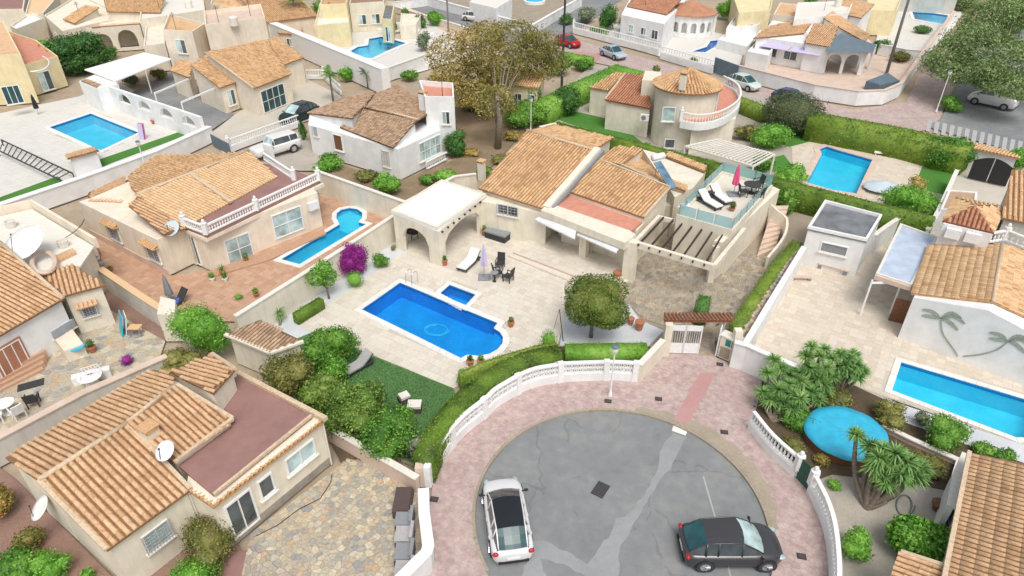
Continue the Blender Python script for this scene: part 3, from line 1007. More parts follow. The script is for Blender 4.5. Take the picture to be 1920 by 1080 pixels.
def plant_from_lobes(name, b, lobes, label, cat, mat, leaf, dens, group=None, flowers=None, core=True, trunk=None, inner=.75, lw=.55, jitter=.7):
    root = thing(name, label, cat, (b.x, b.y, b.z), group)
    P, N = lobe_points(lobes, dens, inner)
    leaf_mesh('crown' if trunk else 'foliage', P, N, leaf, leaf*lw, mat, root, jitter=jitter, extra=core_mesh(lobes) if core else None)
    if trunk:
        for pts, rs in trunk: MB().tube(pts, rs, 7).build('trunk', M[trunk_mat[0]], root, smooth=True)
    if flowers:
        fm, cnt, fs = flowers
        idx = RNG.choice(len(P), min(cnt,len(P)), replace=False)
        leaf_mesh('blossom', P[idx]+N[idx]/np.linalg.norm(N[idx],axis=1)[:,None]*.06, N[idx], fs, fs*.8, fm, root, jitter=.3)
    return root
trunk_mat = ['bark']
def tree(u, v, h, crown, label, mat='leafmid', n=9, leaf=.16, dens=45, cat='tree', name='tree', group=None, base=.4, lean=(0,0), core=True, trunk_r=.14, size=.42, flowers=None, seed=None, limbs=4, inner=.7, z0=0, jitter=.8, bark='bark'):
    """crown = (radius x, radius y, radius z); centre at h-radius z"""
    b = at(u, v, z0); seed = int(u+v*2) if seed is None else seed
    rr = random.Random(seed)
    c = Vector((b.x+lean[0], b.y+lean[1], z0+h-crown[2]))
    lobes = lobes_in(c, crown, n, size, seed=seed)
    tr = [([b, b+(c-b)*.5+Vector((rr.uniform(-.1,.1),rr.uniform(-.1,.1),0))*h*.1, c], [trunk_r, trunk_r*.75, trunk_r*.4])]
    for k in range(min(limbs, len(lobes))):
        l = lobes[k][0]; s = b+(c-b)*rr.uniform(.35,.6)
        tr.append(([s, (s+l)/2+Vector((0,0,-.1*h*.3)), l], [trunk_r*.5, trunk_r*.35, trunk_r*.15]))
    trunk_mat[0] = bark
    return plant_from_lobes(name, b, lobes, label, cat, mat, leaf, dens, group, flowers, core, tr, inner=inner, jitter=jitter)
def hedge(path, w, h, label, mat='hedge', z0=0, dens=110, leaf=.09, group=None, name='hedge', cat='hedge', top=True, htop=None):
    """clipped hedge along an xy path"""
    root_p = path[0]
    mb = MB(); ribbon(mb, path, w-.06, z0, z0+h-.04)
    P = []; N = []
    for i in range(len(path)-1):
        a, b = path[i], path[i+1]; L = (b-a).length; t = (b-a)/L; nn = Vector((-t.y,t.x))
        k = int(L*w*dens*1.3)
        s = RNG.uniform(0,L,k); o = RNG.uniform(-w/2,w/2,k)
        und = .09*np.sin(s*1.7+i)+.06*np.sin(s*4.1+o*3)
        P.append(np.stack([a.x+t.x*s+nn.x*o, a.y+t.y*s+nn.y*o, z0+h+und*.5+RNG.uniform(-.06,.05,k)],1)); N.append(np.tile([0,0,1.],(k,1)))
        for sg in (-1,1):
            k = int(L*h*dens); s = RNG.uniform(0,L,k); z = RNG.uniform(0,h,k); o = sg*(w/2+RNG.uniform(-.05,.05,k))
            P.append(np.stack([a.x+t.x*s+nn.x*o, a.y+t.y*s+nn.y*o, z0+z],1)); N.append(np.tile([nn.x*sg,nn.y*sg,0],(k,1)))
    for e, q in ((0,1),(-1,-2)):
        a = path[e]; t = (a-path[q]).normalized(); nn = Vector((-t.y,t.x))
        k = int(w*h*dens); o = RNG.uniform(-w/2,w/2,k); z = RNG.uniform(0,h,k)
        P.append(np.stack([a.x+nn.x*o+t.x*.03, a.y+nn.y*o+t.y*.03, z0+z],1)); N.append(np.tile([t.x,t.y,0],(k,1)))
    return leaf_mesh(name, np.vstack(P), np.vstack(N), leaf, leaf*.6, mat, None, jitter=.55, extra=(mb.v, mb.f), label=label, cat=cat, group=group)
def hedge_uv(pts, w, h, label, **kw):
    z0 = kw.get('z0', 0)
    return hedge(P2(pts, z0+h), w, h, label, **kw)
def blade_mb(mb, o, d, L, w, droop=.35, seg=4):
    """one arching strap leaf"""
    o = Vector(o); d = Vector(d).normalized(); s = d.cross(Vector((0,0,1)))
    if s.length < .1: s = Vector((1,0,0))
    s.normalize(); vs = []; p = o.copy()
    for i in range(seg+1):
        t = i/seg; ww = w*(1-t**1.6)*(.6+.4*min(1,t*4))
        q = o + d*L*t + Vector((0,0,-1))*droop*L*t*t
        vs += [q-s*ww/2, q+s*ww/2]
    mb.add(vs, [(2*i,2*i+1,2*i+3,2*i+2) for i in range(seg)])
ROS = {}
def rosette_mesh(n, L, w, droop, mat, seed=1, low=-.2):
    k = (n, L, w, droop, mat, seed)
    if k in ROS: return ROS[k]
    rr = random.Random(seed); mb = MB(); vals = []
    for i in range(n):
        az = rr.uniform(0,2*math.pi); el = math.asin(rr.uniform(low,1))
        f0 = len(mb.f)
        blade_mb(mb, (0,0,0), (math.cos(az)*math.cos(el), math.sin(az)*math.cos(el), math.sin(el)), L*rr.uniform(.75,1.1), w, droop*rr.uniform(.5,1.3))
        vals += [rr.random()]*(len(mb.f)-f0)
    me = bpy.data.meshes.new('leaf_rosette'); me.from_pydata([tuple(p) for p in mb.v], [], mb.f); me.materials.append(M[mat]); add_rnd(me, vals)
    ROS[k] = me
    return me
def yucca(u, v, heads, label, name='yucca', cat='yucca', L=.55, n=70, mat='yucca', z0=0, group=None, r=.07, w=.06, droop=.35, bark='bark', kink=True):
    """heads: list of (u, v, z) for each rosette; trunks rise from the base"""
    b = at(u, v, z0); root = thing(name, label, cat, b, group)
    for i, (hu, hv, hz) in enumerate(heads):
        p = at(hu, hv, z0+hz)
        mid = b.lerp(p, .45) + Vector((0,0,-.12*hz)) + Vector((p.x-b.x, p.y-b.y, 0))*.18
        MB().tube(smooth_path([b+Vector((0,0,-.05)), mid, p], 4), list(np.linspace(r*1.4, r*.7, 9)), 7).build('trunk', M[bark], root, smooth=True)
        inst('leaf_rosette', rosette_mesh(n, L, w, droop, mat, i%4), root, Matrix.Translation(p) @ Matrix.Rotation(random.uniform(0,6), 4, 'Z') @ Matrix.Scale(random.uniform(.85,1.15),4))
    return root
def frond_mesh(L, mat, seed=1, leaflets=22, w=.05, droop=.5):
    rr = random.Random(seed); mb = MB(); pts = []
    for i in range(9):
        t = i/8; pts.append(Vector((L*t, 0, -droop*L*t*t)))
    mb.tube(pts, list(np.linspace(.03,.008,9)), 4, cap=False)
    for i in range(leaflets):
        t = .15+.85*i/leaflets; c = Vector((L*t,0,-droop*L*t*t))
        l = L*.26*math.sin(math.pi*min(1,.15+t*.85))+.08
        for sg in (-1,1):
            blade_mb(mb, c, (.55, sg*1, .15), l, w, .4, 2)
    me = bpy.data.meshes.new('frond'); me.from_pydata([tuple(p) for p in mb.v], [], mb.f); me.materials.append(M[mat])
    return me
FR = {}
def palm(u, v, h, label, L=1.8, n=22, mat='leafmid', name='palm_tree', lean=(0,0), r=.16, z0=0, group=None, top=None):
    b = at(u, v, z0); root = thing(name, label, 'palm tree', b, group)
    t = Vector((b.x+lean[0], b.y+lean[1], z0+h))
    MB().tube([b, b.lerp(t,.5)+Vector((lean[0]*.05,0,0)), t], [r*1.2, r, r*.85], 10).build('trunk', M['palmbark'], root, smooth=True)
    k = (round(L,1), mat)
    if k not in FR: FR[k] = [frond_mesh(L, mat, s, droop=.35+.15*s) for s in range(3)]
    for i in range(n):
        az = 2.4*i; el = random.uniform(-.3, 1.1)
        inst('frond', FR[k][i%3], root, Matrix.Translation(t) @ Matrix.Rotation(az,4,'Z') @ Matrix.Rotation(-el,4,'Y'))
    return root
# ---------------------------------------------------------------- things built in their own frame, then placed
def local(name, label, cat, group=None):
    r = thing(name, label, cat, (0,0,0), group); return r
def place(r, p, rz=0, sc=1.0):
    r.location = (p[0], p[1], p[2] if len(p) > 2 else 0); r.rotation_euler = (0,0,rz); r.scale = (sc,)*3
    ORG[r.name] = Vector(r.location)
    return r
def paint(name, c):
    if name not in M: M[name] = m_plain(name, c, .22, .15, .7, .03, 1)
    return M[name]
def heading(p1, p2, z=0):
    a, b = xy(*p1, z), xy(*p2, z); d = b-a
    return math.atan2(d.y, d.x)
def car(mid, rz, label, col, L=4.3, W=1.78, H=1.48, kind='hatch', roofm=None, group=None, name='parked_car', detail=True, ws='glassteal'):
    r = local(name, label, 'van' if kind == 'van' else 'car', group)
    bm = col; X = L/2; Wh = W/2; k = H/1.5
    if kind == 'van':
        st = [(-1,.84,.40,.9),(-.985,.93,.28,1.0),(-.9,.98,.22,1.05),(-.5,1,.2,1.05),(0,1,.2,1.03),(.45,1,.2,1.0),(.6,.99,.2,.98),(.8,.95,.22,.86),(.93,.87,.25,.72),(.985,.74,.3,.6),(1,.62,.36,.52)]
        gw = (.62,.30,-.90,-.985)
    elif kind == 'jeep':
        st = [(-1,.9,.42,.9),(-.985,.95,.36,.98),(-.9,.98,.32,1.0),(-.5,1,.3,1.0),(0,1,.3,1.0),(.35,1,.3,1.0),(.5,.98,.3,.99),(.8,.96,.34,.96),(.95,.93,.38,.9),(.99,.88,.42,.8),(1,.8,.46,.7)]
        gw = (.36,.18,-.90,-.98)
    elif kind == 'sedan':
        st = [(-1,.72,.42,.74),(-.985,.84,.3,.86),(-.93,.93,.22,.94),(-.7,.98,.2,.97),(-.4,1,.2,.95),(0,1,.2,.92),(.35,1,.2,.93),(.5,.99,.2,.92),(.75,.96,.22,.84),(.9,.88,.25,.74),(.98,.74,.3,.6),(1,.62,.36,.5)]
        gw = (.46,.1,-.45,-.80)
    else:
        st = [(-1,.60,.42,.78),(-.985,.76,.3,.84),(-.94,.88,.22,.88),(-.87,.96,.2,.90),(-.8,.98,.2,.91),(-.4,1,.2,.91),(0,1,.2,.92),(.35,1,.2,.93),(.5,.99,.2,.93),(.68,.965,.2,.89),(.80,.91,.22,.82),(.89,.82,.24,.74),(.955,.69,.28,.66),(.99,.52,.33,.57),(1,.40,.38,.5)]
        gw = (.52,.10,-.60,-.92)
    mb = MB(); rings = []
    for x, w, zb, zt in st:
        w *= Wh; zb *= k; zt *= k; cr = .035
        h = [(0,zb),(w*.84,zb),(w*.965,zb+.1),(w,(zb+zt)/2-.02),(w*.985,zt-.14),(w*.95,zt-.045),(w*.80,zt),(w*.4,zt+cr*.8),(0,zt+cr)]
        ring = h + [(-y,z) for y, z in h[-2:0:-1]]
        rings.append([(x*X, y, z) for y, z in ring])
    n = len(rings[0]); vs = [p for q in rings for p in q]
    fs = [(i*n+j, (i+1)*n+j, (i+1)*n+(j+1)%n, i*n+(j+1)%n) for i in range(len(rings)-1) for j in range(n)]
    fs += [tuple(range(n)), tuple(range(len(vs)-1, len(vs)-n-1, -1))]
    mb.add(vs, fs); bo = mb.build('body', bm, r, smooth=True)
    belt = .90*k; xw0, xw1, xr1, xr0 = [g*X for g in gw]; Z = H-.03
    sec = []
    def S(x, z, wb, wr, zone): sec.append((x, z, wb, wr, zone))
    for t in (0,.35,.7,1):
        S(xw0+(xw1-xw0)*t, belt+.04+(Z-belt-.04)*(t**.85), Wh*.88, Wh*(.80-.10*t), 'windscreen')
    for t in (.33,.66,1):
        S(xw1+(xr1-xw1)*t, Z+.03*math.sin(math.pi*t)-.05*t*(kind!='van'), Wh*(.88-.02*t), Wh*(.70-.02*t), 'roof')
    zr = Z-.05*(kind!='van')
    for t in (.4,.8,1):
        S(xr1+(xr0-xr1)*t, zr+(belt+.06-zr)*(t**1.2), Wh*(.86-.05*t), Wh*(.68+.04*t), 'rear_window')
    parts = {'windscreen': MB(), 'roof': MB(), 'rear_window': MB(), 'side_window': MB(), 'side_window_r': MB()}
    bow = .10
    def secp(s):
        x, z, wb, wr, zone = s
        if kind != 'van': tq = 1-.10*(x/X)**2; wb *= tq; wr *= tq
        fx = bow if zone == 'windscreen' else (-bow*.5 if zone == 'rear_window' else 0)
        return [(x,wb,belt-.02),(x,wr,z),(x+fx*.7,wr*.55,z+.03),(x+fx,0,z+.04),(x+fx*.7,-wr*.55,z+.03),(x,-wr,z),(x,-wb,belt-.02)]
    for i in range(len(sec)-1):
        a, b = secp(sec[i]), secp(sec[i+1]); zone = sec[i+1][4]
        for j in range(6):
            q = [a[j], a[j+1], b[j+1], b[j]]
            parts[('side_window' if j == 0 else 'side_window_r') if j in (0,5) else zone].add(q, [(0,1,2,3)])
    g = {'windscreen': M[ws], 'roof': roofm or bm, 'rear_window': M['glassteal'], 'side_window': M['glass'], 'side_window_r': M['glass']}
    for kk, m_ in parts.items():
        if m_.v: m_.build('side_window' if kk == 'side_window_r' else kk, g[kk], r, smooth=('side' not in kk))
    pil = MB()
    for sg in (1,-1):
        top = [(s[0], sg*(s[3]*(1 if kind == 'van' else 1-.10*(s[0]/X)**2)+.004), s[1]+.005) for s in sec]
        pil.tube(top, .028, 5)
        for idx, wd_ in ((3,.03),(len(sec)//2,.035),(6,.05)):
            s = sec[min(idx,len(sec)-1)]
            pil.bar((s[0], sg*s[3], s[1]), (s[0]-.03, sg*(s[2]+.012), belt-.02), wd_*1.6, .03)
        if kind == 'van':
            pil.add([(xw1-.8,sg*Wh*.935,belt-.03),(xr0+.03,sg*Wh*.9,belt-.03),(xr1,sg*(Wh*.765),Z-.08),(xw1-.85,sg*(Wh*.775),Z-.06)], [(0,1,2,3)])
    pil.build('pillars', bm, r, smooth=True)
    wr_, ww = (.33 if kind != 'jeep' else .36)*min(1.05, k+.05), .21
    for fx in (.62,-.60):
        for sg in (1,-1):
            c = Vector((fx*X, sg*(Wh-.10), wr_))
            def ring(mb, r0, y0, y1, r1=None, n=16):
                r1 = r0 if r1 is None else r1
                mb.tube([c+Vector((0,y0*sg,0)), c+Vector((0,y1*sg,0))], [r0,r1], n)
            a = MB(); ring(a, wr_+.055, .0, .098); a.build('wheel_arch', M['black'], r)
            t = MB(); ring(t, wr_, -.12, .112); ty = t.build('tyre', M['rattan'], r, smooth=False)
            t = MB(); ring(t, wr_*.62, .0, .118)
            rm = t.build('rim', M['metal'], ty)
            t = MB()
            for q in range(5):
                an = q*2*math.pi/5
                t.bar(c+Vector((0,.121*sg,0)), c+Vector((math.cos(an)*wr_*.58,.121*sg,math.sin(an)*wr_*.58)), .05, .03)
            if detail: t.build('spokes', M['chrome'], ty)
    f = st[-4]; b_ = st[2]
    for sg in (1,-1):
        MB().ball((X*.90, sg*Wh*.72, (.66)*k), (.20,.13,.075)).build('headlight', M['glassblue'], r, smooth=True)
        MB().ball((-X*.955, sg*Wh*.80, .80*k), (.09,.15,.09)).build('tail_light', TL(), r, smooth=True)
        mbm = MB(); mbm.ball((xw0-.10, sg*(Wh+.10), belt+.06), (.07,.10,.07), 8, 5); mbm.bar((xw0-.1,sg*Wh*.9,belt+.02),(xw0-.1,sg*(Wh+.05),belt+.04),.04)
        mbm.build('wing_mirror', M['black'] if detail else bm, r, smooth=True)
        if detail:
            s = MB()
            for xx in (xw0-.12, (xw0+xr0)/2+.05, xr0+.55):
                s.bar((xx, sg*(Wh*1.001), .30), (xx, sg*(Wh*.975), belt-.05), .012, .012)
            s.build('door_seam', M['black'], r)
            s = MB()
            for xx in ((xw0+xr0)/2+.18, xr0+.72): s.bar((xx, sg*(Wh*.995), .72*k), (xx+.16, sg*(Wh*.995), .72*k), .03, .03)
            s.build('door_handle', bm, r)
    if detail:
        MB().box((-X-.012,-.26,.5),(-X+.03,.26,.61)).build('number_plate', M['whitepaint'], r)
        MB().box((X-.06,-.45,.30),(X-.005,.45,.40)).build('grille', M['black'], r)
        MB().box((-X-.03,-Wh*.7,.3),(-X+.08,Wh*.7,.42)).build('rear_bumper', M['black'], r)
        wpr = MB(); 
        for yy in (.25,-.35): wpr.bar((xw0-.02,yy,belt+.09),(xw0-.22,yy+.35,belt+.26),.014)
        wpr.build('wiper', M['black'], r)
    return place(r, mid, rz)
def TL():
    if 'taillight' not in M: M['taillight'] = m_plain('red_lens', (.45,.02,.03), .2)
    return M['taillight']

def lounger(p, rz, label, cush='whitefab', frame='rattan', group=None, L=1.95, W=.68, back=.5, name='sun_lounger'):
    r = local(name, label, 'sun lounger', group)
    m = MB(); m.box((-L/2,-W/2,.2),(L/2,W/2,.27)); m.build('frame', M[frame], r)
    for x in (-L/2+.15, L/2-.15):
        for y in (-W/2+.06, W/2-.06): MB().box((x-.03,y-.03,0),(x+.03,y+.03,.2)).build('leg', M[frame], r)
    MB().box((-L/2+.02,-W/2+.03,.275),(L/2-.7,W/2-.03,.36)).build('seat_cushion', M[cush], r)
    a = Vector((L/2-.7,0,.32)); b = Vector((L/2-.02,0,.32+back)); MB().bar(a, b, W-.06, .09).build('back_cushion', M[cush], r)
    MB().bar(a+Vector((0,0,-.07)), b+Vector((.03,0,-.07)), W, .04).build('backrest', M[frame], r)
    return place(r, p, rz)
def armchair(p, rz, label, group=None, mat='rattan', cush=None, name='armchair', h=.95):
    r = local(name, label, 'chair', group)
    for x in (-.24,.24):
        for y in (-.24,.24): MB().box((x-.025,y-.025,0),(x+.025,y+.025,.4)).build('leg', M[mat], r)
    MB().box((-.27,-.27,.38),(.27,.27,.44)).build('seat', M[mat], r)
    MB().bar((-.25,0,.42),(-.36,0,h), .52, .05).build('backrest', M[mat], r)
    for y in (-.28,.28): MB().bar((-.28,y,.64),(.25,y,.62),.05,.04).bar((.23,y,.40),(.23,y,.62),.04).build('armrest', M[mat], r)
    if cush: MB().box((-.24,-.24,.44),(.24,.24,.52)).build('cushion', M[cush], r)
    return place(r, p, rz)
def sofa_unit(p, rz, label, W=.8, D=.75, cush='ltcush', mat='rattan2', group=None, back=True, name='outdoor_sofa'):
    r = local(name, label, 'sofa', group)
    MB().box((-D/2,-W/2,0),(D/2,W/2,.3)).build('base', M[mat], r)
    MB().box((-D/2+.06,-W/2+.02,.3),(D/2,W/2-.02,.43)).build('seat_cushion', M[cush], r)
    if back: MB().box((-D/2,-W/2,.3),(-D/2+.14,W/2,.72)).build('backrest', M[cush], r)
    return place(r, p, rz)
def table(p, label, r_=.4, h=.7, mat='rattan', round_=True, top=None, name='garden_table', sq=(.8,.5), rz=0, group=None):
    r = local(name, label, 'table', group)
    if round_: MB().lathe((0,0,h-.04), [(r_,0),(r_,.04)], 16).build('table_top', M[top or mat], r); MB().lathe((0,0,0), [(r_*.5,0),(r_*.5,.03),(.04,.05),(.04,h-.05)], 10).build('pedestal', M[mat], r)
    else:
        MB().box((-sq[0]/2,-sq[1]/2,h-.04),(sq[0]/2,sq[1]/2,h)).build('table_top', M[top or mat], r)
        for x in (-1,1):
            for y in (-1,1): MB().box((x*(sq[0]/2-.05)-.02,y*(sq[1]/2-.05)-.02,0),(x*(sq[0]/2-.05)+.02,y*(sq[1]/2-.05)+.02,h-.04)).build('leg', M[mat], r)
    return place(r, p, rz)
def parasol_closed(p, label, mat='lilac', h=2.5, base=True, group=None):
    r = local('closed_parasol', label, 'parasol', group)
    if base: MB().box((-.4,-.4,0),(.4,.4,.07)).build('base', M['greycush'], r)
    MB().tube([(0,0,0),(0,0,h)], .025, 8).build('pole', M['metal'], r)
    n = 12; mb = MB(); prof = [(.035,h-.02),(.10,h-.25),(.17,h-.8),(.22,h-1.35),(.20,h-1.5),(.06,h-1.45)]
    vs = []; fs = []
    for k, (rr, z) in enumerate(prof):
        for j in range(n):
            a = 2*math.pi*j/n; q = rr*(1.15 if j%2 else .75); vs.append((q*math.cos(a), q*math.sin(a), z-(.06 if j%2 else 0)))
    for i in range(len(prof)-1):
        for j in range(n): fs.append((i*n+j,(i+1)*n+j,(i+1)*n+(j+1)%n,i*n+(j+1)%n))
    mb.add(vs, fs).build('canopy', M[mat], r)
    return place(r, p)
def pot_plant(p, label, h=.35, r_=.2, plant='ball', pm='terracotta', lm='leafmid', ph=.45, group=None, name='potted_plant', flowers=None):
    r = local(name, label, 'potted plant', group)
    MB().lathe((0,0,0), [(r_*.65,0),(r_*.98,h*.85),(r_*1.12,h*.86),(r_*1.12,h),(r_*.9,h)], 12).build('pot', M[pm], r)
    if plant == 'ball':
        P, N = lobe_points([((0,0,h+ph*.5),(ph*.5,ph*.5,ph*.55))], 260, .6)
        leaf_mesh('foliage', P, N, .09, .05, lm, r, extra=core_mesh([((0,0,h+ph*.5),(ph*.5,ph*.5,ph*.55))], .7, 7, 5))
        if flowers: leaf_mesh('blossom', P[:25]+N[:25]*.01, N[:25], .09, .08, flowers, r)
    elif plant == 'spike':
        mb = MB(); rr = random.Random(int(p[0]*100))
        for i in range(26):
            az = rr.uniform(0,6.28); el = rr.uniform(.2,1.4)
            blade_mb(mb, (0,0,h), (math.cos(az)*math.cos(el),math.sin(az)*math.cos(el),math.sin(el)), ph*rr.uniform(.7,1.2), .035, .4)
        mb.build('foliage', M[lm], r)
    elif plant == 'vase': pass
    return place(r, p)
def ac_unit(parent_label, p, rz, name='air_conditioner'):
    r = local(name, parent_label, 'air conditioner')
    MB().box((-.4,-.15,0),(.4,.15,.6)).build('casing', M['whitepaint'], r)
    MB().tube([(-.08,-.155,.3),(-.08,-.165,.3)], .23, 14).build('fan_guard', M['metal'], r)
    return place(r, p, rz)
def dish(p, az, label, r_=.45, mat='whitepaint', tilt=40, pole=.8, name='satellite_dish'):
    r = local(name, label, 'satellite dish')
    MB().tube([(0,0,0),(0,0,pole)], .03, 6).build('mast', M['metal'], r)
    d = Vector((math.cos(R(tilt)), 0, math.sin(R(tilt)))); c = Vector((.1,0,pole)); mb = MB(); n = 20
    s1 = Vector((0,1,0)); s2 = d.cross(s1)
    vs = []; fs = []; rings = [0,.35,.7,1]
    for q in rings[1:]:
        for j in range(n):
            a = 2*math.pi*j/n; vs.append(c+(s1*math.cos(a)+s2*math.sin(a))*r_*q+d*(q*q*.16*r_))
    k = len(vs); vs.append(c)
    for i in range(2):
        for j in range(n): fs.append((i*n+j,i*n+(j+1)%n,(i+1)*n+(j+1)%n,(i+1)*n+j))
    for j in range(n): fs.append((k,(j+1)%n,j))
    back = [v-d*.02 for v in vs]; m = len(vs); vs2 = vs+back
    fs2 = fs+[tuple(i+m for i in f[::-1]) for f in fs]+[((2*n+j),(2*n+(j+1)%n),(2*n+(j+1)%n+m),(2*n+j+m)) for j in range(n)]
    mb.add(vs2, fs2).build('reflector', M[mat], r, smooth=True)
    MB().bar(c-s2*r_*.95, c+d*r_*.9, .025).ball(c+d*r_*.9, .05, 6, 4).build('feed_arm', M['darkmetal'], r)
    return place(r, p, az)
def street_lamp(p, label, h=3.6, group='white globe street lamps'):
    r = local('street_lamp', label, 'street lamp', group)
    MB().lathe((0,0,0), [(.11,0),(.11,.1),(.06,.35),(.05,.8),(.035,h-.3)], 10).build('pole', M['whitepaint'], r)
    MB().lathe((0,0,h-.3), [(.03,0),(.13,.06),(.18,.25),(.15,.36),(.03,.42)], 12).build('lantern', M['offwhite'], r)
    MB().lathe((0,0,h+.10), [(.2,0),(.17,.05),(.04,.12)], 12).build('lamp_cap', M['slate'], r)
    return place(r, p)
def bin_(p): pass
def manhole(p, rz, label, w=.5, d=.35, group=None, name='drain_cover'):
    r = local(name, label, 'drain cover', group)
    MB().box((-w/2-.04,-d/2-.04,0),(w/2+.04,d/2+.04,.006)).build('frame', M['darkmetal'], r)
    mb = MB()
    for k in range(6):
        x = -w/2+.04+(w-.08)*k/5; mb.box((x-.018,-d/2+.02,.008),(x+.018,d/2-.02,.014))
    mb.build('grating', M['rattan2'], r)
    return place(r, p, rz)
def chimney(base, w, h, label=None, parent=None, mat='cream2', z=3, pots=True):
    """a part of its house"""
    b = Vector((base[0],base[1],0)); m = MB().fbox(b, Vector((AX.x,AX.y,0)), Vector((BX.x,BX.y,0)), (-w/2,-w/2,z-.8),(w/2,w/2,z+h))
    c = m.build('chimney', M[mat], parent)
    k = MB()
    for i in (-1,0,1): k.fbox(b, Vector((AX.x,AX.y,0)), Vector((BX.x,BX.y,0)), (-w/2+(i+1)*w/2-.04,-w/2,z+h+.001),(-w/2+(i+1)*w/2+.04,w/2,z+h+.16))
    k.fbox(b, Vector((AX.x,AX.y,0)), Vector((BX.x,BX.y,0)), (-w/2-.06,-w/2-.06,z+h+.161),(w/2+.06,w/2+.06,z+h+.22))
    k.build('chimney_cap', M['tileB'], c)
    return c
def H(name, label, cat, uv, z=0, group=None):
    return thing(name, label, cat, at(uv[0], uv[1], z), group)
def Zm(ox, oy, s, pts):
    return [(ox+p[0]/s, oy+p[1]/s) + tuple(p[2:]) for p in pts]
# ================================================================ pools registered first: their openings are cut in every ground sheet
def reg(pts, sm=0):
    s = P2(pts)
    if sm: s = [Vector(p) for p in smooth_path(s, sm, True)]
    if area2(s) < 0: s = s[::-1]
    HOLES.append(s); return s
pool_main = P2([(677,581),(750,530),(934,606),(927,616),(938,623),(944,633),(943,645),(934,656),(918,665),(898,669),(876,667),(864,673)])
pool_main = pool_main if area2(pool_main) > 0 else pool_main[::-1]; HOLES.append(pool_main)
pool_spa = reg([(820,554),(843,534),(893,553),(872,576)])
pool_L2 = reg([(526,487),(636,421),(630,410),(631,400),(640,393),(655,390),(670,392),(680,399),(680,409),(673,417),(687,421),(562,497)])
pool_TL = reg([(92,239),(170,213),(261,249),(189,283)])
pool_TR = reg([(1512,343),(1540,290),(1536,280),(1550,275),(1575,283),(1590,287),(1636,300),(1606,364),(1560,357)])
pool_R = reg([(1671,733),(1689,679),(1960,760),(1955,800),(1930,822),(1905,822)])
pool_U1 = reg([(657,96),(671,88),(690,85),(692,73),(715,69),(762,81),(735,92),(697,110),(672,107)])
pool_U2 = reg([(1297,97),(1325,88),(1332,77),(1352,75),(1338,90),(1322,99)])
pool_U3 = reg([(1710,23),(1722,21),(1778,29),(1771,46),(1745,42),(1715,36)])

# ================================================================ ground
g = [Vector((-700,-60)),Vector((700,-60)),Vector((700,1500)),Vector((-700,1500))]
sheet('ground', g, -.15, M['sand'])
CC = Vector((4.6,18.93)); CR = 6.32
def circ(r, a0, a1, n):
    return [CC+Vector((math.cos(R(a0+(a1-a0)*i/n)), math.sin(R(a0+(a1-a0)*i/n)))) * r for i in range(n+1)]
arc = circ(CR, -28, 208, 60)
road = arc + [Vector((arc[-1].x,-20)), Vector((arc[0].x,-20))]
sheet('road', road, -.10, M['asphalt'])
sheet('pale_concrete_patch', rough(P2(Zm(960,720,3,[(905,262),(985,290),(930,400),(860,500),(835,540),(790,600),(745,680),(700,760),(640,850),(615,900),(595,1080),(585,1200),(380,1200),(430,1080),(290,1010),(130,960),(112,900),(120,875),(180,872),(430,1000),(560,830),(585,745),(640,735),(680,700),(760,590),(820,480),(828,400),(845,350)]))), -.096, M['asphaltlt'])
sheet('white_concrete_pad', P2([(1264,792),(1292,800),(1286,814),(1260,805)]), -.092, M['coping'])
sheet('lower_concrete_patch', rough(P2([(975,1080),(983,1058),(1000,1040),(1012,1045),(1025,1080),(1020,1120),(975,1120)])), -.092, M['asphaltlt'])
for a, b in (((1319,894),(1341,970)),((1365,1062),(1372,1090)),):
    p, q = xy(*a,-.1), xy(*b,-.1); d = (q-p).normalized(); n_ = Vector((-d.y,d.x))*.035
    sheet('parking_line', [p+n_,q+n_,q-n_,p-n_], -.093, M['zebra'])
ring_in = circ(CR, 214, -34, 70)
outer = P2([(1557,1130),(1557,1080),(1553,1020),(1540,973),(1517,923),(1490,893),(1440,847),(1405,803),(1420,760),(1432,702),(1375,684),(1342,670),(1338,612),(1250,612),(1246,664),(1197,715),(1143,711),(1057,714),(993,726),(935,758),(913,779),(873,812),(827,868),(812,905),(804,960),(806,1000),(812,1030),(766,1080),(730,1130)])
side = [p for p in ring_in] + outer
BLK = []
paving('pavement', side, 0.0, 'pinkpave', 'crazy', .26, gap=.012, h=.008, n_ind=300, joint='redstrip', piece='paving_stone')
kb = setting('kerb', (CC.x, CC.y, -.1))
kp = circ(CR, 207, -27, 78)
for i in range(78):
    a, b = kp[i], kp[i+1]
    u_ = (a-CC).normalized(); w_ = (b-CC).normalized(); gp = (b-a).normalized()*.006
    MB().prism([a+gp,b-gp,b-gp-w_*(.14),a+gp-u_*(.14)], -.14, .016).build('kerb_stone', M['dirtkerb'], kb)
a0, a1 = 75, -8
dk = circ(CR+.02, a0, a1, 30)[::-1] + [CC+(p-CC)*1.0+(p-CC).normalized()*(.25+.5*math.sin(math.pi*i/30)+.08*math.sin(i*1.7)) for i, p in enumerate(circ(CR, a0, a1, 30))]
sheet('worn_kerb_edge', dk, .022, M['dirtkerb'])
sheet('red_paving_strip', P2([(1312,700),(1342,700),(1290,795),(1262,788)]), .026, M['redstrip'])
for (u,v,lb) in ((1140,752,'small square drain cover on the pink pavement below the lamp post'),(1235,748,'rusty drain cover on the pink pavement left of the red strip'),(1358,810,'grey drain cover on the pink pavement by the right kerb'),(1503,1043,'dark drain cover on the pavement beside the white balustrade'),(814,936,'little drain cover on the left pavement by the white wall'),(1350,683,'pair of small red valve covers before the entrance gate')):
    manhole(at(u,v,.03), -.2, lb, .28, .2, 'small drain covers in the pavement')
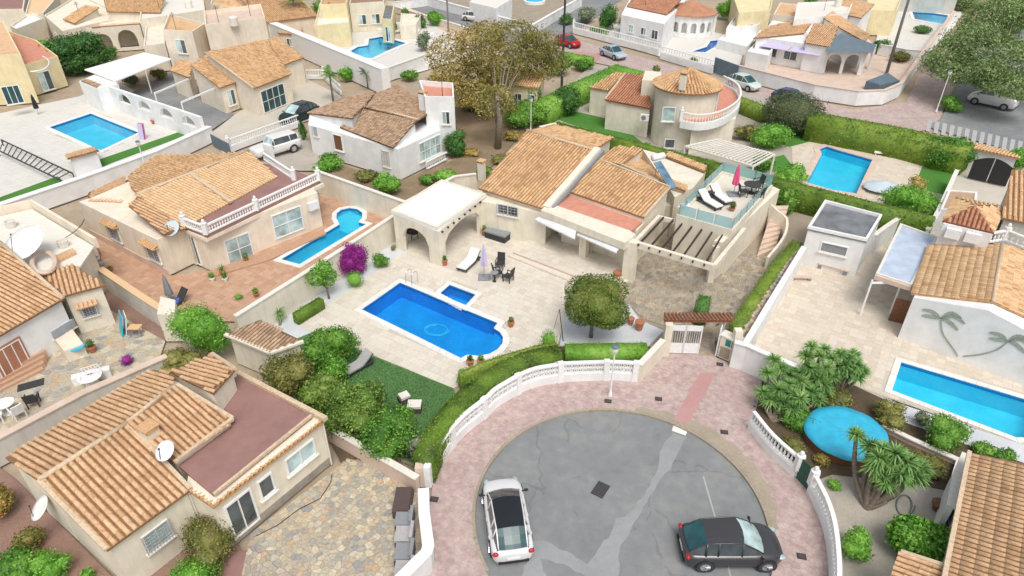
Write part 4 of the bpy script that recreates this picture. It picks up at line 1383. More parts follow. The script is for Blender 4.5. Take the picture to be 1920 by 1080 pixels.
manhole(at(1126,918,-.09), heading((1115,935),(1135,905)), 'double iron manhole cover with worn surround in the middle of the asphalt', .75, .5, name='manhole_cover')

# ================================================================ main villa plot
plotM = P2([(436,650),(440,600),(752,398),(905,350),(1030,250),(1740,424),(1740,440),(1500,470),(1490,500),(1382,628),(1340,640),(1338,668),(1250,664),(1197,712),(1057,713),(993,725),(935,757),(873,810),(808,905),(790,880),(612,810),(560,720)])
sheet('plot_ground', plotM, -.02, M['joint'])
deck = P2([(560,612),(585,592),(743,483),(765,470),(752,405),(905,352),(1010,390),(1190,440),(1190,525),(1160,540),(1062,560),(1055,612),(1045,650),(955,690),(905,705),(850,728),(690,662)])
paving('pool_terrace', deck, 0.0, 'creampave', 'grid', .5, gap=.014, h=.01, n_ind=300, off=.5)
sheet('garden_gravel', P2([(440,640),(455,598),(752,440),(765,470),(743,483),(585,592),(560,612),(600,622),(560,700)]), -.005, M['gravel'])
sheet('lawn', P2([(545,640),(602,616),(612,632),(690,664),(850,728),(862,760),(800,880),(600,790),(500,690)]), .018, M['lawn'])
sheet('tree_gravel', P2([(1050,648),(1055,605),(1062,572),(1180,572),(1200,600),(1245,620),(1215,650)]), .006, M['gravel'])
court = P2([(1065,552),(1160,535),(1190,500),(1190,440),(1350,470),(1440,470),(1480,455),(1500,470),(1480,500),(1380,612),(1338,606),(1338,668),(1308,664),(1250,640),(1250,612),(1205,598),(1180,572),(1062,572)])
paving('courtyard_paving', court, .004, 'crazy2', 'crazy', .33, gap=.02, h=.01, n_ind=300)
sheet('hedge_bed', P2([(1050,650),(1220,650),(1195,700),(1060,702),(990,715),(930,745),(870,795),(820,860),(800,880),(830,800),(860,740)]), .012, M['soil'])
up = P2([(953,482),(985,453),(1040,438),(1190,480),(1188,525),(1160,537),(1068,529)])
MB_ = MB().prism(up, 0, .13); s1 = MB_.build('terrace_step', M['creampave'], kind='structure')
up2 = P2([(962,476),(990,452),(1040,430),(1190,472),(1188,519),(1150,530),(1082,522)], .13)
paving('upper_terrace', up2, .26, 'creampave', 'grid', .5, gap=.014, h=.01)
MB().prism(up2, .131, .259).build('terrace_step', M['copingpink'], kind='structure')

stp = lambda pts: P2(pts)
pool(pool_main, 'large deep blue pool with rounded stepped end on the pale terrace', 'blueliner', steps=[
    (P2([(905,668),(927,616),(938,623),(944,633),(943,645),(934,656),(918,665)]), -.3), (P2([(885,668),(917,610),(927,616),(905,668)]), -.55)], stepm=None)
sp = pool(pool_spa, 'small square blue spa pool joined to the large pool', 'blueliner', depth=.8, rise=.058, coping=.28)
ed = MB
p, q = xy(820,551,.06), xy(868,577,.06)
st_ = thing('stepping_tile_row', 'row of white tiles dividing the small spa pool from the large pool', 'edge tiles', (p.x,p.y,0))
for k in range(8):
    c = p.lerp(q, (k+.5)/8); MB().fbox((c.x,c.y,0), Vector((AX.x,AX.y,0)), Vector((BX.x,BX.y,0)), (-.13,-.16,-.1),(.10,.16,.10)).build('white_tile', M['whitepaint'], st_)
ld = thing('pool_ladder', 'bright steel pool ladder at the far left corner of the large pool', 'pool ladder', at(768,527))
for u in (764,775):
    a = at(u,530+(u-764)*.4); f = Vector((AX.y*-1,AX.x,0)); f = Vector((-BX.x,-BX.y,0))
    MB().tube(smooth_path([a-f*.45, a-f*.45+Vector((0,0,.75)), a-f*.1+Vector((0,0,.85)), a+f*.12+Vector((0,0,.5)), a+f*.12+Vector((0,0,-.9))],4), .028, 6).build('handrail', M['chrome'], ld, smooth=True)
hose = thing('floating_hose', 'pale coiled hose floating on the large blue pool', 'pool hose', at(818,620,-.1))
hp = [at(818+24*math.cos(a)*(1-.02*a), 618+12*math.sin(a)*(1-.03*a), -.09) for a in np.linspace(0,11,50)]
MB().tube(hp, .015, 5).build('hose', M['cyanliner'], hose, smooth=True)

M['grassblade'] = m_leaf('grass_blades', [(.12,.24,.08),(.17,.32,.12),(.23,.38,.16)], .3)
# ---- carport pavilion
cp = H('open_pavilion', 'open cream pavilion with arches and a flat white roof', 'pavilion', (829,493))
zc = 2.65
cW, cS, cE, cN = [xy(u,v,zc) for u,v in ((737,402),(822,436),(905,372),(826,345))]
rW, rS, rE, rN = [xy(u,v,zc+.25) for u,v in ((733,395),(820,428),(912,364),(828,337))]
MB().prism([rW,rS,rE,rN], zc+.05, zc+.25).build('flat_roof', M['whitepaint'], cp)
parapet(cp, [rW,rS,rE,rN], zc+.25, .05, .2, 'cream2')
F1 = Face(cW, cS, -.02); F1.archwall(cp, 0, F1.L, zc+.05, .25, [(.75, F1.L-1.0, 0, 1.2, .95)], 'cream')
F2 = Face(cS, cE, -.02); F2.archwall(cp, .05, F2.L, zc+.04, .25, [(.75, F2.L-.5, 0, 1.5, .75)], 'cream')
fb = MB()
for k in range(8):
    x = .4+(F2.L-.8)*k/7; F2.box(fb, x-.05, x+.05, zc-.18, zc-.08, -.1, .12)
fb.build('beam_end', M['darkwood'], cp)
MB().prism([cN,cN+(cW-cN)*.05,cW,cW+(cN-cW).normalized()*0+(cS-cW).normalized()*.2,cN+(cS-cW).normalized()*.2], 0, zc).build('rear_wall', M['cream'], cp)

# ---- main house
mh = H('villa', 'large cream villa with terracotta tiled roofs behind the blue pool', 'house', (1086,487))
P, zf = roof(mh, [(897,353),(1017,391),(1113,282),(988,245)], (0,1), 3.0, 15, tile='B', n_ind=300, caps=[(2,3)])
Pr1 = P
body(mh, P, zf, 'cream', [.2,.1,.0,.25], 0)
Pb, zb = roof(mh, [P[3],P[2],(1150,258),(1040,234)], plane=(P[3],P[2],(1150,258,P[2].z-.7)), tile='B')
body(mh, Pb, zb, 'cream', [0,.2,.2,.2])
MB().bar(P[1]+Vector((.25,0,.05)), P[2]+Vector((.3,0,.12)), .5, .30).build('roof_parapet', M['cream2'], mh)
MB().bar(P[1]+Vector((.62,0,-.1)), P[2]+Vector((.66,0,-.05)), .3, .3).build('gutter', M['greycush'], mh)
chimney(xy(903,318,3.3), .45, .55, parent=mh, z=3.3)
MB().bar(at(1012,243,3.9), at(1042,236,3.9), .3, .5).build('chimney', M['peach'], mh)
P, zf = roof(mh, [(1064,358),(1207,408),(1256,352),(1118,297)], (0,1), 3.35, 14, tile='B', n_ind=0, caps=[(1,2)], verges=[(0,3),(2,3)])
body(mh, P, zf, 'cream', [.05,.1,.1,.1]); Pr2 = P
P, zf = roof(mh, [(1165,310),(1235,341),(1285,358),(1300,330),(1207,278)], (0,2), 3.5, 14, tile='B', verges=[(0,1)])
body(mh, P, zf, 'cream2', .15)
P, zf = roof(mh, [(1120,296),(1165,310),(1205,280),(1160,272)], (0,1), 3.3, 12, tile='B')
body(mh, P, zf, 'cream2', .1)
P, zf = roof(mh, [(1243,291),(1322,322),(1326,312),(1252,285)], (0,1), 3.4, 8, tile='B')
block(mh, P2([(1205,280),(1243,290),(1323,323),(1300,352),(1265,370)],3.2), 0, 3.2, 'cream2')
# red flat terrace and front parapet
rf = P2([(1030,386),(1062,359),(1209,411),(1178,438)], 3.0)
MB().prism(rf, 2.8, 3.0).build('red_terrace', M['redflat'], mh)
pf = P2([(1014,394),(1030,381),(1180,432),(1192,440),(1172,456)], 3.05)
MB().prism(pf, 2.55, 3.06).build('roof_parapet', M['cream2'], mh)
inner = P2([(1030,420),(1062,400),(1215,430),(1190,470)], 2.5)
MB().prism(P2([(1055,392),(1085,365),(1215,410),(1195,432)],2.8), 0, 2.8).build('wall', M['cream'], mh)
# awnings
awn = [((1010,403),(1078,427),(1003,414),(1076,443)), ((1083,428),(1163,452),(1079,443),(1157,472))]
for a,b,c,d in [((1025,398),(1083,418),(1004,410),(1078,446)),((1088,421),(1172,452),(1082,438),(1156,472))]:
    q = [at(*a,2.75), at(*b,2.75), at(*d,2.35), at(*c,2.35)]
    mb = MB(); mb.add(q+[p-Vector((0,0,.03)) for p in q], [(0,1,2,3),(7,6,5,4),(0,4,5,1),(1,5,6,2),(2,6,7,3),(3,7,4,0)])
    w_ = mb.build('awning', M['awning'], mh)
    MB().tube([q[3]-Vector((0,0,.06)), q[2]-Vector((0,0,.06))], .045, 6).build('awning_bar', M['whitepaint'], w_)
    fr_ = MB(); a_, b_ = q[3]-Vector((0,0,.06)), q[2]-Vector((0,0,.06)); fr_.add([a_,b_,b_-Vector((0,0,.12)),a_-Vector((0,0,.12))],[(0,1,2,3)]).build('valance', M['whitefab'], w_)
for u, v, w_ in ((1091,487,.5),(1175,527,.75)):
    b = xy(u,v); MB().fbox((b.x,b.y,0), Vector((AX.x,AX.y,0)), Vector((BX.x,BX.y,0)), (-w_/2,-.05,.0),(w_/2,.5,2.62 if u<1100 else 2.9)).build('pillar', M['cream'], mh)
a, b = xy(1000,460), xy(1025,462)
MB().prism(P2([(902,437),(1022,463),(1030,440),(912,415)]), 0, 2.6).build('wall', M['cream'], mh)
F = Face(P2([(902,437)])[0], P2([(1022,463)])[0], .004)
F.window(mh, (933,381), (972,408), 2, 1, glass='glass', bars=(6,4))
Fp = Face(xy(1025,440), xy(1180,482))
Fp.window(mh, None, None, 3, 1, metric=(1.0,3.4,.3,2.2), name='patio_door', glass='glass', sill=False)
Fp.window(mh, None, None, 2, 1, metric=(4.2,5.6,.3,2.2), name='patio_door', glass='glass', sill=False)
# solar heater
sh = thing('solar_water_heater', 'solar water heater with white tank and blue collector on the tiled roof', 'solar heater', at(1255,345,3.6))
a, b = at(1232,303,4.6), at(1262,352,3.9); s_ = (at(1244,300,4.6)-a)
q = [a-s_*.5, a+s_*.5, b+s_*.5, b-s_*.5]; mb = MB(); mb.add(q+[p-Vector((0,0,.09)) for p in q], [(0,1,2,3),(7,6,5,4),(0,4,5,1),(1,5,6,2),(2,6,7,3),(3,7,4,0)])
mb.build('collector_panel', m_glass('solar_blue', (.12,.24,.36), .2), sh)
MB().bar(q[0],q[3],.05).bar(q[1],q[2],.05).bar(q[2],q[3],.05).build('panel_frame', M['metal'], sh)
t_ = (q[1]-q[0]).normalized(); MB().tube([at(1234,294,4.75)-t_*.55, at(1234,294,4.75)-t_*.5, at(1234,294,4.75)+t_*.5, at(1234,294,4.75)+t_*.55], [.18,.25,.25,.18], 12).build('tank', M['whitepaint'], sh, smooth=True)
MB().bar(a, a-Vector((0,0,1.1)), .04).bar(a+s_*.4, a+s_*.4-Vector((0,0,1.1)), .04).build('stand', M['metal'], sh)
# roof terrace building
zt = 3.1
T0, T1, T2, T3 = [xy(u,v,zt) for u,v in ((1268,408),(1372,437),(1448,352),(1352,325))]
MB().prism([T0,T1,T2,T3], 0, zt).build('terrace_building_wall', M['cream2'], mh)
parapet(mh, [T0,T1,T2,T3], zt+.003, .22, .16, 'cream2')
MB().prism(offset([T0,T1,T2,T3],-.17)[::1] if False else [T0,T1,T2,T3], zt, zt+.002).build('terrace_floor', M['creampave'], mh)
B1 = xy(1328,522)
lw = P2([(1340,506,2.7),(1372,437,2.7),(1448,352,2.9),(1455,360,2.9)])
MB().prism([xy(1326,520), xy(1342,523), xy(1447,418), xy(1432,410)], 0, lambda x,y: 2.75).build('side_wall', M['cream2'], mh)
Fs = Face(xy(1342,523), xy(1447,418), .02)
gp_ = MB(); rails = MB(); q = offset([T0,T1,T2,T3], .08); up3 = Vector((0,0,1))
for i in range(4):
    a, b = q[i], q[(i+1)%4]; L_ = (b-a).length; k = max(2, round(L_/1.3))
    for j in range(k):
        p0, p1 = a.lerp(b,(j+.04)/k), a.lerp(b,(j+.96)/k)
        MB().prism([p0,p1,p1+Vector((.012,.012)),p0+Vector((.012,.012))], zt+.24, zt+.95).build('glass_panel', M['sheetglass'], mh)
        rails.bar((p0.x,p0.y,zt+.1),(p0.x,p0.y,zt+1.0),.04)
rails.build('rail_post', M['metal'], mh)
# pergola
zp = 2.65
fa, fb_ = at(1190,457,zp), at(1338,502,zp); ba, bb = at(1236,408,zp), at(1372,442,zp)
pg = thing('pergola', 'cream pergola frame with seven dark rafters over the stone courtyard', 'pergola', at(1335,520))
MB().bar(fa, fb_, .26, .42).build('front_beam', M['cream2'], pg)
MB().bar(ba, bb, .2, .3).build('rear_beam', M['cream2'], pg)
MB().bar(fb_, at(1395,432,zp), .24, .40).build('side_beam', M['cream2'], pg)
MB().bar(fa, ba, .24, .40).build('side_beam', M['cream2'], pg)
d_ = (fa-ba).normalized()
for k in range(7):
    t = (k+.45)/7.2
    MB().bar(ba.lerp(bb,t*1.0)+up3*.1, fa.lerp(fb_,t)+d_*.22+up3*.1, .09, .13).build('rafter', M['darkwood'], pg)
MB().bar(at(1330,528), at(1330,528)+up3*zp, .38).build('pillar', M['cream2'], pg)
MB().prism(P2([(1232,436),(1262,442),(1310,440),(1325,412),(1262,390)]), 0, 2.3).build('wall', M['cream'], mh)
MB().prism(P2([(1283,472),(1330,487),(1345,466),(1300,452)]), .9, .95).build('store_roof', M['roofblue'], mh)
# outside stair
sr = thing('garden_stair', 'curved beige stone stair rising beside the villa roof terrace', 'stair', at(1440,470))
for k in range(9):
    t = k/8; a = Vector(at(1418,486-58*t*.95, 0)); a = xy(1418+22*t, 484-56*t); b = xy(1452+16*t, 470-44*t)
    a2 = xy(1418+22*(t+.14), 484-56*(t+.14)); b2 = xy(1452+16*(t+.14), 470-44*(t+.14))
    MB().prism([a,b,b2,a2], 0, .17*(k+1)).build('stair_tread', M['copingpink'], sr)
sp_ = P2([(1440,482,.9),(1462,455,1.2),(1476,425,1.8),(1478,398,2.2),(1462,386,2.4),(1448,378,2.5)])
ribbon(MB(), [Vector(p) for p in smooth_path(sp_,5)], .16, 0, lambda i: .9+ i*.055).build('curved_parapet', M['cream2'], sr)
# terrace furniture
zz = zt+.01
lounger(at(1330,385,zz), heading((1345,395),(1305,372)), 'white sun lounger nearest the glass edge of the villa roof terrace', group='white loungers on the roof terrace')
lounger(at(1350,375,zz), heading((1362,388),(1325,362)), 'white sun lounger beside the plant on the villa roof terrace', group='white loungers on the roof terrace')
parasol_closed(at(1375,365,zz), 'closed bright pink parasol on the villa roof terrace', 'pink', 2.3)
table(at(1408,362,zz), 'dark round table on the villa roof terrace', .6)
for i,(u,v,a,lb) in enumerate(((1392,368,0,'dark chair left of the round roof terrace table'),(1420,352,3.4,'dark chair behind the round roof terrace table'),(1422,372,2.4,'dark chair by the right glass rail of the roof terrace'))): armchair(at(u,v,zz), a, lb, group='chairs round the roof terrace table')
table(at(1332,372,zz), 'small round side table between the two white roof terrace loungers', .25, .5)
for u, v, lb in ((1372,395,'low bushy green plant at the foot of the roof terrace loungers'),): pot_plant(at(u,v,zz), lb, .2,.2, lm='leafolive', ph=.5)
pot_plant(at(1284,392,zz), 'round white pot plant outside the corner of the roof terrace', .35,.3,pm='whitepaint', lm='leafgrey', ph=.3)
# ---- pool side furniture
lounger(at(879,498), heading((865,510),(900,478)), 'grey framed lounger with white cushion beside the pool', L=2.0, W=.75)
parasol_closed(at(908,521), 'closed lilac parasol on a square base between lounger and chairs', 'lilac', 2.5)
for u,v,a,lb in ((933,520,.3,'high backed dark rattan chair facing the closed lilac parasol'),(953,527,2.6,'dark rattan armchair furthest from the pool lounger'),(938,503,-1.8,'dark rattan chair behind the small bistro table')): armchair(at(u,v), a, lb, group='rattan chairs by the pool', h=1.05)
table(at(927,528), 'small dark bistro table with a stone top by the rattan chairs', .27, .72, top='greycush')
sb = local('storage_box', 'long dark rattan storage box against the villa wall', 'storage box')
MB().box((-.85,-.4,0),(.85,.4,.5)).build('box_body', M['rattan'], sb); MB().box((-.9,-.45,.5),(.9,.45,.62)).build('lid', M['greycush'], sb)
place(sb, at(933,447), -ANG)
bb_ = local('barbecue', 'dark kettle barbecue set inside the shady pavilion arch', 'barbecue')
MB().lathe((0,0,.6),[(.05,0),(.28,.1),(.33,.25),(.28,.42),(.1,.52)],12).build('kettle', M['black'], bb_)
for i in range(3): MB().tube([(0,0,.7),(.32*math.cos(i*2.1),.32*math.sin(i*2.1),0)],.02,5).build('leg', M['metal'], bb_)
place(bb_, at(770,452))
armchair(at(776,446), 2, 'dark slatted chair standing in the shade of the pavilion arch')
for u,v,lb,pl,h_ in ((908,441,'terracotta pot with green plant by the pavilion pillar','ball',.45),(834,497,'small terracotta pot at the foot of the pavilion corner','ball',.4),(1157,522,'leaning terracotta urn beside the large cream pillar','vase',.5),(958,612,'terracotta pot plant on the terrace right of the pool','ball',.35),(882,685,'terracotta pot plant at the near end of the pool','ball',.35),(1182,608,'dark terracotta jar on the white gravel edge','vase',.45),(1198,618,'large terracotta jar beside the gate gravel','vase',.6),(902,683,'small dark potted plant beside the near pool pot','ball',.3)):
    pot_plant(at(u,v,.02), lb, h_, .2 if h_<.5 else .26, pl, ph=.35, group='terracotta pots round the pool terrace')

# ---- M boundary walls
wall([(440,592),(600,492),(755,392)], 2.0, 'long cream boundary wall between the two left pools', 'cream2', .18)
wall([(590,318),(760,378)], 2.0, 'cream garden wall behind the narrow pool', 'cream2', .18)
wall([(760,378),(852,330),(893,325)], 2.1, 'cream wall rising behind the white pavilion roof', 'cream2', .18)
# lattice front wall
bp = [Vector(p) for p in smooth_path(P2([(803,915),(812,893),(827,866),(848,838),(873,811),(913,779),(935,759),(993,727),(1045,716),(1057,714),(1143,711),(1195,714)]), 5)]
fw = thing('lattice_wall', 'curved white garden wall with pierced lattice blocks round the turning circle', 'wall', (bp[0].x,bp[0].y,0))
ribbon(MB(), bp, .2, 0, .52).build('base_wall', M['white'], fw)
ribbon(MB(), bp, .24, 1.16, 1.24).build('coping', M['whitepaint'], fw)
mb = MB(); s_ = .30
for k in (-1,1): mb.box((k*.135-.015,-.04,0),(k*.135+.015,.04,s_))
mb.box((-.12,-.04,0),(.12,.04,.03)); mb.box((-.12,-.04,s_-.03),(.12,.04,s_))
mb.bar((-.12,0,.03),(.12,0,s_-.03),.06,.03,Vector((0,1,0))); mb.bar((.12,0,.03),(-.12,0,s_-.03),.06,.03,Vector((0,1,0)))
lat = bpy.data.meshes.new('lattice_block'); lat.from_pydata([tuple(p) for p in mb.v],[],mb.f); lat.materials.append(M['whitepaint'])
pp = resample(bp, .305)
for i in range(len(pp)-1):
    d = pp[i+1]-pp[i]; c = (pp[i]+pp[i+1])/2; a = math.atan2(d.y,d.x)
    if i % 8 == 0 or i == len(pp)-2:
        MB().fbox((c.x,c.y,0), Vector((d.x,d.y,0)).normalized(), Vector((-d.y,d.x,0)).normalized(), (-.15,-.14,.0),(.15,.14,1.3)).build('pier', M['whitepaint'], fw)
    else:
        for r_ in range(2): inst('lattice_block', lat, fw, Matrix.Translation((c.x,c.y,.53+r_*.31)) @ Matrix.Rotation(a,4,'Z'))
wall([(1199,683),(1244,636)], 1.25, 'short cream wall sloping up to the entrance gate', 'cream2', .22, ztop=1.25)
# end pier by H1
MB().fbox(at(795,905), Vector((1,0,0)), Vector((0,1,0)), (-.3,-.25,0),(.3,.25,1.2)).build('gate_pier', M['copingpink'], tag(H('wall_pier','cream pier ending the lattice wall above the grey sofas','pier',(795,905))) )
# entrance portico
eg = H('entrance_gateway', 'tiled entrance gateway with white metal gate to the courtyard', 'gateway', (1300,662))
for u in (1249,1312-0,1372):
    pass
gl, gm, gr = xy(1248,662), xy(1308,664), xy(1340,668)
dz = 2.15
for q_ in (xy(1246,664), xy(1372,676)):
    MB().fbox((q_.x,q_.y,0), Vector((1,0,0)), Vector((0,1,0)), (-.2,-.2,0),(.2,.2,dz-.02)).build('gate_pillar', M['cream2'], eg)
a, b = at(1246,601,dz+.1), at(1374,601,dz+.1); c, d = at(1374,588,dz+.3), at(1246,588,dz+.3)
P, zf = roof(eg, [(1245,602),(1374,602),(1374,588),(1245,588)], (0,1), dz+.05, 15, tile='R', n_ind=300, w=.2, L=.3)
gt = MB(); 
def gate_leaf(parent, a, b, h, mat='whitepaint', slats=5):
    a = Vector((a.x,a.y,0)); b = Vector((b.x,b.y,0)); L_ = (b-a).length; t = (b-a)/L_; n_ = Vector((-t.y,t.x,0))
    f = MB(); z = Vector((0,0,1))
    for x in (0, L_): f.bar(a+t*x+z*.05, a+t*x+z*h, .06)
    for zz_ in (.08, h-.03): f.bar(a+z*zz_, b+z*zz_, .05)
    o = f.build('gate_frame', M[mat], parent)
    MB().fbox(a, t, n_, (.04,-.015,.1),(L_-.04,.015,h*.38)).build('lower_panel', M[mat], o)
    MB().fbox(a, t, n_, (.04,-.015,h*.82),(L_-.04,.015,h-.06)).build('upper_panel', M[mat], o)
    m = MB(); k = int(L_/.12)
    for i in range(1,k): m.bar(a+t*(L_*i/k)+z*h*.38, a+t*(L_*i/k)+z*h*.82, .018)
    m.build('gate_bars', M[mat], o)
    return o
mid = (gl+gm)/2
gate_leaf(eg, gl, mid, 1.95); gate_leaf(eg, mid+Vector((.04,0)), gm, 1.95)
gate_leaf(eg, xy(1341,668), xy(1352,640), 1.9)
mc = H('meter_cabinet', 'cream meter cabinet with two dark green doors beside the gateway', 'cabinet', (1365,680))
ca, cb = xy(1344,668), xy(1378,683)
Fc = Face(ca, cb)
Fc.box(MB(), 0, Fc.L, 0, 1.45, -.5, 0).build('cabinet_wall', M['cream2'], mc)
Fc.box(MB(), -.05, Fc.L+.05, 1.452, 1.52, -.55, .05).build('cap', M['offwhite'], mc)
for x in (.30,.62): Fc.box(MB(), Fc.L*x, Fc.L*(x+.26), .95, 1.35, .0, .03).build('door', M['teal'], mc)
Fc.box(MB(), .1, Fc.L*.62, .1, .8, .0, .02).build('panel', M['joint'], mc)
mat_ = M['redflat']
# white right boundary wall
wall([(1378,640),(1402,646),(1432,660),(1500,688)], 1.7, 'plain white wall right of the entrance gateway', 'white', .2, 'whitepaint', ztop=1.7)
rwp = [(1398,643),(1460,540),(1508,462)]
wall(rwp, 1.75, 'white side wall with pink stone cap along the courtyard hedge', 'white', .2, 'whitepaint', ztop=1.75)
rk = thing('rockery_edge', 'line of pink and grey rocks topping the courtyard side wall', 'rock border', at(1390,640))
for i in range(60):
    t = i/60; p = at(1384+(1500-1384)*t, 640+(455-640)*t, 1.15)
    m = MB().ball(p+Vector((random.uniform(-.08,.08),random.uniform(-.1,.1),0)), (random.uniform(.1,.2),random.uniform(.1,.17),random.uniform(.08,.14)), 6, 4, .35)
    m.build('rock', M['crazy'] if i%3 else M['copingpink'], rk)
MB().prism(P2([(1375,640),(1392,650),(1508,458),(1496,452)],1.1), 0, 1.1).build('planter_bed', M['stonebase'], rk)
# hedges & plants of the villa
hedge_uv([(1381,610),(1420,550),(1455,500),(1495,452)], .75, 1.3, 'long clipped hedge along the right courtyard wall')
hb = [(1050,656),(1000,665),(950,685),(905,712),(870,742),(838,775),(812,815),(793,860)]
hedge(P2(hb, 1.5), .95, 1.55, 'wide clipped olive green hedge curving inside the lattice wall', dens=130)
hedge(P2([(862,700),(905,680),(950,665),(1010,648),(1045,643)], 1.1), .3, 1.1, 'thin row of hedge edging the planted strip by the pool')
hedge_uv([(1060,652),(1215,650)], .9, .85, 'low bright green hedge behind the lattice wall', mat='hedgeb')
bush(1028,662, 1.05, 1.65, 'round topped bright green clipped shrub at the hedge corner', 'hedgeb', 2, .08, 180)
tree(1108,632, 3.8, (2.0,2.0,1.45), 'large ball shaped topiary tree with one trunk on white gravel', 'leafball', 26, .12, 150, base=.2, size=.5, trunk_r=.13, limbs=4, inner=.85, jitter=.6)
hedge(P2([(1315,580),(1321,560)],1.2), .75, 1.45, 'dark clipped block shrub standing alone in the courtyard', mat='hedged')
tree(617,560, 2.7, (1.15,1.0,1.0), 'small lemon tree by the cream boundary wall', 'hedgeb', 11, .2, 85, core=False, trunk_r=.07)
bush(668,512, 2.0, 2.3, 'mass of purple bougainvillea against the boundary wall', 'purple', 7, .11, 170)
bush(667,537, 1.25, 1.1, 'round yellow green clipped ball below the bougainvillea', 'hedgeb', 1, .07, 200)
bush(715,500, 1.25, 1.1, 'round leafy green shrub right of the bougainvillea', 'leafmid', 5, .13, 110)
hedge_uv([(552,588),(602,558)], .5, .75, 'short low box hedge beside the boundary wall', mat='hedge')
yucca(525,610, [(525,592,.35),(522,585,.6)], 'spiky green plant at the low end of the gravel bed', name='agave_plant', cat='plant', L=.6, n=50)
bush(738,470, .5,.6,'small olive shrub beside the pavilion wall','leafolive',3,.1,110)
hedge_b = [(1040,232),(1180,268),(1330,305),(1500,350),(1640,385),(1752,412)]
hedge(P2(hedge_b, 1.9), 1.0, 2.0, 'very long clipped hedge running behind the villa', mat='hedge', dens=55, leaf=.13)
# storage hut
hut = H('garden_hut', 'low cream garden hut with a weathered tiled roof', 'hut', (480,690))
P, zf = roof(hut, [(422,627),(507,662),(569,640),(486,600)], (0,1), 2.0, 6, tile='C', n_ind=300, w=.22, L=.34)
body(hut, P, zf, 'cream2', .12)
MB().bar(P[1], P[2], .2,.12).bar(P[0],P[1],.2,.12).build('roof_edge', M['cream2'], hut)
# shrub row
M['leafshrub'] = m_leaf('oleander_leaves', [(.06,.12,.02),(.13,.24,.04),(.22,.36,.06),(.36,.48,.12)])
R1_ = [(628,682,3.0,2.5,'leafmid','round leafy tree nearest the garden hut'),(553,738,3.2,2.7,'leafolive','spreading olive green shrub beside the hut wall'),(628,722,1.7,2.0,'hedgeb','small bright green shrub in the middle of the border'),(600,768,2.6,2.2,'leafshrub','wide green shrub in the border below the hut'),(672,808,3.7,2.9,'leafshrub','big oleander with pink flowers beside the lawn'),(738,848,3.0,2.7,'leafmid','oleander with red flowers at the low end of the border'),(783,862,1.3,1.6,'leafgrey','thin pale shrub inside the curved hedge')]
for u,v,w_,h_,m_,lb in R1_:
    bush(u,v,w_,h_,lb,m_,14,.15,85,flowers=(M and 'redflower',26,.13) if 'flowers' in lb else None, group=None, size=.45)
bush(880,722,1.3,.9,'loose bright shrub at the pool end of the hedge','hedgeb',5,.12,110)
lounger(at(672,692), heading((665,700),(700,680)), 'grey white lounger left on the lawn beside the shrubs', 'ltcush', L=1.7)
sofa_unit(at(758,752,.02), .6, 'white topped garden seat upper of the two on the lawn', .5,.55, 'offwhite', back=False, name='garden_stool')
sofa_unit(at(777,768,.02), 0, 'white topped garden seat lower of the two on the lawn', .6,.75, 'offwhite', back=False, name='garden_stool')
street_lamp(at(1144,742), 'white street lamp before the low bright hedge', 3.1)
cl = thing('washing_line_pole', 'slim grey post with stays beside the topiary tree', 'pole', at(1056,640))
MB().tube([at(1056,640), at(1049,580,1.6)], .025, 6).bar(at(1038,618), at(1049,580,1.6), .015).build('pole', M['darkmetal'], cl)

lp = P2([(560,640),(602,618),(612,634),(690,666),(848,730),(858,760),(800,870),(620,790)]); gx = []
while len(gx) < 16000:
    a_, b_, c_ = random.choice(lp), random.random(), random.random(); x_ = random.uniform(min(p.x for p in lp), max(p.x for p in lp)); y_ = random.uniform(min(p.y for p in lp), max(p.y for p in lp))
    if inside((x_,y_), lp): gx.append((x_,y_,.045))
leaf_mesh('grass', np.array(gx), np.tile([0,.3,.8],(len(gx),1)), .09, .035, 'grassblade', None, jitter=.5, kind='stuff')
V3 = lambda p, z: Vector((p.x, p.y, z))
def flat(parent, pts, z, mat, th=.12, name='flat_roof'):
    return MB().prism(P2(pts, z), z-th, z).build(name, M[mat], parent)
# ================================================================ house at lower left
h = H('bungalow', 'cream bungalow with ochre tiled roofs and a brown flat roof terrace', 'house', (500,1010))
A_, zfA = roof(h, [(283,693),(10,858),(73,902),(240,794),(332,720),(320,697)], (0,1), 2.85, 14, tile='A', n_ind=0, caps=[(2,3),(3,4)])
body(h, A_, zfA, 'cream', [.15,.15,-.05,0,0,.05])
P, zfB = roof(h, [(200,1032),(357,918),(240,794),(73,902)], plane=((200,1032,2.8),(357,918,2.8),A_[2]-Vector((0,0,.03))), tile='A', n_ind=300, verges=[(0,3),(1,2)])
body(h, P, zfB, 'cream', [.18,.1,0,.16])
p0, p1, p2 = P[0]+up3*.14, P[1]+up3*.14, P[3]+up3*.14
C_, zfC = roof(h, [(328,868),(437,786),(332,722),(240,795)], plane=(p0,p1,p2), tile='A', n_ind=0, verges=[(0,1),(1,2)])
body(h, C_, zfC, 'cream', .1)
D_, zfD = roof(h, [(320,697),(397,664),(441,693),(400,738),(346,712)], plane=(A_[0],A_[1],A_[2]), tile='A', verges=[(1,2)])
body(h, D_, zfD, 'cream', [.1,.15,.1,.05,.05])
flat(h, [(446,704),(585,781),(400,928),(333,872),(437,786),(396,737)], 2.9, 'brownflat')
tb = P2([(350,915,2.7),(400,947,2.7),(604,789,2.7),(446,702,2.7),(380,760,2.7)])
block(h, tb, 0, 2.78, 'cream')
P, zf = roof(h, [(400,952),(610,788),(584,779),(400,926)], (0,1), 2.78, 22, tile='D', w=.22, L=.3)
P, zf = roof(h, [(356,922),(400,952),(400,926),(362,900)], (0,1), 2.78, 22, tile='D', w=.22, L=.3)
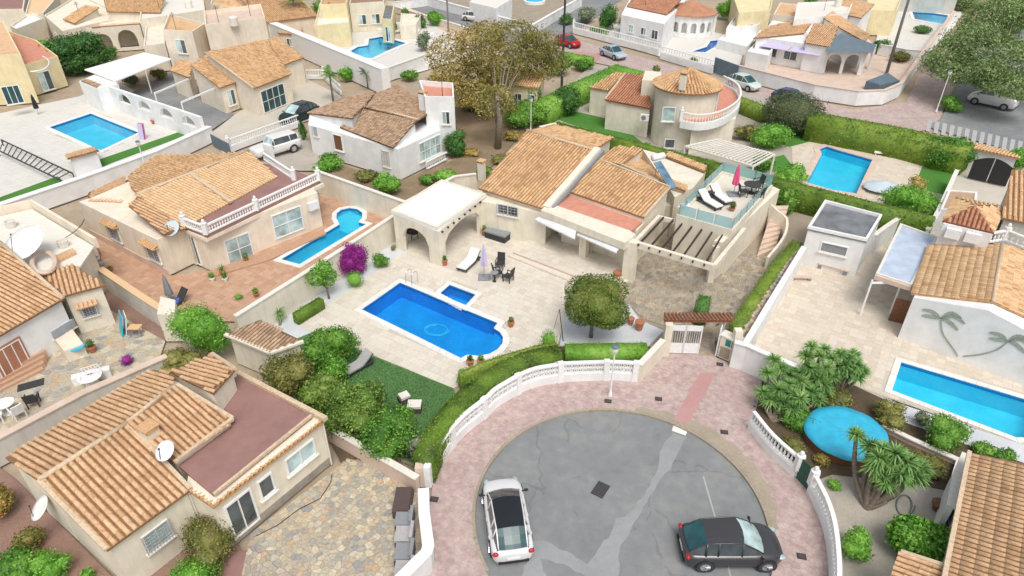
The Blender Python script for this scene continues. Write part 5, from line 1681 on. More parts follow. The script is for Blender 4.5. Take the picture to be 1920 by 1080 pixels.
MB().bar(at(447,700,2.95), at(611,786,2.95), .22, .2).build('parapet', M['ridge'], h)
MB().bar(at(401,927,3.0), at(584,779,3.0), .12, .12).build('parapet', M['ridge'], h)
F = Face(tb[1], tb[2], .0)
F.window(h, (532,863), (593,850), 2, 1, glass='glassblue', fw=.08)
F.window(h, (480,905), (517,917), 1, 1, glass='glass', fw=.08)
F.window(h, (418,952), (487,972), 2, 1, glass='glass', name='door', fw=.09, sill=False)
F.box(MB(), 0, F.L, 0, .45, 0, .03).build('stone_plinth', M['stonebase'], h)
Fb = Face(*offset([Vector((p.x,p.y)) for p in [at(200,1032,2.8),at(357,918,2.8),at(240,794,3.4),at(73,902,3.4)]], [.18,.1,0,.16])[:2])
Fb.window(h, (263,1008), (325,1002), 2, 1, glass='glass', bars=(9,6))
cw = chimney(xy(288,828,3.2), .55, .55, parent=h, z=3.35, mat='cream2')
dish(at(322,862,3.2), -2.0, 'white satellite dish on the ochre tiles beside the bungalow chimney', .42, pole=.6, tilt=55)
a_ = at(88,960,1.5); dish(a_, -2.5, 'white satellite dish bracketed to the left bungalow wall', .5, tilt=50, pole=.3)
paving('bungalow_patio', P2([(470,1000),(625,882),(650,860),(700,868),(782,905),(796,955),(800,1025),(745,1085),(720,1140),(440,1140)]), .004, 'crazy', 'crazy', .27, gap=.018, h=.012, n_ind=300, joint='joint')
sheet('bungalow_side_garden', P2([(-60,830),(30,900),(215,1085),(430,1000),(540,1140),(-60,1200)]), -.01, M['redearth'])
sheet('brown_patio', P2([(400,1040),(480,1030),(560,1080),(560,1150),(400,1150)]), .008, M['brownflat'])
sheet('planting_strip', P2([(600,790),(640,870),(690,850),(620,785)]), .012, M['soil'])
wall([(608,795),(690,842),(782,895)], .95, 'low sandy wall between bungalow patio and shrub border', 'copingpink', .2, ztop=.95)
wall([(794,915),(795,960),(803,1022),(800,1034),(752,1082),(700,1135)], 1.15, 'bright white parapet wall along the left pavement', 'white', .34, 'whitepaint', ztop=1.15)
sofa_unit(at(757,948,.02), math.pi, 'dark brown rattan storage bench nearest the sandy wall', 1.35,.75,'rattan2', back=False, name='storage_bench')
for i,(v,cu,lb) in enumerate(((982,'greycush','slate grey sofa seat beside the brown bench'),(1012,'ltcush','light grey sofa seat in the middle of the row'),(1045,'greycush','dark grey sofa seat in the row by the parapet'),(1078,'ltcush','light grey sofa seat lowest in the row'))):
    sofa_unit(at(760,v,.02), math.pi, lb, .78, .75, cu, group='sofa seats along the white parapet')
# alley wall
wall([(-40,838),(155,735),(312,666)], 1.45, 'long grey rendered wall with tile edge between the two left houses', 'greyplaster', .3, 'copingpink', ztop=1.45)
for u,v,w_,h_,m_,fl,lb in [(402,1045,2.5,2.3,'leafolive','purple','reddish purple flowering shrub before the bungalow door'),(365,1100,2.2,1.5,'hedgeb',None,'bright lime green shrub at the bottom edge below the bungalow'),(30,1085,2.2,1.4,'leafmid',None,'leafy green shrub in the bottom left corner'),(105,1085,1.6,1.2,'hedgeb',None,'yellow green shrub second from the bottom left corner'),(62,1025,1.4,1.1,'leafolive','redflower','olive shrub with red blooms beside the bungalow wall'),(10,960,1.5,1.4,'leafbrown','redflower','reddish brown shrub at the left edge below the bungalow'),(165,1085,.7,.5,'hedgeb',None,'tiny lime shrub at the foot of the bungalow wall'),(75,1045,.7,.7,'leafolive',None,'dark small shrub between the lime ones and the wall')]:
    bush(u,v,w_,h_,lb,m_,6,.12,120,flowers=(fl,40,.12) if fl else None)
tree(395,668, 3.3, (1.75,1.6,1.5), 'dense bright green shrub tree between hut and grey wall', 'hedgeb', 12, .14, 90, size=.5, limbs=2)
bush(345,700,2.6,1.5,'olive green low bush below the bright shrub tree','leafolive',7,.12,100)

# ================================================================ house at the left edge
L = H('left_house', 'white left house with ochre tiled roof and roof terrace', 'house', (100,700))
P, zf = roof(L, [(119,560),(-40,652),(-130,430),(0,455)], (0,1), 2.8, 13, tile='A', n_ind=300, caps=[(0,3)])
body(L, P, zf, 'white', [.2,.2,.2,.1])
Fl = Face(*offset([Vector((p.x,p.y)) for p in P], [.2,.2,.2,.1])[:2])
Q, zq = roof(L, [(117,556),(198,534),(137,496),(76,513)], (0,1), 2.75, 12, tile='A', n_ind=0)
body(L, Q, zq, 'cream2', .15)
Fq = Face(*offset([Vector((p.x,p.y)) for p in Q], .15)[:2])
Fq.window(L, (150,578), (185,588), 1, 1, glass='glass', bars=(6,6), hood='tileA')
flat(L, [(-60,420),(60,392),(176,462),(150,500),(76,514),(0,456)], 3.1, 'offwhite', name='roof_terrace')
block(L, P2([(-60,420),(58,392),(172,462),(150,496),(76,512),(0,456)],3.0), 0, 2.95, 'cream2')
ribbon(MB(), P2([(-60,402),(58,376),(178,448)],3.6), .18, 3.0, 3.65).build('parapet', M['peach'], L)
Fl.window(L, (94,622), (140,612), 1, 1, glass='lightblue', bars=(5,7), name='blue_screen', frame='lightblue')
Fl.box(MB(), Fl.L*.62, Fl.L*.98, .1, 2.1, .0, .05).build('arch_surround', M['tileR'], L)
Fl.window(L, None, None, 3, 1, metric=(Fl.L*.64, Fl.L*.96, .15, 2.0), name='glass_door', glass='glassteal', sill=False)
dish(at(62,482,3.1), -1.9, 'huge white satellite dish on the left house roof terrace', 1.25, tilt=62, pole=.9)
dish(at(328,440,2.6), -1.8, 'pale blue satellite dish on the wall corner beside the terracotta yard', .55, 'lightblue', tilt=50, pole=.5)
sc_ = thing('ring_bench', 'round beige masonry ring on the left house roof terrace', 'planter', at(82,495,3.15))
MB().tube([at(82+22*math.cos(a), 492+20*math.sin(a), 3.45) for a in np.linspace(0,6.28,20)], .13, 6).build('ring', M['copingpink'], sc_)
MB().prism(P2([(104+40*math.cos(a)*0,0) for a in ()]) or P2([(98,478),(135,462),(140,470),(104,487)],3.4), 3.1, 3.3).build('tiled_shelf', M['tileA'], sc_)
ss = thing('spiral_stair', 'dark iron spiral stair beside the left house roof terrace', 'stair', at(178,520))
c_ = at(172,512); MB().tube([c_, c_+up3*3.6], .05, 6).build('newel', M['darkmetal'], ss)
for k in range(15):
    a0_ = k*.42; MB().prism([xy(172,512), xy(172,512)+Vector((math.cos(a0_),math.sin(a0_)))*.9, xy(172,512)+Vector((math.cos(a0_+.4),math.sin(a0_+.4)))*.9], .2*k+.15, .2*k+.2).build('stair_tread', M['greycush'], ss)
MB().tube([c_+Vector((math.cos(k*.42)*.9,math.sin(k*.42)*.9,.2*k+1.0)) for k in range(16)], .025, 5).build('handrail', M['darkmetal'], ss)
paving('left_patio', P2([(-60,720),(60,650),(215,560),(315,625),(300,670),(150,740),(-60,850)]), .0, 'crazy', 'crazy', .45, gap=.03, h=.012, joint='jointpale')
sheet('alley', P2([(190,520),(340,600),(310,640),(205,580)]), .02, M['redearth'])
MB().prism(P2([(100,640),(130,680),(165,665),(135,625)]), 0, .8).build('entry_wall', M['peach'], L)
for k in range(4): MB().prism(P2([(-30+k*6,745-k*7),(80+k*3,690-k*7),(84+k*3,695-k*7),(-30+k*6,752-k*7)]), 0, .16*(k+1)).build('door_step', M['terrapave'], L)
wb_ = wall([(187,502),(258,550),(358,614)], 1.5, 'grey wall with ochre tile coping beside the alley', 'greyplaster', .3, 'tileD', ztop=1.5)
MB().prism(P2([(312,640),(345,640),(345,612),(318,605)]), 0, 1.9).build('pier_block', M['cream2'], H('wall_pier','squat cream chimney pier where alley walls meet','pier',(328,640)))
# objects on the left patio
tb_ = local('folding_board', 'blue and white folded board leaning in the alley patio', 'board'); MB().bar((0,0,0),(.3,0,1.3),.9,.06).build('board', M['tarp'], tb_); MB().bar((.2,0,0),(.5,0,1.2),.9,.04).build('panel', M['whitepaint'], tb_); place(tb_, at(228,625), .6)
table(at(258,628), 'yellow topped square patio table in the alley corner', .35,.6,'metal',False,'tileD',sq=(.7,.5))
bush(240,682,.75,.55,'round dark purple shrub on the left patio','purple',2,.07,260)
pot_plant(at(175,660), 'dark leafy pot by the left house entry wall', .4,.22,lm='hedged')
table(at(152,668), 'white patio table with blue centre beside the entry', .4,.7,'whitepaint',top='tarp')
cd_ = thing('clothes_airer', 'thin white clothes airer standing on the left patio', 'clothes airer', at(165,700)); m_=MB()
for k in range(6): m_.bar(at(150+k*6,692-k*2,.9), at(162+k*6,704-k*2,.9), .02)
m_.bar(at(150,692,.9),at(183,682,.9),.025).bar(at(162,706,.9),at(192,694,.9),.025).bar(at(150,705),at(190,682,.9),.025).bar(at(190,700),at(152,692,.9),.025); m_.build('rack', M['whitepaint'], cd_)
fs_ = local('stone_basin', 'white carved stone basin against the grey wall', 'basin'); MB().lathe((0,0,0),[(.35,0),(.3,.3),(.55,.55),(.6,.62),(.45,.62),(.4,.5)],14).build('bowl', M['whitepaint'], fs_); MB().box((-.9,.3,0),(.9,.7,.5)).build('ledge', M['whitepaint'], fs_); place(fs_, at(175,722), .45)
table(at(18,775), 'round white table on the left patio', .45,.7,'whitepaint')
for u,v,a in ((38,782,2.5),(-2,790,.5),(66,760,2)): armchair(at(u,v), a, {38:'white garden chair right of the round white table',-2:'white garden chair left of the round white table',66:'dark garden chair on the left patio'}[u], mat='whitepaint' if u!=66 else 'rattan')
mt = local('doormat', 'dark doormat before the left house steps', 'mat'); MB().box((-.6,-.3,0),(.6,.3,.03)).build('pad', M['rattan'], mt); place(mt, at(58,722,.015), .5)

# ================================================================ second left house with narrow pool
l2 = H('balustrade_house', 'peach house with white roof balustrade beside the narrow pool', 'house', (500,480))
P, zf = roof(l2, [(345,428),(520,332),(467,283),(258,365)], (0,1), 3.05, 11, tile='E', n_ind=300, caps=[(2,3)])
block(l2, P2([(172,441),(317,517),(363,494),(350,434,2.6),(500,330,2.6),(440,300,2.6),(250,340,2.6),(175,372,2.6)]), 0, 2.7, 'peach')
MB().bar(at(357,326,4.0), at(433,379,3.2), .25,.18).build('ridge_band', M['ridge'], l2)
G, zg = roof(l2, [(305,439),(347,428),(260,365),(241,386)], plane=(P[0]-up3*.06,P[1]-up3*.06,P[3]-up3*.06), tile='A', w=.24)
B_, zb = roof(l2, [P[3],P[2],(425,288),(293,291),(240,330),(245,352)], plane=(P[3],P[2],(293,291,P[3].z-1.0)), tile='B')
body(l2, B_, zb, 'peach', .15)
roof(l2, [(165,378),(228,381),(245,358),(232,332),(165,362)], (0,1), 2.7, 8, tile='A')
rt = P2([(347,424),(387,440),(600,338),(548,318),(470,300)], 3.0)
MB().prism(rt, 2.75, 3.0).build('red_terrace', M['brownflat'], l2)
tw = P2([(365,493),(396,508),(606,424)]); tw += P2([(552,322,2.7),(480,345,2.7)])
block(l2, tw, 0, 2.749, 'peach')
MB().prism(offset(P2([(345,428),(386,446),(604,344),(552,322)],2.75), -.1), 2.5, 2.748).build('eave_band', M['peach'], l2)
bpath = P2([(347,424),(387,439),(598,338)], 3.0)
balustrade(l2, bpath, 3.001, .62, .2, piers=[bpath[0],bpath[1],xy(482,394,3.0),bpath[2]])
b2 = P2([(496,300),(552,337)], 3.0); balustrade(l2, b2, 3.001, .62, .2, piers=[b2[1]])
MB().fbox(at(508,296,3.0), Vector((AX.x,AX.y,0)), Vector((BX.x,BX.y,0)), (-.5,-.15,0),(.3,.15,1.1)).build('chimney', M['whitepaint'], l2)
Fw = Face(tw[1], tw[2])
Fw.window(l2, (507,405), (571,428), 2, 2, glass='glassblue', fw=.08, sill=False)
Fw.window(l2, (418,452), (477,480), 2, 2, glass='glassblue', fw=.08, sill=False)
Face(tw[0], tw[1]).window(l2, None, None, 2, 1, metric=(.08,.92,.1,2.3), name='glass_door', glass='glass', sill=False)
Fs_ = Face(xy(172,441), xy(317,517))
for a_, b_ in (((200,418),(230,455)),((272,456),(304,494))): Fs_.window(l2, a_, b_, 2, 1, bars=(6,6), hood='tileB')
Fs_.box(MB(), -.1, Fs_.L+.05, 0, .5, 0, .05).build('plinth', M['copingpink'], l2)
ac_unit('white air conditioner high on the peach wall by the narrow pool', Fw.pt(Fw.L*.93, .2, 1.7), math.atan2(Fw.t.y,Fw.t.x)+math.pi)
paving('terracotta_yard', P2([(150,425),(172,441),(317,517),(396,508),(606,424),(597,348),(650,372),(738,418),(440,603),(350,600),(195,510)]), .0, 'terrapave', 'grid', .4, gap=.012, h=.008, n_ind=300, joint='redflat')
pool(pool_L2, 'long narrow blue pool with round stepped end', 'cyanliner', coping=.32, steps=[(P2([(628,420),(631,400),(655,390),(680,399),(684,418),(650,430)]),-.35)])
st = xy(655,405)
MB().prism(P2([(390,512),(498,478),(606,432),(612,440),(505,490),(395,522)]), 0, .12).build('door_step', M['terrapave'], l2)
pr_ = local('folded_lounger', 'blue folded deck chair under a closed grey parasol in the terracotta yard', 'deck chair')
MB().bar((-.6,0,.25),(.3,0,.3),.6,.06).bar((.3,0,.3),(.8,0,.85),.6,.06).build('fabric', M['rattan'], pr_)
for x in (-.5,.4): MB().bar((x,-.3,0),(x,.3,.3),.04).bar((x,.3,0),(x,-.3,.3),.04).build('leg', M['metal'], pr_)
MB().bar((-.2,-.2,.31),(.2,.2,.33),.4,.05).build('cushion', paint('blue_cushion',(.08,.14,.5)), pr_); place(pr_, at(332,572), 1.0)
parasol_closed(at(322,565), 'closed grey parasol leaning over the blue deck chair', 'greycush', 2.0)
for u,v,lb,pm in ((399,527,'white pot with dark plant left of the yard corner','whitepaint'),(423,527,'white pot with red plant right of the yard corner','whitepaint'),(208,508,'green spiky plant at the alley end of the terracotta yard','terracotta'),(462,490,'dark red pot plant below the large pale window','terracotta'),(481,556,'brown pot plant by the cream boundary wall','terracotta')):
    pot_plant(at(u,v,.02), lb, .25,.17, 'spike' if u==208 else 'ball', pm, 'leafmid', .4, 'pots in the terracotta yard')
pot_plant(at(418,515), 'slim green plant in a pot at the peach house corner', .3,.18,'spike',ph=.8)
MB().prism(P2([(90,395),(130,385),(160,425),(165,470),(150,425)]), 0, .0) if False else None
wall([(60,385),(90,405),(172,452)], 1.5, 'peach wall between left house terrace and terracotta yard', 'peach', .2, ztop=1.5)
bush(448,560,.6,.3,'low yellow green tuft by the yard corner','hedgeb',2,.08,200)

# ================================================================ right hand property
wp = H('pool_house', 'white cube pool house with wet grey flat roof', 'outbuilding', (1560,510))
c4 = P2([(1515,424),(1627,448),(1655,402),(1547,374)], 2.9)
block(wp, offset(c4,.05), 0, 2.6, 'white'); MB().prism(c4, 2.601, 2.7).build('roof_deck', M['greyflat'], wp)
parapet(wp, c4, 2.701, .2, .16, 'whitepaint')
Fh = Face(*offset(c4,.05)[:2]); Fh.window(wp, (1541,452), (1586,482), 1, 1, glass='greycush', fw=.07)
sheet('white_house_yard', P2([(1402,644),(1508,465),(1560,420),(1700,400),(1770,430),(1990,600),(1990,840),(1930,838),(1668,747),(1600,722),(1500,692)]), -.008, M['jointpale'])
paving('sandy_patio', P2([(1402,644),(1505,470),(1600,520),(1640,430),(1708,545),(1683,633),(1990,742),(1990,840),(1940,838),(1668,745),(1600,722),(1500,690)]), .0, 'sandpave', 'grid', .45, gap=.012, h=.008, n_ind=300)
pool(pool_R, 'long turquoise blue pool in front of the palm mural wall', 'cyanliner', coping=.3)
sheet('pool_gravel_strip', P2([(1665,750),(1930,838),(1925,870),(1800,830),(1690,790),(1650,760)]), .02, M['gravel'])
rh = H('palm_mural_house', 'white gabled house with sandy tiled roof and palm relief wall', 'house', (1683,633))
P, zf = roof(rh, [(1740,459),(1708,550),(1862,566),(1879,458)], (0,1), 2.85, 12, tile='D', n_ind=300, caps=[(2,3)])
Q, zq = roof(rh, [P[3],P[2],(1995,628),(2010,492)], plane=(P[3],P[2],(1995,628,2.85)), tile='D')
gz = lambda x, y: min(zf(x,y), zq(x,y))-.09
ga, gb = xy(1683,633), xy(1995,752); gt_ = (gb-ga).normalized(); pk = Vector((P[2].x,P[2].y)); kk_ = (pk-ga).dot(gt_); gm_ = ga+gt_*kk_
nb = Vector((-gt_.y,gt_.x)); 
for s_, e_ in ((0,kk_),(kk_,(gb-ga).length)):
    MB().prism([ga+gt_*s_, ga+gt_*e_, ga+gt_*e_+nb*7, ga+gt_*s_+nb*7], 0, gz).build('wall', M['white'], rh)
Fg = Face(ga, gb, .005)
rel = thing('palm_relief', 'grey green relief of two palm trees on the white gable wall', 'wall relief', Fg.pt(Fg.L*.4,0,.5))
def relief(pts, w, grow=0):
    m = MB(); q = [Vector((*Fg.hit(u,v),0)) for u,v in pts]; q = smooth_path(q, 5); n = len(q)
    for i in range(n-1):
        for o in ((q[i],q[i+1]),):
            w0 = w*(math.sin(math.pi*(i+.3)/n)*.9+.25) if grow else w; w1 = w*(math.sin(math.pi*(i+1.3)/n)*.9+.25) if grow else w
            d = (o[1]-o[0]).normalized(); nn = Vector((-d.y,d.x,0))
            k = [o[0]-nn*w0/2, o[1]-nn*w1/2, o[1]+nn*w1/2, o[0]+nn*w0/2]
            m.add([Fg.pt(p.x,.0,p.y) for p in k]+[Fg.pt(p.x,.035,p.y) for p in k], [(4,5,6,7),(0,1,5,4),(1,2,6,5),(2,3,7,6),(3,0,4,7)])
    m.build('frond' if grow else 'trunk', M['rel'], rel)
M['rel'] = m_plain('relief_paint', (.34,.38,.32), .9, var=.2, scale=10)
for tr_ in ([(1764,600),(1768,625),(1785,650),(1796,668)],[(1888,642),(1870,655),(1840,664),(1806,668)]): relief(tr_, .08)
for cx_, cy_ in ((1764,597),(1890,640)):
    for d_ in ([(0,0),(-14,-12),(-34,-17)],[(0,0),(-16,-3),(-35,-6)],[(0,0),(25,-4),(46,10)],[(0,0),(16,6),(33,22)],[(0,0),(20,-10),(40,0)]):
        relief([(cx_+a, cy_+b) for a,b in d_], .19, 1)
cpt = thing('carport', 'carport with pale blue sheet roof beside the palm mural house', 'carport', at(1635,590))
cr_ = P2([(1687,422),(1757,447),(1709,538),(1641,516)], 2.6); MB().prism(cr_, 2.55, 2.63).build('sheet_roof', M['roofblue'], cpt)
parapet(cpt, cr_, 2.631, .12, .14, 'offwhite'); MB().bar(V3(cr_[3],2.5), V3(cr_[2],2.5), .2,.28).build('front_beam', M['copingpink'], cpt)
for u,v in ((1613,590),(1668,590)): MB().tube([at(u,v), at(u,v)+up3*2.5], .06, 8).build('post', M['whitepaint'], cpt)
MB().bar(at(1613,590)+up3*2.3, at(1668,590)+up3*2.3, .1).build('beam', M['whitepaint'], cpt)
Face(xy(1665,600),xy(1690,606)).box(MB(), 0,.9,0,1.6,0,.05).build('side_panel', M['wood'], cpt)
ub = P2([(1770,417),(1862,437),(1880,392),(1795,376)], 4.5)
block(rh, ub, 0, 4.42, 'white', 'upper_wall')
q4 = [at(1767,414,4.5), at(1864,437,4.5), at(1883,388,4.5), at(1792,370,4.5)]; tp4 = at(1829,386,5.2)
for k in range(4): roof(rh, [q4[k],q4[(k+1)%4],tp4], plane=(q4[k],q4[(k+1)%4],tp4), tile='R' if k == 0 else 'D')
Fu = Face(ub[0], ub[1])
for x in (.25,.65): ac_unit('air conditioner %s on the white upper wall below the red tiles' % ('left' if x<.5 else 'right'), Fu.pt(Fu.L*x, .18, 3.7), math.atan2(Fu.t.y,Fu.t.x)+math.pi)
bq = P2([(1855,452,3.6),(1882,447,3.6),(1990,490,3.6)]); balustrade(rh, bq, 3.5, .7, .3, piers=[bq[1]])
K_, zk = roof(rh, [(1877,409),(1990,430),(1990,328),(1897,318)], (0,1), 4.6, 14, tile='A', w=.28); body(rh, K_, zk, 'greyplaster', .2)
bn = local('garden_bench', 'low weathered stone bench against the pool house', 'bench'); MB().box((-1,-.2,.3),(1,.2,.4)).build('seat', M['copingpink'], bn)
for x in (-.8,.8): MB().box((x-.12,-.18,0),(x+.12,.18,.3)).build('leg', M['greycush'], bn)
place(bn, at(1560,508), -ANG)
bg2 = copy_thing(bn, at(1500,525), -ANG+.5, 'small wooden bench by the white side wall', .7)
wall([(1640,440),(1660,425),(1690,405)], 1.6, 'pale wall behind the carport', 'white', .2, ztop=1.6)

# ================================================================ garden at lower right
sheet('garden_ground', P2([(1405,803),(1420,745),(1500,690),(1600,722),(1668,747),(1820,830),(1840,850),(1790,1140),(1560,1140),(1557,1060),(1545,985),(1515,922)]), -.012, M['brgravel'])
sheet('garden_bed', P2([(1405,803),(1420,720),(1500,690),(1600,722),(1660,750),(1830,835),(1800,925),(1700,905),(1560,890),(1520,905)]), .006, M['soil'])
fb2 = P2([(1405,803),(1440,847),(1490,893)]); fb3 = P2([(1516,922),(1540,972),(1553,1020),(1559,1080),(1559,1130)])
for pth, lb in ((fb2,'white balustrade wall left of the small green gate'),(fb3,'curved white balustrade wall below the small green gate')):
    r_ = thing('balustrade_wall', lb, 'balustrade', (pth[0].x,pth[0].y,0), 'white balustrade round the lower right garden'); sm_ = [Vector(p) for p in smooth_path(pth, 6)]
    ribbon(MB(), sm_, .22, 0, .48).build('base_wall', M['white'], r_); balustrade(r_, sm_, .481, .68, .2, piers=[pth[0] if pth is fb3 else pth[-1]], n=8)
gg = H('garden_gate', 'small dark green sheet metal gate between white piers', 'gate', (1503,908)); ga_, gb_ = xy(1492,896), xy(1514,920)
d_ = V3((gb_-ga_).normalized(),0); n_ = Vector((-d_.y,d_.x,0)); w_ = (gb_-ga_).length
for k in range(6): MB().fbox((ga_.x,ga_.y,.05), d_, n_, (w_*k/6+.01,-.02,0),(w_*(k+1)/6-.01,.02,1.25)).build('gate_plank', M['green_metal'], gg)
MB().fbox((ga_.x,ga_.y,.6), d_, n_, (0,-.04,0),(w_,-.021,.08)).build('cross_bar', M['green_metal'], gg)
tp = H('covered_pool', 'raised round pool covered by a bright turquoise tarpaulin', 'covered pool', (1590,830)); tc = xy(1588,806,.75)
MB().lathe((tc.x,tc.y,0), [(1.68,0),(1.68,.55)], 32, 1.08, .98).build('brick_wall', M['wood'], tp)
mb = MB(); n=40; vs=[]; fs=[]
for i,rr_ in enumerate((0.02,.45,.9,1.3,1.7,1.76)):
    for j in range(n):
        a=2*math.pi*j/n; zz_=.70+.03*math.sin(a*3+rr_*2)*rr_/2+.02*math.sin(a*9+rr_*5)*(rr_>.4)+(-.2 if rr_>1.73 else 0)
        vs.append((tc.x+rr_*1.08*math.cos(a), tc.y+rr_*.98*math.sin(a), zz_))
for i in range(5):
    for j in range(n): fs.append((i*n+j,i*n+(j+1)%n,(i+1)*n+(j+1)%n,(i+1)*n+j))
mb.add(vs,fs).build('tarpaulin', M['tarp'], tp, smooth=True)
yucca(1625,952, [(1605,815,2.6),(1632,838,2.4),(1655,842,2.7),(1640,872,2.1),(1672,868,2.4),(1690,890,2.2),(1700,868,2.5),(1716,890,2.1),(1655,890,1.9),(1680,850,2.8),(1665,855,2.3),(1700,900,1.8),(1725,878,2.2),(1660,905,1.7),(1648,858,2.6)], 'many headed yucca tree with three leaning trunks in gravel', 'yucca_tree', 'yucca', .68, 130, r=.11, w=.085)
for (u,v,hd,lb) in ((1450,745,[(1452,675,1.9),(1440,700,1.4),(1465,690,1.5),(1478,702,1.3)],'leaning yucca closest to the white entrance wall'),(1512,735,[(1522,650,2.6),(1545,655,2.4),(1550,690,1.9),(1520,690,1.9),(1535,710,1.4),(1512,668,2.1),(1537,668,2.2),(1500,700,1.5),(1530,695,1.6)],'tallest yucca clump above the covered pool'),(1570,735,[(1575,665,2.1),(1600,665,1.9),(1585,685,1.8),(1575,690,1.6),(1610,708,1.2),(1560,672,2.1),(1592,672,2.0),(1605,685,1.7),(1618,695,1.4),(1590,700,1.4),(1560,705,1.3)],'broad yucca clump right of the tallest one'),(1450,790,[(1445,750,.9),(1460,730,1.2),(1485,765,.9),(1500,748,1.1),(1535,750,.9),(1480,720,1.4),(1500,715,1.4),(1470,755,.9),(1490,740,1.1),(1520,735,1.0),(1545,725,1.1),(1430,735,1.1)],'low yucca clump inside the white balustrade')):
    yucca(u,v,hd,lb,'yucca_tree','yucca',.62,120,w=.08)
for u,v,w_,h_,m_,lb in [(1768,835,2.2,1.7,'leafmid','large squared green bush by the turquoise pool'),(1665,790,2.0,1.1,'leafolive','spreading bush between covered pool and long pool'),(1600,1040,1.5,1.4,'hedgeb','round yellow green clipped ball behind the lower balustrade'),(1840,850,1.3,.6,'leafmid','low rosemary like bush below the pool gravel'),(1480,850,1.6,.7,'leafolive','low mixed shrub behind the left balustrade wall'),(1500,800,2.2,.8,'leafmid','dense low shrubs between yuccas and balustrade'),(1560,765,2.4,.9,'leafolive','olive undergrowth beneath the yucca clumps'),(1565,915,.8,.4,'hedgeb','small lime tuft inside the green gate'),(1725,795,.9,.9,'leafgrey','grey green bush between the two bigger pool bushes'),(1880,862,1.1,.6,'leafmid','small bush at the white wall end of the pool gravel'),(1740,880,1.9,.35,'leafolive','flat weedy growth in the raised bed'),(1538,870,.9,.5,'leafbrown','rusty low shrub behind the gate pier')]:
    bush(u,v,w_,h_,lb,m_,7,.12,120,size=.5)
bush(1720,1040,2.5,2.0,'big round feathery green bush above the lower tiled roof','hedgeb',3,.2,170,size=.6)
yucca(1770,862,[(1715,800,.8),(1705,795,.7)],'short spiky clump beside the grey green bush','yucca_tree','yucca',.4,60) if False else None
ws = wall([(1655,795),(1710,822),(1800,862),(1780,930)], .35, 'low stone edging round the raised bed', 'copingpink', .15, ztop=.35)
pot_plant(at(1757,955), 'round brown wicker pot beside the tiled roof wall', .4,.28,'vase','wood')
ht = thing('garden_hose', 'blue coiled hose lying on the gravel beside the yucca', 'hose', at(1700,950)); MB().tube([at(1700+16*math.cos(a)-a, 948+20*math.sin(a), .03) for a in np.linspace(0,7,30)], .03, 5).build('hose', M['slate'], ht)
br = H('corner_house', 'corner house at lower right with long sandy tiled roofs', 'house', (1790,1080))
P, zf = roof(br, [(1817,848),(1756,1150),(2060,1150),(2020,890)], (0,1), 2.75, 12, tile='A', n_ind=300, w=.24, L=.42, verges=[(0,1)])
MB().prism(offset([Vector((p.x,p.y)) for p in P], .2), 0, lambda x,y: zf(x,y)-.09).build('wall', M['white'], br)
Q, zq = roof(br, [(1688,1036),(1650,1150),(1752,1160),(1768,1062)], (0,1), 2.3, 12, tile='A', w=.24, L=.42, verges=[(0,3)]); body(br, Q, zq, 'white', .15)
wall([(1812,850),(1795,890),(1783,950)], 2.0, 'white wall end with turquoise edge beside the tiled roof', 'white', .2, ztop=2.0)
cb = thing('clothes_rack', 'grey metal rack leaning by the corner house wall', 'rack', at(1770,1000)); m_=MB()
for k in range(6): m_.bar(at(1765+k*2,985+k*9,0), at(1775+k*2,962+k*9,1.0), .03)
m_.bar(at(1775,962,1.0),at(1785,1007,1.0),.04).build('rack', M['metal'], cb)

# ================================================================ cars on the turning circle
cz = -.1
car(at(950,966,.55)-up3*.65, heading((961,1035),(938,900)), 'white compact crossover with dark glass roof parked at the left kerb', paint('white_paint_gloss',(.80,.80,.80)), 3.98, 1.74, 1.5, roofm=M['darkglass'], ws='darkglass')
car(at(1371,1018,.55)-up3*.65, heading((1280,1020),(1465,1020)), 'dark grey hatchback parked across the lower right of the circle', paint('dark_grey_gloss',(.055,.055,.06)), 3.98, 1.76, 1.46, ws='glassblue')
def hs(label, specs, wallm='cream', wins=(), name='house', inset=.2, cat='house'):
    """house from roof planes: (outline, eave edge, eave height, slope, tile[, caps])"""
    o = specs[0]; r = H(name, label, cat, o[0][0][:2]); faces = []
    for s in specs:
        P, zf = roof(r, s[0], s[1], s[2], s[3], tile=s[4], caps=s[5] if len(s) > 5 else ())
        _, q = body(r, P, zf, wallm, inset); faces.append(Face(q[s[1][0]], q[s[1][1]]))
    for w in wins:
        F = faces[w[0]]; x = F.L*w[1]
        F.window(r, None, None, w[4] if len(w) > 4 else 2, 1, metric=(x, x+w[2], w[3][0], w[3][1]), glass='glass')
    return r, faces
def boxh(label, pts, z, wallm='white', roofm=None, name='house', par=.25, wins=(), cat='house', z0=0):
    r = H(name, label, cat, pts[0][:2]); q = P2(pts, z); block(r, q, z0, z, wallm)
    if roofm: MB().prism(offset(q, .15), z+.002, z+.03).build('flat_roof', M[roofm], r)
    if par: parapet(r, q, z+.001, par, .15, wallm)
    for w in wins:
        F = Face(q[w[0]], q[(w[0]+1)%len(q)]); x = F.L*w[1]
        F.window(r, None, None, 2, 1, metric=(x, x+w[2], w[3][0], w[3][1]), glass='glass')
    return r, q
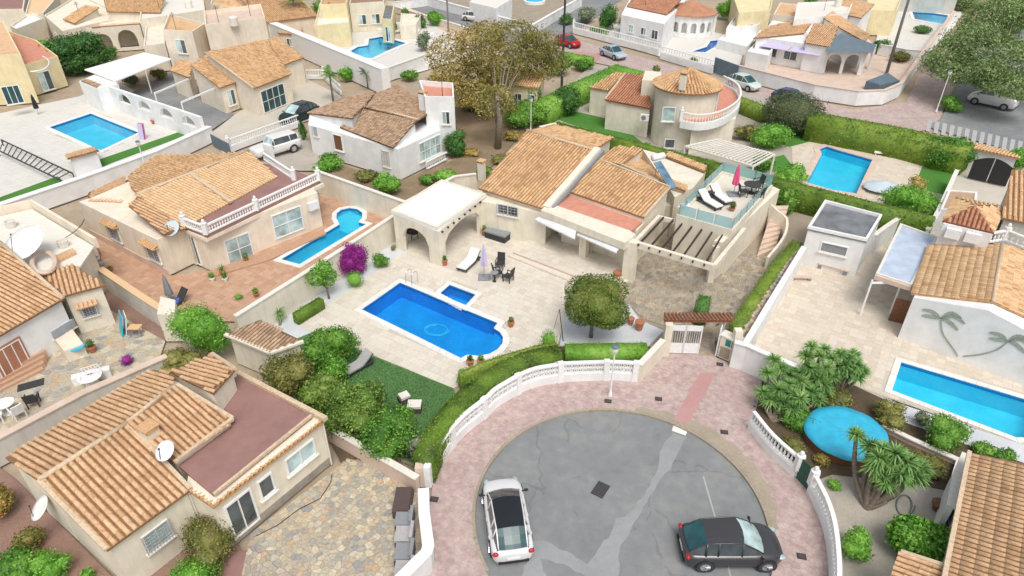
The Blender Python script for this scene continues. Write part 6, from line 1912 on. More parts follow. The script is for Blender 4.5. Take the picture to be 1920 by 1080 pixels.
# ================================================================ top left pool property
sheet('white_yard', P2([(-60,225),(150,180),(215,150),(392,245),(392,262),(300,305),(160,352),(-60,420)]), -.006, M['whitepave'])
paving('white_pool_deck', P2([(0,228),(60,215),(150,190),(215,200),(345,252),(185,308),(120,335),(0,375)]), .0, 'whitepave', 'grid', .6, gap=.015, h=.008)
pool(pool_TL, 'rectangular blue pool on the white deck at upper left', 'cyanliner', coping=.4)
for pts, lb in (([(185,300),(338,247),(348,254),(190,313)],'a'),([(-40,385),(108,331),(119,340),(-40,398)],'b')): sheet('artificial_grass_strip', P2(pts), .03, M['lawn2'])
wall([(392,236),(290,282),(150,332),(-40,395)], 1.5, 'white wall along the back of the upper left pool yard', 'white', .5, 'whitepaint', ztop=1.5)
aw = H('arched_wall', 'white yard wall pierced by four half round arches', 'wall', (380,262)); Fa = Face(xy(216,206), xy(386,268), 0)
Fa.archwall(aw, 0, Fa.L, 2.5, .3, [(Fa.L*t-1.2, Fa.L*t+1.2, 1.2, 1.21, .95) for t in (.17,.40,.64,.87)], 'white')
bx_, q_ = boxh('small white outbuilding with a brown tiled lid by the arched wall', [(148,152),(182,166),(222,158),(182,138)], 2.5, 'white', None, 'outbuilding', 0, cat='outbuilding')
roof(bx_, [(152,152),(181,164),(208,154),(178,141)], (0,1), 2.55, 8, tile='C')
cn = H('car_shelter', 'white flat canopy over a shaded car port', 'carport', (230,195)); q = P2([(158,130),(216,152),(322,110),(270,98)], 2.7)
MB().prism(q, 2.6, 2.7).build('canopy_roof', M['whitepaint'], cn)
for p in (q[1], q[2], q[1].lerp(q[2],.5)): MB().tube([V3(p,0),V3(p,2.6)], .06, 6).build('post', M['whitepaint'], cn)
sheet('dark_yard', P2([(225,185),(330,130),(440,215),(395,245)]), .01, M['asphalt'])
pgf = thing('iron_pergola_frame', 'long black iron ladder shaped frame over the white deck', 'pergola', at(60,330)); a1,a2,b1,b2 = at(2,262,.6),at(136,325,.6),at(-5,281,.6),at(112,337,.6)
MB().bar(a1,a2,.1).bar(b1,b2,.1).build('side_rail', M['darkmetal'], pgf)
for k in range(14): MB().bar(a1.lerp(a2,(k+.5)/14), b1.lerp(b2,(k+.5)/14), .06).build('slat', M['darkmetal'], pgf)
for p in (a1,a2,b1,b2): MB().bar(p, V3(p,0), .07).build('post', M['darkmetal'], pgf)
hs('little tiled gate shelter beside the upper left pool', [([(126,298),(186,282),(176,276),(124,290)],(0,1),2.1,15,'B')], 'white', name='gate_shelter', cat='shelter')
pot_plant(at(248,210), 'tall leafy plant in a pot before the arched wall', .4,.3,lm='leafmid',ph=1.0); pot_plant(at(290,232), 'dark agave in a pot at the arched wall end', .4,.3,'spike',ph=.8,lm='leafgrey')
parasol_closed(at(73,215), 'closed black parasol by the yellow round cornered house', 'black', 2.2, False)
fc = local('folded_deck_chairs', 'stack of folded striped deck chairs at the pool corner', 'deck chairs')
for k in range(3): MB().bar((k*.12,0,0),(k*.12+.25,0,1.5),.6,.05).build('chair', M['lilac'] if k!=1 else M['pink'], fc)
place(fc, at(266,262), 1.2)
# lamp by the arched wall
street_lamp(at(280,335), 'thin white lamp post rising from the white yard wall', 3.2)
yh, _ = boxh('pale yellow house with big dark window beside the upper left pool', [(-60,75),(36,125),(42,128),(110,110),(70,80),(-20,50)], 3.1, 'yellow', 'redflat', par=.3)
Fy = Face(xy(-20,225), xy(65,212), .3)
Fy.window(yh, (0,163), (47,192), 3, 1, name='window', glass='glassteal'); Fy2 = Face(P2([(42,128,3.1)])[0], P2([(108,112,3.1)])[0], .02); Fy2.window(yh, None, None, 2, 1, metric=(Fy2.L*.3,Fy2.L*.65,.2,2.3), glass='glass')
boxh('tall yellow block at the top left edge', [(-60,30),(8,45),(40,105),(-60,110)], 5.0, 'yellow', 'tileA', par=.2, wins=[(1,.4,1.5,(3.2,4.4))])
MB().tube([at(58+34*math.cos(a), 118+16*math.sin(a), 3.6) for a in np.linspace(-.9,1.6,14)], .07, 6).build('balcony_rail', M['whitepaint'], yh)
bush(162,132,9.0,4.8,'large dark green fig like bush at upper left','hedged',16,.3,22,size=.4)
hedge(P2([(35,88),(85,78)],1.8), 2.2, 1.9, 'short thick bright hedge by the yellow house', mat='hedgeb', dens=30, leaf=.16)
boxh('low cream annex with a white flat roof beyond the bright hedge', [(20,52),(32,58),(82,38),(60,25)], 3.0, 'cream2', 'whitepaint')
# ---- house with ochre roofs and dark arched window
l3, f3 = hs('peach house with ochre roofs and a large arched dark window', [([(476,166),(546,139),(498,74),(384,99)],(0,1),3.0,13,'B',[(0,3)]),([(412,165),(444,154),(388,104),(357,122)],(0,1),2.8,12,'B'),([(528,123),(570,108),(520,68),(502,74)],(0,1),3.0,12,'B'),([(318,132),(355,146),(362,118),(335,112)],(0,1),2.6,12,'B')], 'peach', [(1,.3,1.0,(.6,2.2))])
F = f3[0]; F.window(l3, None, None, 4, 2, metric=(F.L*.12,F.L*.78,.1,2.4), glass='glassteal', sill=False)
ubk = P2([(386,60),(500,48),(498,18),(390,28)], 6.2)
boxh('square peach roof storey above the ochre roofed house', [(386,55),(498,40),(490,15),(384,28)], 5.6, 'peach', 'copingpink', par=.5)
boxh('peach stair tower with blue white shutter left of the ochre roofs', [(306,62),(362,66),(386,50),(318,32)], 5.2, 'peach', 'tileB', par=.4, wins=[(0,.35,1.3,(3.0,4.6))])
for a_, b_ in (((290,175),(357,147)),((340,192),(404,165))): 
    o = thing('pergola_beam', 'white beam spanning the %s' % ('dark yard nearer the canopy' if a_[0]==290 else 'dark yard nearer the ochre house'), 'beam', at(*a_)); MB().bar(at(*a_,2.4), at(*b_,2.4), .15).build('beam', M['whitepaint'], o); MB().bar(at(*a_,2.4), V3(at(*a_,2.4),0), .1).build('post', M['whitepaint'], o)
sheet('pale_driveway', P2([(395,250),(440,215),(560,140),(640,180),(640,205),(560,232),(420,292)]), .0, M['jointpale'])
wall([(394,250),(428,268)], 1.2, 'grey blue double gate panel by the pale driveway', 'slate', .08, None, ztop=1.2, cat='gate', name='driveway_gate')
rr_ = thing('balustrade_wall', 'white balustrade wall between the pale driveway and the parked jeep', 'balustrade', at(470,292)); pth = P2([(432,285),(562,237)]); ribbon(MB(), pth, .2, 0, .5).build('base_wall', M['white'], rr_); balustrade(rr_, pth, .501, .7, .26, piers=[pth[0]])
rr_ = thing('balustrade_wall', 'white balustrade by the small palms beyond the dark car', 'balustrade', at(600,150)); pth = P2([(575,148),(608,148),(640,178)]); ribbon(MB(), pth, .2, 0, .4).build('base_wall', M['white'], rr_); balustrade(rr_, pth, .401, .7, .3, piers=[pth[1]], stuff=True)
car(at(560,213,.6)-up3*.6, heading((598,196),(522,226)), 'dark teal people carrier on the pale driveway', paint('dark_teal_gloss',(.012,.03,.035)), 4.6, 1.8, 1.6, 'hatch', ws='glassblue')
sheet('jeep_parking', P2([(440,300),(560,245),(600,290),(640,320),(560,320)]), .0, M['brgravel'])
car(at(517,277,.6)-up3*.6, heading((565,262),(470,290)), 'white four wheel drive parked behind the white balustrade', paint('white_paint_gloss',(.8,.8,.8)), 4.4, 1.75, 1.7, 'jeep', ws='glassblue')
# ---- white house
wh, fw_ = hs('white house with weathered brown tiled roof and side tower', [([(637,238),(736,277),(783,225),(683,200)],(0,1),2.85,14,'C',[(2,3)])], 'white')
Pw = [at(683,200,3.9), at(783,225,3.9)]
roof(wh, [(683,201),(783,226),(815,206),(745,160),(705,175)], plane=((683,201,3.85),(783,226,3.85),(745,160,3.3)), tile='C')
P, zf = roof(wh, [(577,212),(660,222),(683,199),(706,172),(640,185)], plane=((577,212,2.85),(683,199,3.75),(706,172,3.4)), tile='C'); body(wh, P, zf, 'white', .12)
block(wh, P2([(587,287),(752,337),(829,298),(815,215,2.8),(700,180,2.8),(580,214,2.8)]), 0, 2.7, 'white')
Fw1 = Face(xy(587,287), xy(752,337), .004)
Fw1.window(wh, (586,236), (598,257), 1, 1, bars=(3,3)); Fw1.window(wh, (624,250), (645,285), 1, 1, name='door', glass='wood', hood=None); Fw1.window(wh, (716,281), (733,315), 1, 1, frame='offwhite', glass='offwhite', bars=(3,5), name='grille_panel')
boxh('white flat roofed tower at the end of the weathered roof house', [(797,192),(852,192),(850,165),(786,160)], 4.8, 'white', 'redflat', 'tower', .5, [(0,.55,.7,(2.8,4.0))], 'tower')
chimney(xy(794,190,4.5), .6, 1.0, parent=wh, z=4.2, mat='white')
cg = H('conservatory', 'small conservatory with pale glass roof on the white house', 'conservatory', (800,330)); q = P2([(783,243),(800,248),(830,225),(812,212)], 2.6); MB().prism(q, 2.55,2.6).build('glass_roof', M['sheetglass'], cg); Fc_ = Face(xy(752,337),xy(829,298),.03)
Fc_.window(cg, None, None, 4, 2, metric=(Fc_.L*.45,Fc_.L*.98,.7,2.4), glass='glassblue'); pth=[Vector((Fc_.pt(Fc_.L*x,.5,0)).xy) for x in (.5,1.0)]; balustrade(cg, pth, .1, .7, .25, stuff=True)
# vacant lot
sheet('vacant_lot', P2([(770,380),(700,350),(760,335),(850,300),(858,240),(820,225),(900,170),(1030,190),(1040,225),(985,245),(900,335),(850,335)]), -.004, M['scrub'])
sheet('green_verge', P2([(600,330),(585,290),(750,345),(830,300),(850,330),(755,385)]), -.002, M['scrub'])
for u,v,w_,h_,m_,lb in [(855,292,2.7,2.6,'hedged','round dark green orange tree beside the white tower'),(622,318,3.2,1.3,'hedgeb','bright banana like bush under the white house wall'),(727,362,2.6,1.8,'hedgeb','pale green papaya bush at the white house corner'),(832,338,2.4,.8,'hedgeb','lime green bush in the vacant lot'),(905,330,1.6,1.0,'leafmid','small dark weed clump behind the villa chimney'),(985,235,5.2,2.6,'leafmid','leafy shrub mass in front of the old cream house'),(890,205,3.5,1.6,'leafolive','scraggy olive shrub below the big tree'),(1000,215,2.5,3.4,'hedged','dark round tree by the vacant lot lamp'),(570,262,.9,1.8,'hedged','narrow cypress like shrub beside the parked jeep')]:
    bush(u,v,w_,h_,lb,m_,8,.22,45,size=.45)
street_lamp(at(995,246), 'white street lamp at the back of the vacant lot', 3.2)
M['leafgold'] = m_leaf('golden_olive_leaves', [(.13,.13,.035),(.24,.24,.06),(.38,.34,.10),(.52,.44,.18)], big=.35)
def bigtree(u, v, cs, label, mats, h, dens, leaf, r=.28):
    b = at(u, v); root = thing('tall_tree', label, 'tree', b, 'tall feathery trees')
    for k, (m_, lob) in enumerate(zip(mats, cs)):
        L_ = []
        for (cu, cv, cz, rx, rz) in lob:
            c = at(cu, cv, cz); L_ += lobes_in(c, (rx, rx, rz), 13, .45, seed=cu)
        P, N = lobe_points(L_, dens, .35); leaf_mesh('crown', P, N, leaf, leaf*.36, m_, root, jitter=1.2)
        for j in range(0, len(L_), 4):
            c = L_[j][0]; MB().tube([b+up3*h*.25, (b+up3*h*.45).lerp(c,.4), c], [r*.4,r*.22,.03], 6).build('limb', M['bark'], root, smooth=True)
    MB().tube([b, b+up3*h*.3+Vector((.2,0,0)), b+up3*h*.55], [r*1.2,r,r*.6], 8).build('trunk', M['bark'], root, smooth=True)
bigtree(933,278, [[(950,110,6.0,4.0,3.2),(975,75,7.5,3.6,2.4),(930,190,4.2,2.2,1.8),(1000,110,5,3.4,2.4)]], 'tall thin leaved olive green tree over the vacant lot', ['leafgold'], 9, 26, .34)
bigtree(905,215, [[(870,115,5.2,4.2,3.0),(845,160,3.4,3.0,1.8),(905,75,7,3.2,2.0),(880,170,3.2,3.0,1.8)],[(1010,90,6,2.4,1.8)]], 'tall ochre brown tinged tree left of the olive green one', ['leafbrown','leafolive'], 8, 30, .34)
hs('old cream house mostly hidden behind the tall trees', [([(905,155),(1010,165),(1025,135),(925,125)],(0,1),3.2,12,'D')], 'yellow', [(0,.55,.9,(1,2.4)),(0,.8,.9,(1,2.4))])
sheet('red_court', P2([(1055,115),(1075,95),(1128,102),(1115,122)]), .0, M['redstrip'])
M['leafdome'] = m_leaf('dome_leaves', [(.07,.10,.045),(.11,.15,.065),(.16,.20,.09),(.20,.24,.12)])
# ================================================================ round tower house
th = H('tower_house', 'cream house with conical tiled tower and curved balcony', 'house', (1218,267))
ta, tb2 = at(1229,158,5.3), at(1350,158,5.3); tc_ = (ta+tb2)/2; tr_ = (ta-tb2).length/2
MB().lathe((tc_.x,tc_.y,0), [(tr_*.95,0),(tr_*.95,5.3)], 32).build('tower_wall', M['cream2'], th)
apex = 6.75; mb = MB(); ns = 40
mb.lathe((tc_.x,tc_.y,0), [(tr_*1.06,5.2),(tr_*1.06,5.32),(.05,apex)], 32).build('cone_roof', M['undB'], th)
mt_, tv_, tf_ = tile_for('tileB', .3, .5); vs_ = []; F_ = []; sl_ = math.hypot(tr_*1.06, apex-5.32); rows = int(sl_/.42)
for rr in range(rows):
    t = (rr+.5)/rows; rad = tr_*1.06*(1-t); z_ = 5.34+(apex-5.32)*t; n_ = max(6, int(2*math.pi*rad/.30))
    for j in range(n_):
        a = 2*math.pi*j/n_; g_ = Vector((-math.cos(a)*tr_*1.06, -math.sin(a)*tr_*1.06, apex-5.32)).normalized(); e_ = Vector((-math.sin(a),math.cos(a),0)); n3 = e_.cross(g_); 
        if n3.z < 0: e_ = -e_; n3 = e_.cross(g_)
        Mx = np.array([[e_[k],g_[k],n3[k]] for k in range(3)]); k0 = len(vs_)
        vs_ += (tv_@Mx.T+np.array([tc_.x+rad*math.cos(a), tc_.y+rad*math.sin(a), z_])).tolist(); F_ += [tuple(q+k0 for q in f) for f in tf_]
mb = MB(); mb.v = [tuple(p) for p in vs_]; mb.f = F_; o = mb.build('tile_field', M['tileB'], th, kind='stuff'); add_rnd(o.data, np.repeat(RNG.random(len(F_)//len(tf_)), len(tf_)).astype(np.float32))
P, zf = roof(th, [(1134,187),(1222,204),(1212,140),(1172,138)], (0,1), 2.95, 13, tile='R', caps=[(0,3)]); body(th, P, zf, 'cream2', .15)
P, zf = roof(th, [(1104,164),(1140,170),(1172,138),(1152,136)], (0,1), 2.7, 12, tile='B'); body(th, P, zf, 'cream2', .12)
block(th, P2([(1204,150),(1240,152),(1240,135),(1210,132)],4.9), 0, 4.9, 'cream2')
Ft = Face(tc_+Vector((-tr_*.95-.3,-tr_*.8,0)), tc_+Vector((tr_*.2,-tr_*.955,0)))
fy = tc_.y-tr_*.95
Ft = Face((tc_.x-tr_, fy+.35), (tc_.x+tr_*.1, fy+.0))
Ft.window(th, (1243,200), (1264,228), 1, 1); Ft.window(th, (1247,260), (1264,278), 1, 1, glass='glass')
Fd = Face((tc_.x+tr_*.45, fy+.45), (tc_.x+tr_*.98, fy+1.9)); Fd.window(th, None, None, 2, 2, metric=(.2,Fd.L*.8,3.0,5.0), glass='glassblue', name='balcony_door', sill=False)
bp_ = P2([(1276,228),(1310,233),(1348,226),(1378,208),(1386,190),(1378,172),(1354,158)], 3.0); sm_ = [Vector(p) for p in smooth_path(bp_, 5)]
MB().prism(sm_+[Vector((tc_.x,tc_.y))], 2.7, 3.0).build('balcony_floor', M['redflat'], th)
ribbon(MB(), sm_, .2, 2.45, 3.05).build('balcony_edge', M['whitepaint'], th); balustrade(th, sm_, 3.051, .85, .28, mat='whitepaint', piers=[sm_[0]])
MB().prism(P2([(1290,290,0),(1370,270,0),(1376,245,0),(1300,255,0)]), 0, 2.44).build('wall', M['cream2'], th)
ac_unit('white air conditioner on the low wall of the tower house', at(1208,226,2.0), -.3)
chimney(xy(1283,138,7), .5, .5, parent=th, z=6.4)
pgl = thing('white_pergola', 'white slatted pergola roof below the curved balcony', 'pergola', at(1350,300)); A1,A2,B1_,B2_ = at(1284,275,2.3),at(1412,312,2.3),at(1345,262,2.3),at(1452,290,2.3)
MB().bar(A1,A2,.14).bar(B1_,B2_,.14).bar(A1,B1_,.14).bar(A2,B2_,.14).build('frame', M['offwhite'], pgl)
for k in range(17): MB().bar(A1.lerp(A2,(k+.7)/17.5)+up3*.1, B1_.lerp(B2_,(k+.7)/17.5)+up3*.1, .12 if k<13 else .1, .08).build('slat', M['offwhite'], pgl)
for p in (A1,A2,B2_): MB().bar(p, V3(p,0), .14).build('post', M['offwhite'], pgl)
sheet('tower_house_garden', P2([(1020,205),(1110,120),(1330,150),(1500,205),(1730,262),(1820,300),(1760,436),(1030,250)]), -.014, M['brgravel'])
for pts in ([(1040,222),(1075,208),(1150,225),(1215,275),(1205,280)],[(1440,262),(1470,235),(1560,255),(1480,275)],[(1718,312),(1800,318),(1778,366),(1706,352)],[(1410,305),(1470,290),(1500,330),(1440,320)]): sheet('lawn', P2(pts), .004, M['lawn2'])
for pts,w_,h_,m_,lb in [([(1015,195),(1070,165),(1150,130)],2.0,2.0,'hedgeb','broad bright hedge left of the tower house'),([(1148,122),(1205,138)],1.6,1.6,'hedgeb','short bright hedge joining the street side'),([(1358,172),(1440,205)],1.4,1.3,'hedge','clipped hedge along the street beside the tower'),([(1520,214),(1600,228),(1700,246),(1822,276)],2.0,2.3,'hedge','tall olive green hedge behind the kidney pool patio'),([(1052,98),(1085,104),(1110,108)],1.3,1.1,'hedgeb','low green hedge in front of the red car')]:
    hedge(P2(pts,h_), w_, h_, lb, mat=m_, dens=36, leaf=.17)
for u,v,w_,h_,m_,n_,lb in [(1062,215,3.0,3.1,'hedged',2,'round dark clipped tree left of the tower house'),(1480,244,6.0,3.7,'leafdome',1,'huge grey green domed topiary by the street wall'),(1768,315,4.4,2.9,'leafmid',8,'spreading green tree at the hedge end by the patio'),(1445,275,4.5,2.4,'hedgeb',9,'loose bright green shrubs right of the balcony'),(1400,262,2.6,1.6,'leafolive',6,'yellowish shrub beneath the curved balcony'),(1480,345,3.0,1.8,'hedgeb',7,'bushy green shrub left of the kidney pool'),(1455,388,2.0,1.4,'leafmid',5,'dark shrub beside the stone stair'),(1515,392,2.4,1.6,'leafmid',6,'shrub between stair and white pool house'),(1705,405,4.6,2.4,'hedgeb',9,'large bright green shrub below the kidney pool patio'),(1715,360,1.9,1.5,'leafbrown',5,'rusty orange topped round shrub on the lawn'),(1900,320,2.5,2.2,'hedgeb',6,'green shrub right of the black gate'),(1110,300,2.0,1.0,'leafmid',5,'small tree tops behind the villa ridge'),(1165,290,3.4,1.4,'hedged',5,'dark shrub inside the long hedge'),(1212,285,1.4,1.1,'hedgeb',3,'small bright shrub at the foot of the tower')]:
    bush(u,v,w_,h_,lb,m_,n_,.2,45 if n_>2 else 80,size=.45 if n_>2 else .9)
paving('pool_patio', P2([(1484,275),(1540,260),(1732,305),(1722,330),(1705,400),(1600,386),(1490,368)]), .0, 'sandpave', 'grid', .5, gap=.015, h=.008)
pool(pool_TR, 'kidney ended light blue pool on the peach patio', 'cyanliner', coping=.5, copm='copingpink', depth=.9)
lounger(at(1655,290), -.3, 'white lounger beyond the light blue patio pool', frame='whitepaint', L=1.6)
fl_ = H('float_cover', 'pale blue parasol canopy lying at the pool patio edge', 'parasol', (1652,362)); p = at(1652,357); MB().lathe((p.x,p.y,.3), [(1.5,0),(1.4,.1),(.7,.35),(.05,.5)], 14, 1, .8).build('canopy', M['lightblue'], fl_); MB().tube([p, p+up3*.8], .03, 5).build('pole', M['metal'], fl_)
wall([(1740,430),(1760,395),(1795,318)], 1.5, 'white wall from the lawn to the black gate', 'white', .2, ztop=1.5)
sheet('gate_yard', P2([(1758,420),(1800,300),(1900,320),(1880,440)]), -.002, M['jointpale'])
bg_ = H('black_gate', 'arched black double gate at the right edge', 'gate', (1850,340)); Fb2 = Face(xy(1812,335), xy(1885,352)); mb = MB()
for j in range(2):
    x0, x1 = Fb2.L*j/2+.03, Fb2.L*(j+1)/2-.03; n=8; top=[(x0+(x1-x0)*k/n, 1.7+.5*math.sin(math.pi*(x0+(x1-x0)*k/n)/Fb2.L)) for k in range(n+1)]
    mb = MB(); q=[(x0,.1)]+[(x1,.1)]+top[::-1]; mb.add([Fb2.pt(x,0,z) for x,z in q]+[Fb2.pt(x,.06,z) for x,z in q],[tuple(range(len(q),2*len(q))),tuple(range(len(q)-1,-1,-1))]+[(i,(i+1)%len(q),(i+1)%len(q)+len(q),i+len(q)) for i in range(len(q))]); mb.build('gate_leaf', M['black'], bg_)
hs('tile topped boundary wall above the black gate', [([(1822,278),(1912,298),(1914,288),(1824,268)],(0,1),2.0,12,'D')], 'white', name='tiled_wall', cat='wall')
boxh('low grey tiled annex roof beside the black gate yard', [(1762,395),(1828,395),(1832,362),(1778,358)], 1.6, 'white', 'tileC', 'outbuilding', .1, cat='outbuilding')
# ================================================================ streets at the top
sheet('upper_street', P2([(930,105),(985,82),(1050,66),(1170,98),(1330,140),(1450,168),(1600,205),(1700,190),(1722,140),(1780,115),(1790,160),(1762,222),(1740,242),(1700,250),(1500,208),(1400,186),(1330,158),(1200,135),(1110,115),(1000,110)]), -.05, M['pinkpave'])
sheet('upper_road', P2([(1735,236),(1765,222),(1795,160),(1850,40),(2200,-60),(2200,330),(1920,288)]), -.045, M['asphalt'])
sheet('street_sheet', P2([(700,-25),(830,-25),(1000,45),(1010,52),(1055,25),(1110,-25),(1200,-25),(1075,60),(1030,80),(985,90),(940,100),(880,52),(760,12)]), -.052, M['asphalt'])
zb = setting('zebra_crossing', at(1830,250))
for k in range(13):
    u = 1738+k*14.2; v = 233+k*3.3; MB().prism(P2([(u-2,v+12),(u+6,v+14),(u+10,v-8),(u+2,v-10)]), -.043, -.036).build('white_stripe', M['zebra'], zb)
car(at(1862,186,.7)-up3*.7, heading((1908,196),(1812,176)), 'white delivery van parked under the feathery tree', paint('white_paint_gloss',(.8,.8,.8)), 4.6, 1.8, 1.85, 'van')
for u,v,a,b,lb,c_,kd in [(1065,76,(1045,72),(1088,84),'red car parked beyond the low green hedge',(.45,.01,.015),'hatch'),(1150,97,(1120,86),(1180,108),'silver blue car parked along the upper street',(.45,.52,.58),'sedan'),(890,30,(868,28),(912,32),'white car driving on the road at the top',(.8,.8,.8),'hatch'),(1396,153,(1372,147),(1418,162),'pale green white car by the curved white wall',(.62,.70,.64),'hatch'),(1484,182,(1462,177),(1502,188),'blue car half hidden behind the domed topiary',(.02,.03,.12),'hatch')]:
    car(at(u,v,.7)-up3*.7, heading(a,b), lb, paint(lb.split()[0]+lb.split()[1]+'_gloss', c_), 4.2, 1.75, 1.45, kd, detail=False)
# ---- upper right curved wall and house
wall([tuple(p)+(1.6,) for p in [(1386,122),(1450,138),(1530,158),(1610,170),(1660,168),(1690,155),(1708,130),(1730,98),(1790,20)]], 1.6, 'long curved white wall round the slate turret house', 'white', .3, 'copingpink')
sheet('turret_house_yard', P2([(1390,135),(1530,172),(1640,182),(1700,150),(1722,108),(1640,86),(1600,40),(1400,60)]), -.03, M['copingpink'])
uh, fu = hs('white house with orange roofs, slate porch and arches', [([(1508,80),(1556,88),(1574,48),(1526,43)],(0,1),3.3,13,'A'),([(1621,78),(1632,66),(1562,22),(1544,34),(1574,52)],(0,1),3.3,10,'A'),([(1412,72),(1508,62),(1532,30),(1445,48)],(0,1),3.2,10,'A')], 'white')
block(uh, P2([(1417,114),(1541,136),(1560,100),(1440,80)]), 0, 3.0, 'white')
Fv = Face(xy(1417,114), xy(1541,136), .01)
for t in (.1,.4,.7): Fv.window(uh, None, None, 2, 1, metric=(Fv.L*t, Fv.L*(t+.2), .8, 1.9))
for t in (.06,.52): 
    a_, b_ = Fv.pt(Fv.L*t,0,2.5), Fv.pt(Fv.L*(t+.42),0,2.5); n_ = Fv.n*1.0-up3*.35; MB().add([a_,b_,b_+n_,a_+n_]+[p-up3*.04 for p in (a_,b_,b_+n_,a_+n_)],[(0,1,2,3),(7,6,5,4),(0,4,5,1),(1,5,6,2),(2,6,7,3),(3,7,4,0)]).build('awning', M['lilac'], uh)
pr = H('arched_porch', 'white arched porch under a dark slate hipped roof', 'porch', (1540,138)); Fp1 = Face(xy(1541,137), xy(1612,141)); Fp1.archwall(pr, 0, Fp1.L, 2.9, .25, [(Fp1.L*.06,Fp1.L*.44,0,1.5),(Fp1.L*.52,Fp1.L*.92,0,1.5)], 'white')
Fp2 = Face(xy(1612,141), xy(1632,128)); Fp2.archwall(pr, .1, Fp2.L, 2.9, .25, [(Fp2.L*.2,Fp2.L*.85,0,1.5)], 'white')
T = [at(1545,97,3.0), at(1637,98,3.0), at(1643,84,3.0), at(1575,72,3.0)]; tpk = at(1576,62,4.2); MB().add(T+[tpk],[(0,1,4),(1,2,4),(2,3,4),(3,0,4),(3,2,1,0)]).build('slate_roof', M['slate'], pr)
sl2 = boxh('flat slate coloured shelter in the turret house yard', [(1624,152),(1650,160),(1688,152),(1665,136)], .9, 'slate', 'slate', 'shelter', 0, cat='shelter')
palm(1662,138, 11.5, 'very tall palm with a bare grey trunk beside the slate shelter', L=2.6, lean=(0,0))
bush(1645,100,2.4,2.0,'green bush right of the slate porch','hedged',5,.25,35); bush(1690,115,3.0,1.2,'dry olive shrubs in the walled garden corner','leafolive',6,.22,35); bush(1728,62,2.6,1.1,'flat topped clipped bush before the far right pool','hedged',2,.2,60,size=.9)
wall([(1650,82),(1700,92),(1742,95)], 1.4, 'white terrace wall of the far right pool garden', 'white', .25, ztop=1.4)
paving('far_pool_deck', P2([(1640,84),(1655,30),(1695,8),(1810,14),(1790,50),(1740,100)]), -.01, 'whitepave', 'grid', .7, gap=.02, h=.006)
pool(pool_U3, 'small bright blue pool beside the tall palm', 'cyanliner', coping=.5, stones=False)
bigtree(1850,190, [[(1850,95,5.0,5.4,3.2),(1905,125,4.0,4.6,2.8),(1795,105,4.5,3.4,2.6),(1860,40,6.5,5.0,3.0),(1905,165,3.4,3.2,1.4),(1830,140,3.6,3.6,1.8)]], 'big feathery green tree over the parked white van', ['leafpine'], 8, 46, .36)
bush(1778,208,2.4,1.6,'green street shrub at the foot of the corner lamp','leafmid',6,.2,45); street_lamp(at(1755,210), 'leaning white street lamp at the zebra crossing corner', 4.2)
# ---- white house with round porch, top centre
tw_, _ = boxh('white house with brown roof and rows of small windows', [(1165,28),(1245,45),(1290,-5),(1190,-20)], 3.6, 'white', None, par=0, wins=[(0,.2,.9,(1.6,2.6)),(0,.5,.9,(1.6,2.6)),(0,.75,1.1,(1.4,2.6))])
roof(tw_, [(1175,12),(1250,28),(1290,-14),(1200,-22)], (0,1), 3.7, 10, tile='R')
rp_ = H('round_porch', 'round white porch with arches and brown pointed roof', 'porch', (1290,80)); pc = xy(1290,62); pa, pb = xy(1246,75), xy(1338,75); pr_r = (pa-pb).length/2
for k in range(9):
    a0_, a1_ = math.pi+k*math.pi/9*1.1-.2, math.pi+(k+1)*math.pi/9*1.1-.2; Fk = Face(pc+Vector((math.cos(a0_),math.sin(a0_)))*pr_r, pc+Vector((math.cos(a1_),math.sin(a1_)))*pr_r)
    Fk.archwall(rp_, 0, Fk.L, 3.0, .25, [(Fk.L*.2,Fk.L*.8,.7,1.7)], 'white', n=6)
MB().lathe((pc.x,pc.y,0), [(pr_r*.8,0),(pr_r*.8,2.9)], 20).build('inner_wall', M['white'], rp_)
MB().lathe((pc.x,pc.y,0), [(pr_r*1.08,2.98),(pr_r*1.08,3.1),(.1,4.6)], 20).build('pointed_roof', M['tileR'], rp_)
for pts, lb in (([(1238,110),(1335,138)],'white balustrade wall in front of the small angular pool'),([(1075,62),(1235,104)],'white balustrade wall beside the topiary bushes on the upper street')):
    r_ = thing('balustrade_wall', lb, 'balustrade', at(*pts[0]), 'white balustrades on the upper street'); pt = P2(pts); ribbon(MB(), pt, .25, 0, .8).build('base_wall', M['white'], r_); balustrade(r_, pt, .8, .8, .45, piers=pt[:1], stuff=True)
wall([(1342,106),(1386,122)], 1.9, 'grey sheet gate between the white street walls', 'slate', .1, None, ztop=1.9, cat='gate', name='driveway_gate')
pool(pool_U2, 'small angular blue pool behind the white balustrade', 'blueliner', coping=.4, stones=False)
sheet('white_court', P2([(1075,60),(1180,40),(1340,60),(1400,75),(1385,130),(1238,106)]), -.02, M['whitepave'])
for u,v,w_,h_,m_,lb in [(1097,42,3.6,2.6,'leafgrey','left of the three clipped bushes by the upper street'),(1140,55,4.0,4.2,'hedged','tallest dark tree between the clipped street bushes'),(1180,58,3.8,2.4,'leafgrey','right oval clipped bush below the white house windows'),(1238,66,1.6,1.9,'leafmid','small round tree at the porch corner'),(1360,35,3,3,'hedgeb','bright tree left of the yellow house'),(815,48,3.2,2.6,'hedgeb','bright round bush at the far pool wall'),(788,52,2.2,2.4,'hedged','dark bush beside the bright round one'),(795,95,2.2,2.6,'leafgrey','grey green conifer at the end of the far pool'),(655,150,2.4,1.8,'hedgeb','bright bush behind the white house roof'),(770,150,2.6,1.4,'leafmid','weedy green bush below the far pool deck')]:
    bush(u,v,w_,h_,lb,m_,5,.28,30,size=.5)
